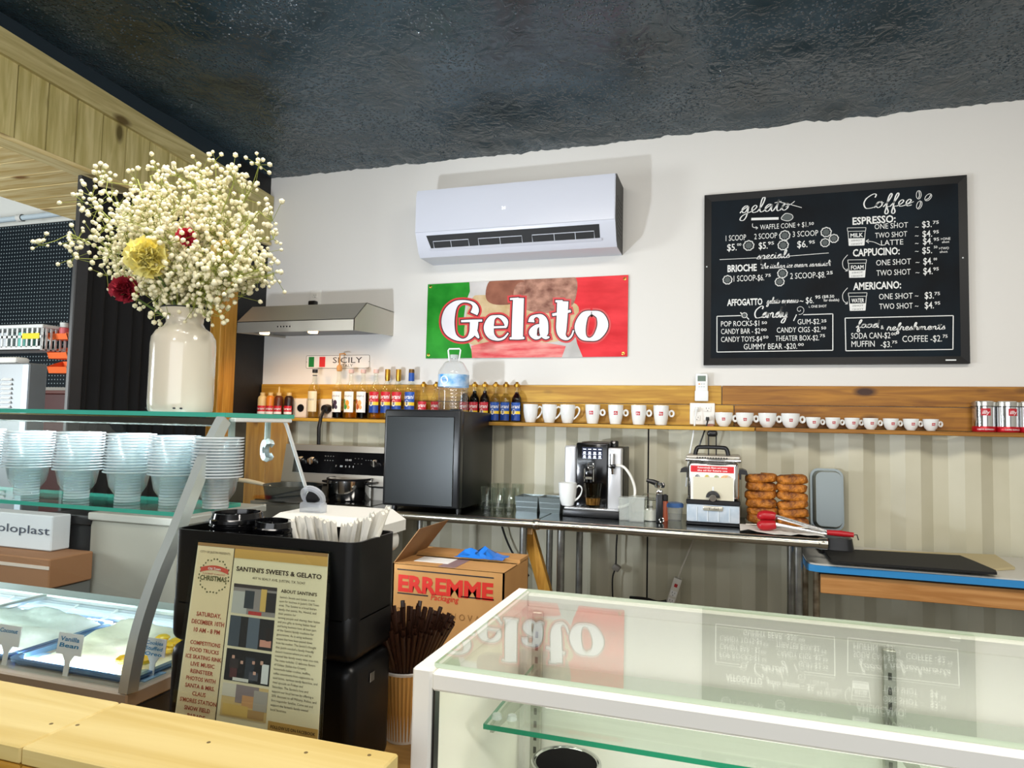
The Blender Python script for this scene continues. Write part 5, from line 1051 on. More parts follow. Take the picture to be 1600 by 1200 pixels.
MB().lathe([(R, .105), (R, .118), (R*.7, .128), (0, .13)], 24).build('lid', M_gl, t); MB().tube([(R*1.02*math.cos(a), R*1.02*math.sin(a), .102) for a in [2*PI*i/20 for i in range(20)]], .002, 6, closed=True).build('clasp_wire', M_chrome, t)
l = MB(); v2, f2 = text2('SUGAR', -.016, .016, .066, .009, .02); flat(v2, f2, l, lambda u, v: ((R+.001)*math.cos(-PI/2+u/R), (R+.001)*math.sin(-PI/2+u/R), v)); l.build('lettering', M_blk, t)
c = at_y(1030, 808, 3.33); t = thing('lever_corkscrew', 'black and chrome lever tool standing on the steel table', 'bar tool', (c.x, 3.34, TZ))
MB().rbox(-.016, .016, -.016, .016, 0, .135, .006, 2).build('body', M_blk, t); MB().rbox(-.014, .014, -.014, .014, .133, .155, .005, 2).build('collar', M_chrome, t); MB().lathe([(0, .165), (.022, .165), (.026, .178), (.02, .19), (0, .192)], 18).build('pivot', M_chrome, t)
MB().tube([(.0, 0, .178), (-.03, 0, .19), (-.062, 0, .197)], [.014, .013, .008], 10).build('lever', M_blk, t); MB().rbox(.018, .034, -.012, .012, .105, .135, .003, 1).build('side_block', M_blk, t)
MB().tube([(.012+.010*math.cos(a), -.02, .014+.010*math.sin(a)) for a in [2*PI*i/14 for i in range(14)]], .0028, 6, closed=True).build('ring', M_chrome, t)
c = at_y(1038, 800, 3.42); t = thing('spice_bottle', 'small orange spice bottle behind the lever tool', 'bottle', (c.x, 3.43, TZ)); MB().lathe([(0, 0), (.018, 0), (.018, .09), (.014, .096)], 16).build('body', mat('spice_orange', (176, 84, 50), .4), t); MB().lathe([(.0165, .095), (.0165, .122), (0, .122)], 16).build('cap', M_blk, t)
c = at_y(1052, 800, 3.42); t = thing('lidded_container', 'small clear round container with blue lid', 'container', (c.x, 3.45, TZ)); MB().lathe([(0, 0), (.036, 0), (.044, .07), (0, .07)], 22).build('bowl', M_fr, t); MB().lathe([(.046, .066), (.046, .08), (.04, .086), (0, .086)], 22).build('lid', mat('lid_blue', (66, 104, 160), .4), t)
# deep fryer
def fryer():
    Y = 3.34; X = lambda px: at_y(px, 780, Y).x; Z = lambda py, x=1114: at_y(x, py, Y).z-TZ
    xa, xb = X(1072), X(1157); ox = (xa+xb)/2; t = thing('deep_fryer', 'stainless deep fryer with clear oil drawer and red sticker', 'fryer', (ox, Y, TZ)); x0, x1 = xa-ox, xb-ox; D = .30
    zb0, zb1, zt = .014, Z(789), Z(722)
    MB().rbox(x0, x1, 0, D, 0, .014, .004, 1).build('base', M_blk, t)
    MB().rbox(x0+.002, x1-.002, .004, D-.01, zb0, zb1, .008, 2).build('oil_drawer', mat('drawer_clear', (176, 192, 206), .2, vary=((206, 214, 222), 20)), t)
    for u in (.2, .4, .6, .8): MB().box(x0+(x1-x0)*u-.002, x0+(x1-x0)*u+.002, .001, .005, zb0+.006, zb1-.012).build('drawer_rib', mat('rib_pale', (220, 228, 234), .3), t)
    MB().rbox(-.045, .045, -.004, .006, zb1-.028, zb1-.006, .008, 2).build('badge', mat('badge_silver', (200, 196, 180), .3, .6), t)
    l = MB(); v2, f2 = text2('T-fal', -.024, .024, zb1-.022, .010, .01, .2); flat(v2, f2, l, lambda u, v: (u, -.0046, v)); l.build('badge_lettering', mat('badge_dark', (110, 104, 90), .4), t)
    MB().rbox(x0, x1, -.002, D, zb1, zb1+.022, .004, 1).build('black_band', M_blk, t)
    MB().rbox(x0+.006, x1-.006, .006, D-.006, zb1+.02, zt, .02, 4).build('body', M_chrome, t)
    MB().rbox(x0-.006, x1+.004, -.002, D, zt, zt+.012, .005, 2).build('rim', M_chrome, t); MB().rbox(x0-.004, x1+.002, .004, D-.01, zt+.012, zt+.03, .01, 3).build('lid', M_steel, t)
    m = MB()
    for k in range(12): m.box(-.075+k*.012, -.068+k*.012, .0, .008, zt+.016, zt+.022)
    m.build('lid_vent', M_blk, t)
    pt = lambda px, py: (at_y(px, py, 3.40).x-ox, .06, at_y(px, py, 3.40).z-TZ)
    a, b = pt(1086, 712), pt(1138, 712); h = pt(1112, 699)[2]
    MB().tube([tuple(p) for p in spline([Vector(p) for p in (a, (a[0]+.008, .06, h-.008), (a[0]+.03, .06, h), (b[0]-.03, .06, h), (b[0]-.008, .06, h-.008), b)], 5)], .010, 9).build('lid_handle', M_blk, t)
    for px in (1107, 1119): MB().tube([pt(px, 716), pt(px, 680)], .003, 7).build('basket_rod', M_blk, t)
    k = pt(1113, 677); MB().rbox(k[0]-.024, k[0]+.024, .04, .08, k[2]-.016, k[2]+.014, .012, 3).build('basket_grip', M_blk, t)
    pa = X(1079)-ox; pb = X(1147)-ox; z0 = zb1+.022; z1 = Z(727)
    f = lambda u, v, e: (u, .005-e, v)
    MB().box(pa, pb, .002, .008, z0, z1).build('front_sticker', mat('sticker_paper', (238, 238, 232), .4), t)
    MB().box(pa, pb, .0012, .002, z1-.034, z1-.004).build('red_header', mat('sticker_red', (214, 22, 34), .4), t)
    l = MB()
    for s, z in (('Automatically filters and stores', z1-.016), ('the oil for future use', z1-.029)): v2, f2 = text2(s, pa+.03, pb-.03, z, .008, .02); flat(v2, f2, l, lambda u, v: f(u, v, .0042))
    l.build('header_lettering', mat('logo_white'), t)
    for i, c in enumerate(((60, 66, 76), (206, 186, 70), (150, 160, 90), (236, 170, 50))):
        cx = pa+(pb-pa)*(.16+.22*i); cz = z1-.058; r = .013 if i < 3 else .02
        q = MB(); q.add([f(cx+r*math.cos(k)*(1.2 if i == 3 else .9), cz+r*math.sin(k)*(.7 if i == 3 else 1), .0036) for k in [2*PI*j/14 for j in range(14)]], [list(range(14))]); q.build('sticker_picture', mat('pic_%s' % 'abcd'[i], c, .5, vary=((200, 200, 196), 60)), t)
    MB().box(pa+.012, pb-.004, .0012, .002, z0, z0+.105).build('control_plate', mat('plate_cream', (222, 216, 192), .3, .2), t)
    MB().lathe([(0, .02), (.016, .02), (.019, .012), (.02, 0)], 20).build('dial', M_chrome, t, (0, -.004, z0+.012), (PI/2, 0, 0)); MB().lathe([(.02, .012), (.03, .010), (.032, 0)], 24, a0=0, a1=PI).build('dial_surround', M_blk, t, (0, -.002, z0+.012), (PI/2, 0, 0))
    MB().box(-.004, .004, -.001, .002, z0+.03, z0+.062).build('dial_pointer', M_white, t)
    for s, x in ((-1, x0), (1, x1)):
        z = Z(738); MB().ext([(x+s*-.006, z-.035), (x+s*.004, z-.035), (x+s*.004, z-.01), (x+s*.035, z-.012), (x+s*.03, z+.006), (x+s*.012, z+.014), (x+s*-.006, z+.012)], .09, .2, 'y').build('side_handle', M_blk, t)
fryer()
# toasted rolls in two stacks, each its own thing
def roll_mesh(seed):
    rnd = random.Random(seed); m = MB(); n, k = 20, 8; vs = []; a, b, h = .068, .05, .0215
    from mathutils import noise
    for j in range(k+1):
        p = -PI/2+PI*j/k
        for i in range(n):
            q = 2*PI*i/n; sx = abs(math.cos(q))**.38*math.copysign(1, math.cos(q)); sy = abs(math.sin(q))**.5*math.copysign(1, math.sin(q))
            cp = abs(math.cos(p))**.28 if 0 < j < k else .0; d = 1+.09*noise.noise((sx*2+seed, sy*2, p))
            vs.append((a*sx*cp*d, b*sy*cp*d, h*abs(math.sin(p))**.75*math.copysign(1, p)*d+.004*sx*(seed % 3-1)))
    m.add(vs, [(j*n+i, j*n+(i+1) % n, (j+1)*n+(i+1) % n, (j+1)*n+i) for j in range(k) for i in range(n)])
    return m.mesh('toasted_roll', mat('toasted_crust', (206, 128, 36), .55, vary=((84, 34, 8), 30), bump=(70, 1.)), 3)
RM = [roll_mesh(s) for s in range(4)]
zs = .036; tray = None
for side, px, nm in ((0, 1190, 'left'), (1, 1237, 'right')):
    for k in range(6):
        o = bpy.data.objects.new('toasted_roll', RM[(k*3+side) % 4]); COL.objects.link(o)
        xx = at_y(px, 790, 3.46).x+random.uniform(-.006, .006)+(.006 if side and k < 3 else 0); o.location = (xx, 3.48+random.uniform(-.006, .006), TZ+.028+.0385*k); o.rotation_euler = (random.uniform(-.05, .05), random.uniform(-.05, .09), random.choice((0, PI))+random.uniform(-.1, .1))
        o.scale = (.97+.08*random.random(),)*2+(1.0,)
        tag(o, 'toasted bread roll in the %s stack, %s from the bottom' % (nm, ORD[k]), 'bread', 'toasted rolls stacked beside the fryer')
x0 = at_y(1166, 812, 3.4).x; x1 = at_y(1262, 812, 3.4).x
t = thing('steel_tray', 'shallow steel tray under the two stacks of rolls', 'tray', ((x0+x1)/2, 3.41, TZ)); W2 = (x1-x0)/2
MB().rbox(-W2, W2, 0, .2, .0, .007, .003, 1).build('tray_base', M_steel, t); MB().tube([(-W2, 0, .009), (W2, 0, .009), (W2, .2, .009), (-W2, .2, .009)], .003, 6, closed=True).build('rim', M_steel, t)
# paper, tongs
t = thing('paper_sheet', 'crumpled white paper sheet under the red tongs', 'paper', (at_y(1220, 825, 3.25).x, 3.17, TZ)); m = MB(); n = 10; vs = []
for j in range(n+1):
    for i in range(n+1): vs.append((-.17+.34*i/n, .2*j/n+.02*math.sin(i), .004+.006*random.random()+.008*(i in (0, 1))*random.random()))
m.add(vs, [(j*(n+1)+i, j*(n+1)+i+1, (j+1)*(n+1)+i+1, (j+1)*(n+1)+i) for j in range(n) for i in range(n)]); m.build('sheet', mat('paper', (232, 230, 224), .8), t)
def tongs():
    a = at_y(1212, 807, 3.26); b = at_y(1292, 832, 3.23); c = at_y(1334, 836, 3.22); tip = at_y(1183, 808, 3.27); t = thing('kitchen_tongs', 'steel tongs with red silicone heads and red grip', 'tongs', tuple(a)); o = Vector(t.location)
    Rd = mat('silicone_red', (178, 18, 30), .35)
    lo = at_y(1212, 820, 3.24)
    for k, (p, z) in enumerate(((a, 0), (lo, 0))):
        q = (tip if k == 0 else at_y(1183, 818, 3.24)); d = (p-o)
        m = MB(); L = [(q-o)+Vector((0, 0, .0)), (q-o)*.6+d*.4+Vector((0, 0, .006 if k == 0 else -.006)), d]
        m.tube([tuple(v) for v in spline(L, 5)], [.006, .012, .018, .021, .022, .023, .023, .022, .021, .019, .017][:11], 12); m.build('silicone_head', Rd, t)
        MB().tube([tuple(d), tuple(b-o+Vector((0, 0, .004-.012*k)))], [.009, .007], 8).build('steel_arm', M_chrome, t)
    MB().tube([tuple(b-o), tuple(b.lerp(c, .5)-o+Vector((0, 0, .001))), tuple(c-o)], [.011, .013, .010], 10).build('grip', Rd, t)
    MB().tube([tuple(c-o), tuple(c-o+Vector((.012, 0, .002))), tuple(c-o+Vector((.018, -.002, -.02)))], .0025, 6).build('hanging_hook', M_blk, t)
tongs()
# blue edged side table
def side_table():
    BZ = .80; Y = 3.19; x0 = at_y(1263, 885, Y).x; t = thing('side_table', 'white-topped side table with blue edge and wooden apron', 'table', (x0, Y, 0)); W2 = 1.9
    D = WALL-Y-.02
    c = [(.0, .05), (.008, .02), (.03, .003), (.05, 0)]
    MB().slab([(p[0], p[1]) for p in c[::1]]+[(W2, 0), (W2, D), (0, D)], BZ-.006, BZ).build('table_top', mat('laminate_grey', (206, 204, 196), .4), t)
    MB().slab([(p[0]-.004 if p[0] < .03 else p[0], p[1]-.004) for p in c]+[(W2, -.004), (W2, D), (-.004, D)], BZ-.034, BZ-.0065).build('blue_edge', mat('edge_blue', (50, 140, 205), .35), t)
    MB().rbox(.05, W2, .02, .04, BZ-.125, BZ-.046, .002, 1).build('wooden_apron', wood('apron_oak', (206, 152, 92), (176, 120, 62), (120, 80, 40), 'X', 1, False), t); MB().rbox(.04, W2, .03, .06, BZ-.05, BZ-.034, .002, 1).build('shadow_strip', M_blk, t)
    for lx, ly in ((.035, .04), (.035, D-.06), (W2-.1, .04)): MB().tube([(lx, ly, 0), (lx, ly, BZ-.034)], .014, 10).build('leg', mat('leg_rusty', (150, 140, 120), .4, .8, vary=((110, 96, 76), 30)), t)
    return BZ, Y, x0
BZ, BY, BX = side_table()
a = at_z(1290, 862, BZ); 
m = MB(); pts = [at_z(x, y, BZ+.001) for x, y in ((1286, 863), (1500, 875), (1522, 884), (1556, 899), (1558, 903), (1300, 884), (1298, 880))]
m.slab([(p.x, p.y) for p in pts], BZ+.0125, BZ+.022); o = m.build('rubber_mat', mat('rubber_black', (14, 14, 15), .7)); tag(o, 'black rubber mat lying on the blue-edged table', 'mat')
m = MB(); pts = [at_z(x, y, BZ+.001) for x, y in ((1350, 862), (1555, 870), (1586, 890), (1540, 893), (1330, 882))]; m.slab([(p.x, min(p.y, WALL-.03)) for p in pts], BZ+.001, BZ+.0115); tag(m.build('card_sheet', mat('tan_card', (196, 182, 142), .8)), 'tan card sheet under the black rubber mat', 'card')
def loaf(nm, lb, w2, h, d, m, loc, rot):
    t = thing('loaf_pan', lb, 'loaf pan', loc, 0, None, rot)
    def rr(w, l, r, n=5): return [(sx*(w-r)+r*math.cos(a0+k*PI/2/n), sy*(l-r)+r*math.sin(a0+k*PI/2/n)) for sx, sy, a0 in ((1, 1, 0), (-1, 1, PI/2), (-1, -1, PI), (1, -1, 1.5*PI)) for k in range(n+1)]
    rings = [(rr(w2*.86, h*.92, .028), 0), (rr(w2, h, .034), d), (rr(w2+.010, h+.010, .04), d), (rr(w2+.010, h+.010, .04), d+.003), (rr(w2-.003, h-.003, .032), d+.003), (rr(w2*.84, h*.9, .026), .004)]
    n = len(rings[0][0]); vs = [(p[0], p[1], z) for r, z in rings for p in r]; f = [list(range(n))[::-1], list(range(5*n, 6*n))]
    for j in range(5): f += [(j*n+i, j*n+(i+1) % n, (j+1)*n+(i+1) % n, (j+1)*n+i) for i in range(n)]
    q = MB(); q.add(vs, f); q.build('pan_shell', m, t); e = MB(); e.slab(rr(w2*.7, h*.8, .02), -.0012, .0005); e.build('base_panel', m, t); return t
GP = mat('pan_grey_metal', (120, 128, 128), .3, .6)
c = at_y(1299, 800, 3.58); zlow = BZ+.075
loaf('p', 'grey metal loaf pan standing on end against the wall', .066, .142, .068, GP, (c.x, 3.665, zlow+.155), (-PI/2-.10, 0, 0))
loaf('p', 'black loaf pan lying upside down under the standing grey pan', .07, .12, .066, mat('pan_black', (20, 22, 25), .35), (at_y(1308, 845, 3.5).x, 3.56, BZ+.072), (PI, 0, 0))
# cardboard box lettered ERREMME, on another carton
def erremme():
    Y = 2.3; a = at_y(614, 880, Y); b = at_y(788, 895, Y); dpt = at_x(806, 883, b.x).y-Y; x0, x1 = a.x, b.x; zt = (a.z+b.z)/2; h = .34
    t = thing('cardboard_box', 'cardboard box printed ERREMME Packaging with open flap', 'box', (x0, Y, zt-h)); W2 = x1-x0; D = max(.3, dpt)
    C = mat('cardboard', (196, 146, 86), .8, vary=((180, 130, 74), 4))
    m = MB(); m.box(0, W2, 0, .006, 0, h).box(0, W2, D-.006, D, 0, h).box(0, .006, 0, D, 0, h).box(W2-.006, W2, 0, D, 0, h).box(0, W2, 0, D, 0, .006); m.build('box_wall', C, t)
    MB().box(.0, W2, 0, D*.5, h-.002, h+.002).build('front_flap', C, t); MB().box(.004, W2, D*.62, D, h-.002, h+.012).build('back_flap', C, t)
    MB().add([(0, 0, h), (0, D*.9, h), (.0+.10, D*.9, h+.13), (.10, 0.0, h+.13), (.004, 0, h), (.004, D*.9, h), (.104, D*.9, h+.13), (.104, 0., h+.13)], [(0, 1, 2, 3), (7, 6, 5, 4), (0, 3, 7, 4), (1, 5, 6, 2), (3, 2, 6, 7), (0, 4, 5, 1)]).build('open_flap', mat('cardboard_dark', (150, 112, 70), .8), t)
    MB().box(W2*.42, W2*.57, -.001, D*.5, h+.002, h+.003).build('tape', mat('tape_violet', (150, 120, 120), .35), t)
    MB().box(W2*.14, W2*.46, .05, .14, h+.003, h+.004).build('shipping_label', mat('label_print_white'), t)
    l = MB(); 
    def ln(s, px0, px1, py, hp, bold=0, sh=0., mb=l):
        p = at_y(px0, py, Y); q = at_y(px1, py, Y); k = at_y(px0, py-hp, Y).z-p.z; v2, f2 = text2(s, p.x-x0, q.x-x0, p.z-(zt-h), k, bold, sh); flat(v2, f2, mb, lambda u, v: (u, -.0012, v))
    ln('ERREMME', 622, 771, 922, 24, .045); ln('Packaging', 673, 716, 937, 9, .01, .2)
    l.build('red_lettering', mat('print_red', (206, 44, 30), .5), t)
    k = MB()
    for p0, p1, y0 in ((621, 772, 889), (621, 669, 926), (720, 772, 932)):
        p = at_y(p0, y0, Y); q = at_y(p1, y0, Y); k.box(p.x-x0, q.x-x0, -.0012, -.0006, p.z-(zt-h)-.002, p.z-(zt-h)+.002)
    k.build('rule_lines', mat('print_black', (26, 26, 34), .5), t)
    w_ = MB(); ln('S I M P L Y   I N N O V A T I V E', 620, 790, 958, 10, 0, 0, w_); w_.build('faint_lettering', mat('print_faint', (150, 104, 52), .7), t)['kind'] = 'stuff'
    c = MB(); rnd = random.Random(4)
    n = 9; vs = []
    for j in range(n):
        for i in range(n): vs.append((W2*.42+.19*i/(n-1)+.008*rnd.random(), D*.45+.10*j/(n-1)+.01*rnd.random(), h+.013+.05*rnd.random()*math.sin(PI*i/(n-1))*math.sin(PI*j/(n-1))*(1.2-.7*i/(n-1))))
    q = MB(); q.add(vs, [(j*n+i, j*n+i+1, (j+1)*n+i+1, (j+1)*n+i) for j in range(n-1) for i in range(n-1)])
    o = q.build('plastic_bag', mat('bag_blue', (40, 120, 215), .25), None, tuple(t.location), angle=.3); tag(o, 'crumpled blue plastic bag on the cardboard box', 'bag')
    z = zt-h
    q = MB().rbox(x0+.02, x1-.02, Y+.01, Y+D-.01, 0, z-.001, .004, 1).build('plain_carton', C); tag(q, 'plain cardboard carton under the lettered box', 'carton')
erremme()
# ------------------------------------------------------------------ front counter, gelato case, display case
CZ = .98
M_cg = glass('case_glass', (250, 253, 252), 1.45)
M_edge = mat('glass_edge_green', (70, 170, 150), .15)
M_edgeg = mat('glass_edge_dark', (20, 130, 95), .15)
M_alu = mat('white_aluminium', (236, 234, 226), .35)
M_case = mat('case_metal', (196, 184, 168), .35, .4)
def counter():
    yb, yf = .735, .600; xe = at_z(615, 1185, CZ).x; sx_ = -.872*.38/.43; sxm = at_z(167, 1106.7, CZ).x
    t = thing('wooden_counter', 'pale plywood counter ledge with wooden front at the bottom left', 'counter', (xe, yb, 0))
    for a, b in ((-1.6, sxm-xe-.001), (sxm-xe+.001, 0)): MB().rbox(a, b, -(yb-yf), 0, CZ-.02, CZ, .002, 1).build('top_board', M_ply, t)
    fx = at_y(31, 1180, yf).x-xe
    for a, b in ((-1.6, fx-.001), (fx+.001, 0)): MB().rbox(a, b, -(yb-yf)-.0, -(yb-yf)+.02, CZ-.17, CZ-.0215, .002, 1).build('front_board', M_plye, t)
    MB().rbox(-1.6, -.005, -(yb-yf)+.022, -.01, 0, CZ-.021, .002, 1).build('counter_body', M_plye, t)
    for px, py in ((121, 1133), (80, 1131), (326, 1160), (478, 1176), (577, 1180)): p = at_z(px, py, CZ); MB().lathe([(0, .0004), (.0022, .0004), (.0024, 0)], 10).build('screw_head', mat('screw_dark', (110, 90, 50), .5), t, (p.x-xe, min(max(p.y, yf+.005), yb-.005)-yb, CZ))
    # lower worktop behind the ledge
    q = MB().rbox(-1.02, -.385, .745, 1.5, .775, .803, .003, 1).build('lower_worktop', wood('worktop_brown', (170, 128, 66), (140, 100, 44), (100, 60, 20), 'X', 1, False)); tag(q, 'brown lower worktop behind the plywood ledge under the straw cup', 'worktop')
    MB().rbox(-.99, -.40, .77, 1.48, 0, .774, .003, 1).build('support_cabinet', mat('bin_black'), q)
counter()

# ---- gelato case
CX, CFY = -1.0, .965       # right side plane and front
CXL = -2.45
def gelato_case():
    t = thing('gelato_case', 'curved glass gelato display case with steel base', 'display case', (CX, CFY, 0)); R = lambda p: (p[0]-CX, p[1]-CFY, p[2])
    xl = CXL-CX; D = .37
    zb1 = at_x(195, 1085, CX).z; zb0 = at_x(193, 1111, CX).z
    MB().rbox(xl, .0, 0, D, 0, zb0, .004, 1).build('cabinet', mat('case_dark', (60, 62, 64), .4), t)
    MB().rbox(xl, .003, -.003, D, zb0, zb1, .003, 1).build('base_trim', M_case, t)
    # curved side frame
    pts = [at_x(x, y, CX) for x, y in ((203, 1082), (210, 1040), (225, 975), (250, 900), (275, 840), (300, 775), (330, 700), (352, 656))]
    sp = spline([Vector((p.y-CFY, p.z)) for p in pts], 4)
    def sweep(off0, off1, xa, xb):
        m = MB(); n = len(sp); vs = []
        for i, p in enumerate(sp):
            d = (sp[min(i+1, n-1)]-sp[max(i-1, 0)]).normalized(); nn = Vector((d.y, -d.x))
            for o, x in ((off0, xa), (off1, xa), (off1, xb), (off0, xb)): q = p+nn*o; vs.append((x, q.x, q.y))
        f = [(4*i+k, 4*i+(k+1) % 4, 4*i+4+(k+1) % 4, 4*i+4+k) for i in range(n-1) for k in range(4)]+[(0, 1, 2, 3), (4*n-1, 4*n-2, 4*n-3, 4*n-4)]
        m.add(vs, f); return m
    sweep(-.012, .012, -.014, .006).build('curved_frame', mat('frame_alu', (206, 216, 214), .25, .6), t); sweep(-.003, .003, -.02, -.013).build('frame_seal', mat('seal_blue', (70, 110, 150), .3), t)
    sweep(.004, .009, xl, -.014).build('front_glass', M_cg, t)
    # top glass
    g = MB(); y0 = sp[-1].x-.004; y1 = y0+.235
    g.slab([(xl, y0), (.004, y0), (.004, y1), (xl, y1)], 1.3615, 1.371, 0, 1); g.build('top_glass', [glass('top_glass', (240, 250, 247), 1.5), M_edge], t)
    MB().rbox(xl, -.016, y0+.002, y0+.03, 1.342, 1.361, .003, 1).build('front_top_rail', mat('rail_steel', (170, 166, 156), .2, 1.), t)
    m = MB().rbox(-.012, .002, y0+.032, y1-.004, 1.352, 1.361, .002, 1); m.build('side_top_rail', mat('rail_white', (236, 238, 236), .35), t)
    # side glass and its sloping rear edge rod
    ra = at_x(446, 652, CX); rb = at_x(490, 795, CX); rod = [(-.004, ra.y-CFY, ra.z-.006), (-.004, ra.y-CFY+.012, ra.z-.02), (-.004, rb.y-CFY, rb.z), (-.004, rb.y-CFY+.14, zb1+.0)]
    MB().tube(rod, .0042, 8).build('glass_edge_rod', mat('rod_white', (232, 236, 236), .3), t)
    poly = [(p.x, p.y) for p in sp]+[(q[1], q[2]) for q in rod]; MB().ext(poly, -.010, -.005, 'x').build('side_glass', M_cg, t)
    # middle glass shelf
    zs = at_x(375, 786, CX-.02).z; ya, yb_ = at_y(260, 800, 1.07).y-CFY, .30
    g = MB(); g.slab([(xl, .115), (-.022, .115), (-.022, .30), (xl, .30)], zs-.008, zs, 0, 1); g.build('middle_shelf', [glass('top_glass'), M_edge], t)
    for y in (.20,): MB().lathe([(0, -.012), (.011, -.012), (.011, .012), (0, .012)], 16).build('shelf_stud', glass('stud_clear', (225, 235, 232), 1.5, .05, .3), t, (-.018, y+.03, zs-.008), (0, PI/2, 0))
    # hinge clips under the glass
    for px in (365, 421):
        p = at_x(px, 660, CX-.02); k = MB(); y = p.y-CFY
        k.rbox(-.028, -.02, y-.009, y+.009, 1.295, 1.36, .003, 1); k.build('clip_arm', mat('clip_grey', (160, 172, 170), .35), t)
        MB().lathe([(.008, -.008), (.024, -.011), (.028, 0), (.024, .008), (.008, .008)], 18, a0=.6, a1=5.6).build('clip_cup', mat('clip_white', (222, 232, 234), .25), t, (-.024, y, 1.288), (PI/2, 0, -.6))
    # interior
    MB().box(xl+.01, -.012, .05, .10, zb1-.02, zb1+.002).build('front_sill', mat('sill_blue', (150, 185, 220), .25, .2), t)
    Wt = mat('liner_white', (236, 242, 248), .3); zr = zb1
    MB().box(xl, -.02, D-.052, D-.046, zb1-.06, zb1+.028).build('back_liner', Wt, t); MB().rbox(xl, -.004, D-.056, D-.0, zb1+.028, zb1+.042, .004, 1).build('back_rail', mat('rail_alu', (196, 200, 198), .3, .5), t)
    MB().rbox(xl, -.018, D-.075, D-.054, zb1+.012, zb1+.024, .003, 1).build('lamp_rail', mat('lamp_rail', (225, 232, 240), .3), t)
    dv = at_y(85, 915, CFY+D-.03).x-CX
    for x in (dv,): MB().rbox(x-.008, x+.008, .05, D-.05, zb1+.030, zb1+.042, .003, 1).build('divider_rail', mat('rail_alu'), t)
    MB().box(xl, -.012, .02, D-.05, zb1-.06, zb1-.045).build('deck', mat('deck_steel', (190, 205, 220), .2, .6), t)
    for k in range(3):
        x = -.18-.33*k
        for s in (0, 1):
            MB().tube([(x+.12*s-.03, .25, zb1-.02), (x+.12*s+.03, .31, zb1+.03)], .003, 6).build('wire_stay', mat('rod_white'), t)
    l = bpy.data.lights.new('case_strip', 'AREA'); l.shape = 'RECTANGLE'; l.size = 1.3; l.size_y = .02; l.energy = 8.0; l.color = (.86, .94, 1.0)
    lo = bpy.data.objects.new('case_strip', l); COL.objects.link(lo); lo.parent = t; lo.location = (xl/2, y0+.035, 1.335); lo.rotation_euler = (.35, 0, 0)
    for nm, y, z, rx, en in (('well_lamp_and_fill', D-.082, zb1+.010, -.75, 2.6), ('well_lamp_and_fill', .06, zb1+.006, 1.25, 2.0)):  # rear strip by the lamp rail; front one added to brighten the liner
        l = bpy.data.lights.new(nm, 'AREA'); l.shape = 'RECTANGLE'; l.size = 1.3; l.size_y = .012; l.energy = en; l.color = (.86, .94, 1.0)
        lo = bpy.data.objects.new(nm, l); COL.objects.link(lo); lo.parent = t; lo.location = (xl/2, y, z); lo.rotation_euler = (rx, 0, 0)
    return t, zs, zb1, y0
GC, GSZ, GB, GY0 = gelato_case()
# gelato pans with heaped gelato and name tags
def gelato_pan(x0, x1, lb, col, topping):
    t = thing('gelato_pan', lb, 'gelato pan', ((x0+x1)/2, CFY+.03, GB-.044)); W2 = (x1-x0)/2; D = .26; P = mat('pan_blue_steel', (110, 150, 196), .2, .5)
    pts = lambda k, z: [(sx*(W2*k-.02)+.02*math.cos(a), sy*(D/2*k-.02)+D/2+.02*math.sin(a), z) for sx, sy, a in ((1, 1, 0), (1, 1, PI/4), (1, 1, PI/2), (-1, 1, PI/2), (-1, 1, PI*.75), (-1, 1, PI), (-1, -1, PI), (-1, -1, 1.25*PI), (-1, -1, 1.5*PI), (1, -1, 1.5*PI), (1, -1, 1.75*PI), (1, -1, 0))]
    rings = [pts(.9, .0), pts(.96, .05), pts(1.0, .05), pts(1.0, .055), pts(.93, .055), pts(.88, .01)]; n = 12; f = [list(range(n))]
    for j in range(5): f += [(j*n+i, j*n+(i+1) % n, (j+1)*n+(i+1) % n, (j+1)*n+i) for i in range(n)]
    MB().add([p for r in rings for p in r], f+[list(range(5*n, 6*n))]).build('pan_wall', P, t)
    from mathutils import noise
    m = MB(); nx, ny = 26, 26; vs = []
    for j in range(ny+1):
        for i in range(nx+1):
            u, v = -1+2*i/nx, -1+2*j/ny; e = max(0, 1-max(abs(u), abs(v))**6)
            z = .035+e*(.03+.022*v+.018*noise.noise((u*2+x0*3, v*2, 0))+.010*abs(noise.noise((u*5, v*5+x0, 2))))
            vs.append((u*W2*.9, D/2+v*D/2*.9, z))
    m.add(vs, [(j*(nx+1)+i, j*(nx+1)+i+1, (j+1)*(nx+1)+i+1, (j+1)*(nx+1)+i) for j in range(ny) for i in range(nx)])
    m.build('gelato_mound', mat('gelato_'+col[0], col[1], .35, vary=(col[2], 7), bump=(30, .3)), t, angle=3)
    if topping:
        q = MB()
        for k in range(26): q.ball((W2*(.42+.42*random.random()), D*(.2+.45*random.random()), .060+.014*random.random()), .015, 0, 5, (1, 1, .55))
        q.build('fruit_topping', mat('topping_yellow', (244, 190, 20), .3, vary=((250, 214, 70), 20)), t)
px = lambda x: at_y(x, 1060, CFY+.08).x
gelato_pan(CX-.335, CX-.022, 'gelato pan heaped with pale vanilla and yellow fruit topping', ('vanilla', (226, 226, 196), (246, 244, 228)), True)
gelato_pan(CX-.66, CX-.34, 'gelato pan of white gelato at the left edge', ('white', (240, 240, 236), (214, 220, 214)), False)
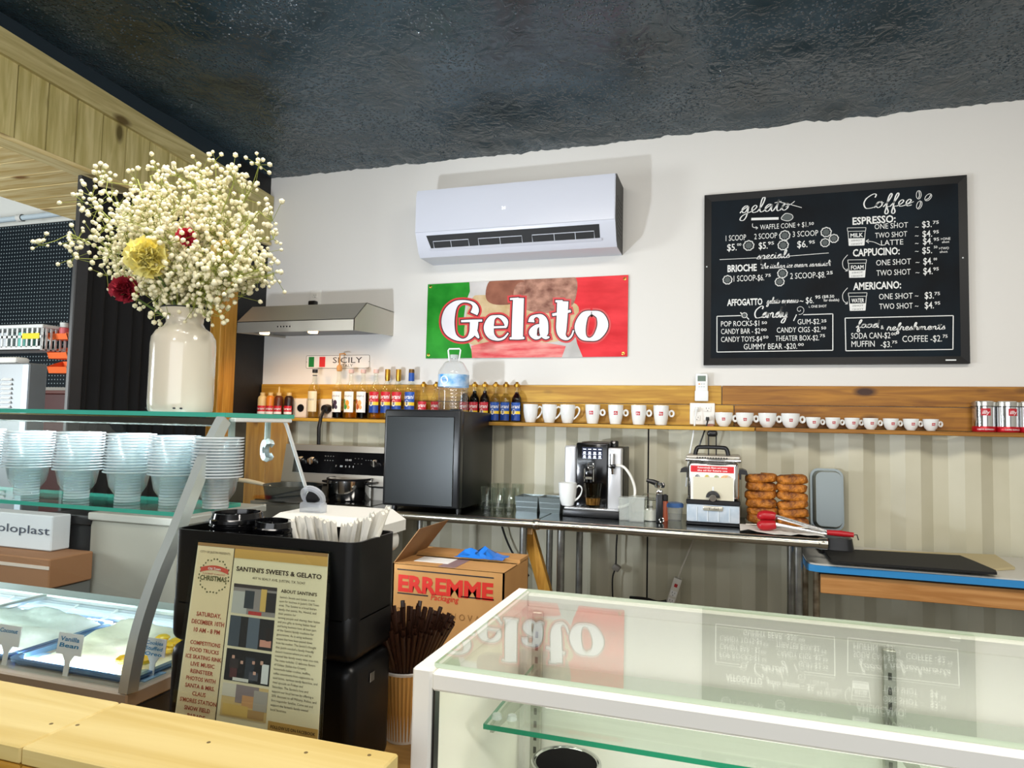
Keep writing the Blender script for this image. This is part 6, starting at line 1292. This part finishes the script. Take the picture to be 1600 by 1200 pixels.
def name_tag(px_, py_, words, lb, Y=CFY+.022, s=1.):
    p = at_y(px_, py_, Y); t = thing('flavour_tag', lb, 'sign', (p.x, Y, p.z), 0, None, (-.12, 0, 0)); w2, h = .03*s, .038*s; B = mat('tag_white', (244, 246, 248), .4)
    z = .048
    MB().ext([(-.006, 0), (.006, 0), (.006, z-.012), (.014, z), (w2, z), (w2, z+h), (-w2, z+h), (-w2, z), (-.014, z), (-.006, z-.012)], -.0008, .0008, 'y').build('tag_board', B, t)
    l = MB()
    for k, s_ in enumerate(words):
        v2, f2 = text2(s_, -w2*.8, w2*.75, z+h*(.64-.30*k), h*.2, .02, .2); flat(v2, f2, l, lambda u, v: (u, -.0016, v))
    l.build('handwriting', mat('marker_teal', (20, 130, 180), .5), t)
name_tag(100, 1066, ('Vanilla', 'Bean'), 'white flavour tag handwritten Vanilla Bean'); name_tag(4, 1050, ('Coconut',), 'white flavour tag at the left edge of the gelato case'); name_tag(234, 1068, ('Cookies', 'Stuffed', 'Oreo'), 'white flavour tag seen through the side glass of the gelato case', CFY+.075, .85)
# stacked clear cups
M_cup = glass('cup_plastic', (250, 252, 252), 1.45, .06, .07, (246, 250, 252))
M_cupr = glass('cup_rim_plastic', (246, 250, 252), 1.5, .1, .6, (240, 246, 250))
def cup_mesh():
    pr = [(.0, .0), (.022, 0), (.0225, .004), (.018, .010), (.022, .014), (.032, .030), (.0372, .0565), (.0436, .0582), (.0444, .0596), (.0436, .0608), (.0375, .061), (.036, .058)]
    return MB().lathe([(r*1.14, z*1.08) for r, z in pr], 28, mi=[0, 1, 0, 0, 0, 0, 1, 1, 1, 1, 0]).mesh('gelato_cup', [M_cup, M_cupr])
CM = cup_mesh(); spx = (42, 120, 200, 270, 338, -36); nmz = ('second stack from the left', 'third stack from the left', 'fourth stack from the left', 'stack behind the curved frame', 'stack nearest the side glass', 'leftmost stack')
for px_, nm in zip(spx, nmz):
    N = 14
    for k in range(N):
        o = bpy.data.objects.new('gelato_cup', CM); COL.objects.link(o); o.location = (at_y(px_, 760, CFY+.205).x+random.uniform(-.001, .001), CFY+.205, GSZ+.0006+.0062*k*(.98 if nm[0] == 's' else 1)); o.rotation_euler = (0, 0, random.random()*6)
        tag(o, 'clear plastic gelato cup in the %s, %s from the bottom' % (nm, ORD[k]), 'cup', 'clear gelato cups stacked on the glass shelf')
# vase and flowers
def vase():
    VY = 1.285; c = at_y(282, 640, VY); t = thing('enamel_vase', 'cream enamel milk-can vase on the glass case top', 'vase', (c.x, VY, 1.3712)); E = mat('enamel_cream', (222, 213, 194), .16, coat=.4)
    pr = [(0, 0), (.066, 0), (.069, .004), (.0705, .02), (.0705, .155), (.069, .172), (.060, .188), (.045, .198), (.040, .208), (.041, .222), (.050, .234), (.054, .240), (.052, .241), (.047, .236), (.038, .222), (.037, .208), (.042, .196), (.064, .165), (.065, .02), (0, .012)]
    MB().lathe(pr, 40).build('vase_body', E, t); MB().tube([(.0535*math.cos(a), .0535*math.sin(a), .241) for a in [2*PI*i/36 for i in range(36)]], .0018, 6, closed=True).build('dark_rim', mat('rim_navy', (30, 34, 44), .3), t)
    for a in (-1.0, -.8, -2.5): MB().ball((.0702*math.cos(a), .0702*math.sin(a), .008), .0035, n=4, sq=(1, 1, .6)).build('enamel_chip', mat('rim_navy'), t)
    return c.x, VY
VX, VY = vase(); VZ = 1.3712+.236
M_stem = mat('stem_green', (150, 158, 70), .6); M_bl = mat('blossom_cream', (248, 240, 204), .7)
def blob(mb, c, r, rnd):
    vs = []; a0 = rnd.random()*6
    vs = [(c[0], c[1], c[2]+r), (c[0], c[1], c[2]-r)]
    for z, k, ph in ((.45, .9, 0), (-.4, .92, .6)):
        for i in range(5): a = a0+ph+2*PI*i/5; q = r*k*(.8+.35*rnd.random()); vs.append((c[0]+q*math.cos(a), c[1]+q*math.sin(a), c[2]+r*z))
    f = []
    for i in range(5): j = (i+1) % 5; f += [(0, 2+i, 2+j), (2+i, 7+i, 2+j), (2+j, 7+i, 7+j), (1, 7+j, 7+i)]
    mb.add(vs, f)
def spray(tip, seed):
    rnd = random.Random(seed); t = thing('babys_breath_spray', "airy spray of cream baby's breath in the enamel vase", 'flower', (VX, VY, VZ-.12), 0, "baby's breath sprays in the vase")
    st = MB(); bl = MB(); root = Vector((rnd.uniform(-.015, .015), rnd.uniform(-.012, .012), 0)); rim = Vector((tip.x, tip.y, 0)).normalized()*.028; rim.z = .13
    mid = rim.lerp(tip, .45)+Vector((0, 0, .02))
    main = spline([root, rim, mid, tip], 5); st.tube([tuple(p) for p in main], .0016, 4)
    L = len(main)
    for b in range(15):
        k = rnd.randint(int(L*.45), L-1); p = main[k]; d = (tip-rim).normalized()
        q = p+d*rnd.uniform(-.01, .022)+Vector((rnd.gauss(0, .032), rnd.gauss(0, .03), rnd.gauss(.0, .028)))
        st.tube([tuple(p), tuple(p.lerp(q, .5)+Vector((0, 0, -.004))), tuple(q)], .0009, 3)
        for c in range(rnd.randint(6, 10)):
            e = q+Vector((rnd.gauss(0, .017), rnd.gauss(0, .014), rnd.gauss(.006, .017))); st.tube([tuple(q), tuple(e)], .0006, 3, cap=False); blob(bl, e, rnd.uniform(.0042, .0074), rnd)
    st.build('stem', M_stem, t); o = bl.build('blossoms', M_bl, t, angle=3); o['kind'] = 'stuff'
tips = []
for k, (x, y) in enumerate(((110, 365), (150, 320), (165, 300), (215, 280), (235, 275), (250, 320), (290, 300), (310, 290), (340, 300), (365, 285), (390, 300), (405, 330), (415, 370), (412, 420), (395, 430), (370, 400), (180, 340), (200, 380), (230, 350), (330, 340), (350, 440), (190, 430), (270, 340), (300, 400), (260, 400), (330, 400), (290, 430), (240, 440), (370, 350), (280, 370), (340, 370), (220, 420), (310, 350))):
    p = at_y(x, y, VY+random.uniform(-.06, .06)); spray(Vector((p.x-VX, p.y-VY, p.z-VZ+.12)), 100+k)
def blossom(px_, py_, r, nm, lb, c1, c2, dy=-.06, n=60, green=True):
    p = at_y(px_, py_, VY+dy); t = thing(nm, lb, 'flower', (p.x, p.y, p.z)); rnd = random.Random(int(px_)); m = MB()
    for k in range(n):
        lay = k/n; ph = k*2.4; el = -.5+2.0*lay; ln = r*(1.05-.2*lay)*(1+.12*math.sin(k*5.1))
        d = Vector((math.cos(ph)*math.cos(el), math.sin(ph)*math.cos(el), math.sin(el))); s = d.cross(Vector((0, 0, 1))).normalized(); u = s.cross(d)
        w_ = r*.5; vs = []
        for i in range(4):
            for j in range(4):
                a = i/3; b = j/3*2-1; q = d*ln*(.1+.9*a)+s*b*w_*(.35+.75*a)+u*(.25*r*a*a-.1*r*b*b+.2*r*a*math.sin(6*b+k))*1.0; vs.append(tuple(q))
        m.add(vs, [(i*4+j, i*4+j+1, (i+1)*4+j+1, (i+1)*4+j) for i in range(3) for j in range(3)])
    R_ = (camo.matrix_world.translation-Vector(t.location)).to_track_quat('Z', 'Y').to_euler()
    m.build('petals', mat(nm+'_petal', c1, .6, vary=(c2, 40)), t, (0, 0, 0), R_, 3)
    b = Vector((VX, VY, VZ-.05))-Vector(t.location); MB().tube([tuple(x) for x in spline([Vector((0, .004, -.2*r)), b*.5+Vector((0, .02, -.005)), b], 5)], .0028, 6).build('stem', mat('stem_dark', (86, 110, 52), .6), t)
    MB().lathe([(0, -r*.55), (r*.28, -r*.4), (r*.34, 0)], 10).build('calyx', mat('stem_dark'), t, (0, 0, -r*.1))
blossom(230, 402, .040, 'yellow_carnation', 'large yellow carnation in the bouquet', (252, 244, 168), (246, 228, 110), -.085)
blossom(195, 452, .028, 'red_carnation', 'dark red carnation drooping left of the vase', (176, 40, 60), (130, 20, 40), -.05, 44)
blossom(291, 370, .019, 'pink_carnation', 'small crimson bud above the yellow carnation', (226, 60, 90), (196, 30, 60), -.07, 34)
blossom(348, 390, .021, 'cream_carnation', 'faded cream carnation at the right of the bouquet', (240, 220, 150), (226, 200, 110), -.03, 34)
# ---- organiser with lids and wrapped straws
def organiser():
    Y = .935; a = at_y(270, 829, Y); b = at_y(557, 846, Y); zt = (a.z+b.z)/2; D = .135
    t = thing('cup_lid_organiser', 'black countertop organiser holding lids and wrapped straws', 'organiser', (a.x, Y, .803)); W2 = b.x-a.x; H2 = zt-.803; B = mat('organiser_black', (9, 9, 10), .36, spec=.25); h1 = H2*.50
    MB().rbox(0, W2, 0, D, 0, h1-.001, .02, 4).build('lower_bin', B, t)
    m = MB(); m.rbox(0, W2, 0, D, h1, H2-.10, .018, 4); m.build('upper_bin', B, t)
    def rr(x0, x1, y0, y1, r, n=5): return [(x0+r if sx < 0 else x1-r, y0+r if sy < 0 else y1-r, a0) for sx, sy, a0 in ((1, 1, 0), (-1, 1, PI/2), (-1, -1, PI), (1, -1, 1.5*PI))]
    def ring(x0, x1, y0, y1, r, z, n=5): return [(cx+r*math.cos(a0+k*PI/2/n), cy+r*math.sin(a0+k*PI/2/n), z) for cx, cy, a0 in rr(x0, x1, y0, y1, r) for k in range(n+1)]
    R1 = [ring(0, W2, 0, D, .02, H2-.12), ring(0, W2, 0, D, .02, H2), ring(.004, W2-.004, .004, D-.004, .017, H2), ring(.004, W2-.004, .004, D-.004, .017, H2-.1)]
    n = len(R1[0]); q = MB(); q.add([p for r in R1 for p in r], [(j*n+i, j*n+(i+1) % n, (j+1)*n+(i+1) % n, (j+1)*n+i) for j in range(3) for i in range(n)]); q.build('rim_wall', B, t)
    MB().box(W2*.44, W2*.45, .006, D-.006, H2-.1, H2-.012).build('divider', B, t)
    MB().rbox(W2+.0005, W2+.002, D*.4, D*.5, h1-.04, h1-.025, .0005, 1).build('latch', M_chrome, t)
    return t, a.x, W2, zt
OG, OX, OW, OZ = organiser()
def lid_stack(px_, py_, n, lb, r, tilt):
    p = at_y(px_, py_, 1.0)
    for k in range(n):
        t = thing('cup_cover', lb % ORD[k], 'lid', (p.x, 1.004, OZ-.014+.010*k), 0, 'black lids in the organiser', (tilt, tilt*.4, k))
        MB().lathe([(r*.96, 0), (r, .002), (r, .007), (r*.93, .009), (r*.88, .018), (r*.82, .018), (r*.8, .010), (0, .009)], 32).build('lid_shell', M_blkg, t)
        MB().rbox(-.006, .006, r*.6, r*.72, .009, .012, .002, 1).build('sip_tab', M_blkg, t)
lid_stack(368, 824, 3, 'black plastic cup lid in the larger lid stack, %s from the bottom', .046, .0)
lid_stack(424, 832, 2, 'black plastic cup lid in the low stack beside the wrapped straws, %s from the bottom', .034, .06)
SP = mat('straw_paper', (222, 218, 206), .6)
sm_ = None
def wrapped(px_, top, lean, grp, lb, bend):
    global sm_
    Yw = .985+random.uniform(0, .05); p = at_y(px_, top, Yw)
    if sm_ is None:
        m = MB(); L = .085; vs = []
        for j in range(6):
            z = -L*j/5
            for i in range(6): a = 2*PI*i/6; w_ = .0052 if j > 0 else .0062; vs.append((w_*math.cos(a), (.0032 if j > 0 else .0012)*math.sin(a), z+(.004*math.sin(i*2) if j == 0 else 0)))
        m.add(vs, [(j*6+i, j*6+(i+1) % 6, (j+1)*6+(i+1) % 6, (j+1)*6+i) for j in range(5) for i in range(6)]+[list(range(6))]); sm_ = m.mesh('wrapped_straw', SP)
    o = bpy.data.objects.new('wrapped_straw', sm_); COL.objects.link(o); o.location = p; o.rotation_euler = (random.uniform(-.12, .12), lean, random.uniform(-.5, .5)); tag(o, lb, 'straw', grp)
for k in range(14): wrapped(455+k*5.0+random.uniform(-1, 1), 806+abs(k-5)*1.6+random.uniform(-3, 3), -.30+.012*k, 'paper-wrapped straws in the left bunch', 'white paper-wrapped straw in the bunch in front of the white tub', 0)
for k in range(15): wrapped(536+k*5.0, 823-k*1.9+random.uniform(-3, 5), .05+.018*k, 'paper-wrapped straws in the right bunch', 'white paper-wrapped straw in the bunch at the right end of the organiser', 0)
# white tub with clear ring handle behind the organiser
def white_tub():
    Y = 1.13; xa = at_y(407, 815, Y).x; xb = at_y(560, 815, Y).x; z1 = at_y(480, 795, Y+.1).z; W2 = (xb-xa)/2; ZB = z1-.085; rs = MB().rbox(xa+.01, xb-.03, Y+.01, Y+.19, .8035, ZB-.001, .006, 2).build('storage_crate', mat('bin_black')); tag(rs, 'black storage crate under the white tub', 'crate'); MB().rbox(xa+.006, xb-.026, Y+.006, Y+.194, ZB-.03, ZB-.012, .004, 1).build('crate_rim', mat('bin_black'), rs)
    t = thing('white_tub', 'white plastic tub with hinged lid behind the organiser', 'tub', ((xa+xb)/2, Y, ZB)); H2 = z1-ZB
    W_ = mat('tub_white', (216, 216, 210), .35); MB().rbox(-W2+.006, W2-.006, .006, .19, 0, H2-.045, .015, 3).build('tub_body', W_, t)
    q = MB(); a, b = W2, W2-.022; y0, y1 = 0, .196
    q.add([(-a, y0, H2-.044), (a, y0, H2-.044), (a, y1, H2-.044), (-a, y1, H2-.044), (-a, y0, H2-.022), (a, y0, H2-.022), (a, y1, H2-.022), (-a, y1, H2-.022), (-b, y0+.03, H2), (b, y0+.03, H2), (b, y1-.02, H2), (-b, y1-.02, H2)], [(3, 2, 1, 0), (0, 1, 5, 4), (1, 2, 6, 5), (2, 3, 7, 6), (3, 0, 4, 7), (4, 5, 9, 8), (5, 6, 10, 9), (6, 7, 11, 10), (7, 4, 8, 11), (8, 9, 10, 11)]); q.build('lid', W_, t)
    c = at_y(489, 776, Y+.06); cz = c.z-ZB; cx = c.x-(xa+xb)/2; G = glass('handle_clear', (232, 236, 240), 1.5, .05, .35, (235, 238, 245))
    MB().tube([(cx+.021*math.cos(a), .06-.012*math.sin(a), cz+.017*math.sin(a)) for a in [2*PI*i/24 for i in range(24)]], .0062, 8, closed=True).build('handle_ring', G, t)
    MB().rbox(cx-.026, cx+.026, .05, .075, H2-.006, cz-.010, .006, 2).build('handle_base', G, t); MB().lathe([(0, .002), (.016, .002), (.016, -.002), (0, -.002)], 18).build('dark_centre', mat('centre_black', (20, 20, 22), .3), t, (cx, .062, cz), (PI/2-.5, 0, 0))
white_tub()
# flyer in acrylic stand
def flyer():
    bl = at_y(272, 1130, .842); tl = at_y(310, 850, .928); tr = at_y(513, 862, .928); br = at_y(475, 1158, .842)
    x0 = (bl.x+tl.x)/2; x0 = tl.x; W2 = tr.x-tl.x; top = Vector(((tl.x+tr.x)/2, .928, (tl.z+tr.z)/2)); 
    zb = .805; yb = .928-(.928-.842)*(top.z-zb)/(top.z-(bl.z+br.z)/2); skew = (bl.x-tl.x)
    t = thing('flyer_stand', 'acrylic stand holding a printed Santini flyer against the organiser', 'sign holder', (top.x, yb, zb), 0)
    LEN = (Vector((0, .928, top.z))-Vector((0, yb, zb))).length; vis = (Vector((0, .928, top.z))-Vector((0, .842, (bl.z+br.z)/2))).length
    up = Vector((0, .928-yb, top.z-zb)).normalized(); nrm = Vector((0, -up.z, up.y)); roll = math.atan2(-skew*.9, vis)*1.0
    FL = .256; k0 = LEN-FL
    def P(u, v, e=0.):   # u 0..1 across, v 0..1 from the top down the printed sheet
        x = (u-.5)*W2; s = LEN-v*FL; xx = x+math.tan(-roll)*0-(-skew)*(LEN-s)/vis*1.0
        q = up*s+nrm*e; return (x+skew*(LEN-s)/vis, q.y, q.z)
    A = glass('acrylic', (242, 246, 244), 1.45)
    bt = LEN/FL
    def sheet(u0, u1, v0, v1, e0, e1): return MB().add([P(u0, v0, e0), P(u1, v0, e0), P(u1, v1, e0), P(u0, v1, e0), P(u0, v0, e1), P(u1, v0, e1), P(u1, v1, e1), P(u0, v1, e1)], [(0, 1, 2, 3), (7, 6, 5, 4), (0, 4, 5, 1), (1, 5, 6, 2), (2, 6, 7, 3), (3, 7, 4, 0)])
    sheet(-.02, 1.02, -.012, bt, .0034, .0046).build('acrylic_front', A, t); sheet(-.02, 1.02, -.012, bt, -.003, -.0018).build('acrylic_back', A, t)
    sheet(0, 1, 0, 1, -.001, .0002).build('flyer_sheet', mat('flyer_cream', (244, 228, 192), .6), t)
    sheet(0, 1, 0, .02, .0004, .0006).build('top_strip', mat('flyer_brown', (150, 112, 66), .6), t)
    sheet(.30, 1, .02, .075, .0004, .0006).build('gold_strip', mat('flyer_gold', (206, 160, 84), .6), t); sheet(.296, .302, .02, 1, .0006, .0008).build('column_line', mat('print_dark_brown', (60, 40, 24), .6), t); sheet(.665, 1, .925, 1, .0004, .0006).build('gold_strip', mat('flyer_gold'), t)
    sheet(.01, .296, .025, 1, .0003, .0005).build('left_column', mat('flyer_tan', (240, 216, 174), .6), t)
    rd = MB(); bk = MB(); gn = MB()
    def T(mb, s, u0, u1, v, h, bold=0.):
        asp = FL/W2; v2, f2 = text2(s, u0, u1, 0, h, bold); mb.add([P(a, v-b, .0012) for a, b in v2], f2)
    T(bk, 'CITY OF JUSTIN PRESENTS', .03, .27, .062, .013); T(bk, "SANTINI'S SWEETS & GELATO", .33, .965, .150, .026, .025); T(bk, '407 N SEALY AVE, JUSTIN, TX 76247', .46, .85, .190, .014)
    T(bk, "ABOUT SANTINI'S", .68, .94, .248, .018, .02)
    for k, (s, w_) in enumerate((('SATURDAY,', .19), ('DECEMBER 10TH', .25), ('10 AM - 8 PM', .2))): T(rd, s, .16-w_/2, .16+w_/2, .435+.045*k, .024, .02)
    for k, (s, w_) in enumerate((('COMPETITIONS', .23), ('FOOD TRUCKS', .22), ('ICE SKATING RINK', .27), ('LIVE MUSIC', .18), ('REINSTEER', .17), ('PHOTOS WITH', .22), ('SANTA & MRS.', .22), ('CLAUS', .1), ("S'MORES STATION", .27), ('SNOW FIELD', .19), ('PARADE', .13), ('STREET MARKET', .26))): T(rd, s, .16-w_/2, .16+w_/2, .595+.0385*k, .021, .02)
    lines = ["Santini's Sweets and Gelato is now", "open for business in Justin's Old Town", 'area. The Santini is a local Italian', 'family that paints, fits, Hound, and', 'their passion for', 'serving people and sharing their Italian', 'and you gifts in loving Italian food', 'and being business have all been part', 'of the Santini family tradition for', 'generations. As is using authentic', 'recipes that have been passed down', "from his mother. The Santini's thought", 'that Justin needed a family friendly', 'dessert location where you will be', 'treated like family every time you visit.', 'The menu includes 12 delicious flavors', 'of Gelato (Italian Ice Cream),', 'homemade Italian cookies, muffins,', 'coffee assortments from cappuccino to', 'iced lattes, various candy favorites, and', 'meal specials on Fridays and', "Saturdays. The Santini's love and", 'support our local heroes by offering a', '20% discount to all Military, Police, and', 'first responder families. Come out and', 'support the fantastic family owned', 'local business.']
    for k, s in enumerate(lines): T(bk, s, .675, .675+.305*len(s)/41, .280+.0228*k, .0125)
    T(bk, 'FOLLOW US ON FACEBOOK', .685, .985, .958, .015, .02); T(bk, "Santini's Sweets and Gelato", .685, .93, .984, .012)
    # round emblem
    cx, cy = .16, .195
    for k in range(30):
        a = 2*PI*k/30; r = 1+.05*math.sin(k*2.3); q = [(cx+.115*r*math.cos(a+d)*m_, cy+.098*r*math.sin(a+d)*m_) for d, m_ in ((-.07, 1), (0, 1.07), (.07, 1), (0, .95))]; gn.add([P(u, v, .0009) for u, v in q], [(0, 1, 2, 3)])
    T(gn, 'CHRISTMAS', .055, .265, .225, .028, .03); gn.build('emblem_wreath', mat('print_olive', (96, 92, 52), .6), t)
    rb = MB(); n = 8; rb.add([P(.05+.22*i/n, .165-.018*math.sin(PI*i/n)+d, .0010) for i in range(n+1) for d in (-.014, .014)], [(2*i, 2*i+2, 2*i+3, 2*i+1) for i in range(n)]); rb.build('emblem_ribbon', mat('print_ribbon', (214, 84, 66), .6), t)
    T(rd, 'A JOURNEY & HOLIDAY', .07, .25, .190, .010); wl = MB(); v2, f2 = text2('Old Town', .11, .21, 0, .014, .02); wl.add([P(a, .160-b, .0016) for a, b in v2], f2); wl.build('ribbon_lettering', mat('label_print_white'), t)
    rd.build('red_lettering', mat('print_brick', (170, 62, 40), .6), t); bk.build('dark_lettering', mat('print_dark_brown'), t)
    # four photos
    cols = [((150, 140, 136), [((.0, .35, .25, 1), (190, 186, 180)), ((.0, 1, 0, .12), (70, 60, 58)), ((.28, .5, .2, .8), (60, 64, 70)), ((.65, .78, .1, .85), (220, 180, 100)), ((.78, 1, .2, .85), (50, 44, 44)), ((.4, .7, .88, 1), (190, 60, 56))]),
            ((40, 36, 38), [((.0, .25, 0, 1), (74, 80, 90)), ((.42, .68, 0, 1), (96, 104, 116)), ((.72, .97, .68, .9), (214, 150, 130)), ((.85, .93, .3, .7), (44, 30, 30))]),
            ((28, 24, 26), [((.1, .3, .3, .6), (60, 50, 50)), ((.45, .65, .2, .95), (50, 54, 62)), ((.12, .28, .6, .9), (90, 50, 50)), ((.82, .97, .35, .95), (226, 224, 222)), ((.55, .75, .65, .9), (84, 84, 92)), ((.2, .55, .88, .98), (226, 220, 210)), ((.14, .2, .2, .3), (210, 160, 140)), ((.34, .4, .34, .44), (214, 166, 146)), ((.6, .66, .3, .4), (206, 156, 136)), ((.78, .84, .26, .38), (214, 166, 146)), ((.64, .7, .62, .72), (216, 168, 148))]),
            ((224, 190, 130), [((.0, .35, 0, .4), (226, 214, 196)), ((.3, .8, 0, .55), (150, 132, 132)), ((.45, .7, .3, .65), (216, 160, 110)), ((.7, 1, .1, .7), (180, 170, 160)), ((.05, .6, .62, .95), (230, 190, 110)), ((.6, .95, .7, .95), (190, 150, 100))])]
    for k, (c, parts) in enumerate(cols):
        v0 = .225+.182*k; v1 = v0+.168; ph = sheet(.325, .65, v0, v1, .0006, .0008); nm = mat('photo_base_%s' % 'abcd'[k], c, .5); o = ph.build('photo', nm, t)
        for j, ((a, b, e, f), cc) in enumerate(parts): sheet(.325+.325*a, .325+.325*b, v0+.168*e, v0+.168*f, .0009+.00005*j, .00095+.00005*j).build('photo_area', mat('photo_%d_%d_%d' % cc, cc, .5), o)
flyer()
# straw cup
def straw_cup():
    Yc = 1.135; c = at_y(643, 1060, Yc); x = c.x+.0; R = .045; zt = at_y(640, 1040, Yc).z; h = zt-.8035; x = at_y(598, 1056, Yc).x+.046
    t = thing('paper_cup', 'ribbed kraft paper cup holding brown straws', 'cup', (x, Yc, .8035)); n = 72; prof = [(.70, 0), (.72, .06), (.98, .95)]; vs = []
    for j in range(9):
        f = j/8
        for i in range(n): a = 2*PI*i/n; r = R*(.70+.26*f)*(1+.018*math.cos(i*PI)); vs.append((r*math.cos(a), r*math.sin(a), h*(.03+.92*f)))
    m = MB(); m.add(vs, [(j*n+i, j*n+(i+1) % n, (j+1)*n+(i+1) % n, (j+1)*n+i) for j in range(8) for i in range(n)]); m.build('ripple_sleeve', mat('kraft', (204, 152, 78), .7), t)
    MB().lathe([(0, .008), (R*.66, .008), (R*.68, 0), (R*.71, .0), (R*.71, .006), (R*.92, h*.93), (R*.99, h*.965), (R*1.02, h*.985), (R*.99, h), (R*.95, h*.985), (R*.7, .01)], 36).build('inner_cup', mat('cup_white', (240, 236, 228), .5), t)
    M = mat('straw_brown', (52, 30, 20), .32); L = .212; me = MB().tube([(0, 0, 0), (0, 0, L)], .0040, 7, cap=False).add([(0, 0, 0)], []).mesh('brown_straw', M); rnd = random.Random(5)
    for k in range(110):
        a = 2.399*k; rr = math.sqrt((k+.5)/110); base_ = Vector((-R*.62*rr*math.cos(a), -R*.62*rr*math.sin(a), .012)); tp = Vector((R*(.2+2.2*rr)*math.cos(a), R*(.2+1.8*rr)*math.sin(a), .19+rnd.uniform(-.012, .014)-.02*rr))
        d = (tp-base_).normalized(); rim_r = (base_+d*((h-.012)/d.z)); lim = R*.9; q = Vector((rim_r.x, rim_r.y))
        if q.length > lim: s = lim/q.length; tp = Vector((base_.x+(rim_r.x*s-base_.x)*(tp.z/(h)), base_.y+(rim_r.y*s-base_.y)*(tp.z/h), tp.z)); d = (tp-base_).normalized()
        o = bpy.data.objects.new('brown_straw', me); COL.objects.link(o); o.location = Vector(t.location)+base_; o.rotation_euler = d.to_track_quat('Z', 'Y').to_euler(); o.scale = (1, 1, .97+.08*rnd.random())
        tag(o, 'dark brown plastic straw standing in the kraft paper cup', 'straw', 'brown straws in the paper cup')
straw_cup()
# ---- glass display case on the right
def showcase():
    Z = 1.058; a = at_z(645.5, 1041.7, Z); b = at_z(808.7, 918, Z); x0 = (a.x+b.x)/2; y0, y1 = a.y, b.y; D = y1-y0; W2 = 1.6; f = .026
    t = thing('glass_showcase', 'white-framed glass showcase with glass shelf at the lower right', 'display case', (x0, y0, 0))
    W_ = M_alu
    for x in (0, W2-f):
        for y in (0, D-f): MB().rbox(x, x+f, y, y+f, 0, Z-.0001, .003, 1).build('corner_post', W_, t)
    for y in (0, D-f): MB().rbox(f, W2-f, y, y+f, Z-f, Z-.003, .003, 1).build('long_rail', W_, t)
    for x in (0, W2-f): MB().rbox(x, x+f, f, D-f, Z-f, Z, .003, 1).build('short_rail', W_, t)
    g = MB(); g.slab([(f*.9, f*.55), (W2-f*.9, f*.55), (W2-f*.9, D-f*.55), (f*.9, D-f*.55)], Z-.0028, Z+.003, 0, 1); g.build('top_glass', [glass('showcase_glass', (252, 253, 251), 1.52), mat('glass_edge_pale', (200, 215, 190), .2)], t)
    MB().box(f+.002, W2-f, .012, .017, .1, Z-f).build('front_glass', glass('front_glass', (252, 253, 251), 1.45), t)
    MB().box(f-.004, f+.003, .006, .02, .1, Z-f).build('gasket', M_blk, t)
    MB().rbox(W2*.1, W2*.9, f+.001, f+.016, Z-f-.012, Z-f-.001, .003, 1).build('lamp_strip', mat('lamp_strip_white', (240, 240, 232), .4, emit=.6), t)
    l = bpy.data.lights.new('showcase_lamp', 'AREA'); l.shape = 'RECTANGLE'; l.size = W2*.8; l.size_y = .012; l.energy = 1.7; l.color = (1.0, .98, .92)
    lo = bpy.data.objects.new('showcase_lamp', l); COL.objects.link(lo); lo.parent = t; lo.location = (W2*.5, f+.009, Z-f-.014); lo.rotation_euler = (.7, 0, 0)
    P = mat('laminate_white', (244, 243, 234), .35)
    MB().box(.010, .016, f, D-f, .1, Z-f).build('left_panel', P, t); MB().box(W2-.016, W2-.01, f, D-f, .1, Z-f).build('right_panel', P, t)
    MB().box(f, W2*.5+.02, D-.022, D-.018, .1, Z-f).build('sliding_door', P, t); MB().box(W2*.5-.02, W2-f, D-.014, D-.010, .1, Z-f).build('sliding_door', P, t)
    MB().rbox(0, W2, 0, D, 0, .1, .003, 1).build('plinth', P, t); MB().box(f, W2-f, f, D-f, .45, .47).build('deck', P, t)
    # glass shelf
    zs = .942; c = at_z(755, 1131, zs); sx0 = c.x-x0; sy0 = c.y-y0
    g = MB(); g.slab([(sx0, sy0), (W2-.1, sy0), (W2-.1, D-.05), (sx0, D-.05)], zs-.007, zs, 0, 1); g.m[4] = 0; g.build('glass_shelf', [glass('shelf_glass', (247, 252, 248), 1.5), M_edgeg], t)
    for px_, Y in ((840, D-.03), (1388, D-.03)):
        xx = at_y(px_, 1075, y0+Y).x-x0
        MB().rbox(xx-.009, xx+.009, Y-.012, Y, .12, Z-f-.004, .001, 1).build('slotted_standard', mat('standard_grey', (170, 172, 160), .35, .6), t)
        m = MB()
        for k in range(23): m.box(xx-.0025, xx+.0025, Y-.0128, Y-.0118, .5+.022*k, .511+.022*k)
        m.build('slots', mat('slot_dark', (60, 62, 50), .6), t)
        MB().ext([(sy0+.03, zs-.024), (sy0+.03, zs-.012), (Y-.012, zs-.012), (Y-.012, zs-.05)], xx-.0025, xx+.0025, 'x').build('shelf_bracket', mat('standard_grey'), t)
    for px_, py_ in ((776, 1122), (800, 1124)): p = at_z(px_, py_, zs); MB().lathe([(0, .006), (.006, .006), (.008, 0)], 14).build('suction_pad', glass('stud_clear'), t, (p.x-x0, p.y-y0, zs))
    c = at_y(885, 1192, y0+.27); q = thing('round_tin', 'round steel tin standing inside the showcase', 'tin', (c.x, y0+.27, .4705)); R = .05; hh = c.z-.47
    MB().lathe([(0, .0), (R, 0), (R, hh-.004), (R+.002, hh), (R-.003, hh), (R-.003, .004), (0, .004)], 32).build('tin_body', M_chrome, q); MB().tube([((R+.001)*math.cos(a), (R+.001)*math.sin(a), hh) for a in [2*PI*i/32 for i in range(32)]], .003, 6, closed=True).build('rim', M_chrome, q)
showcase()
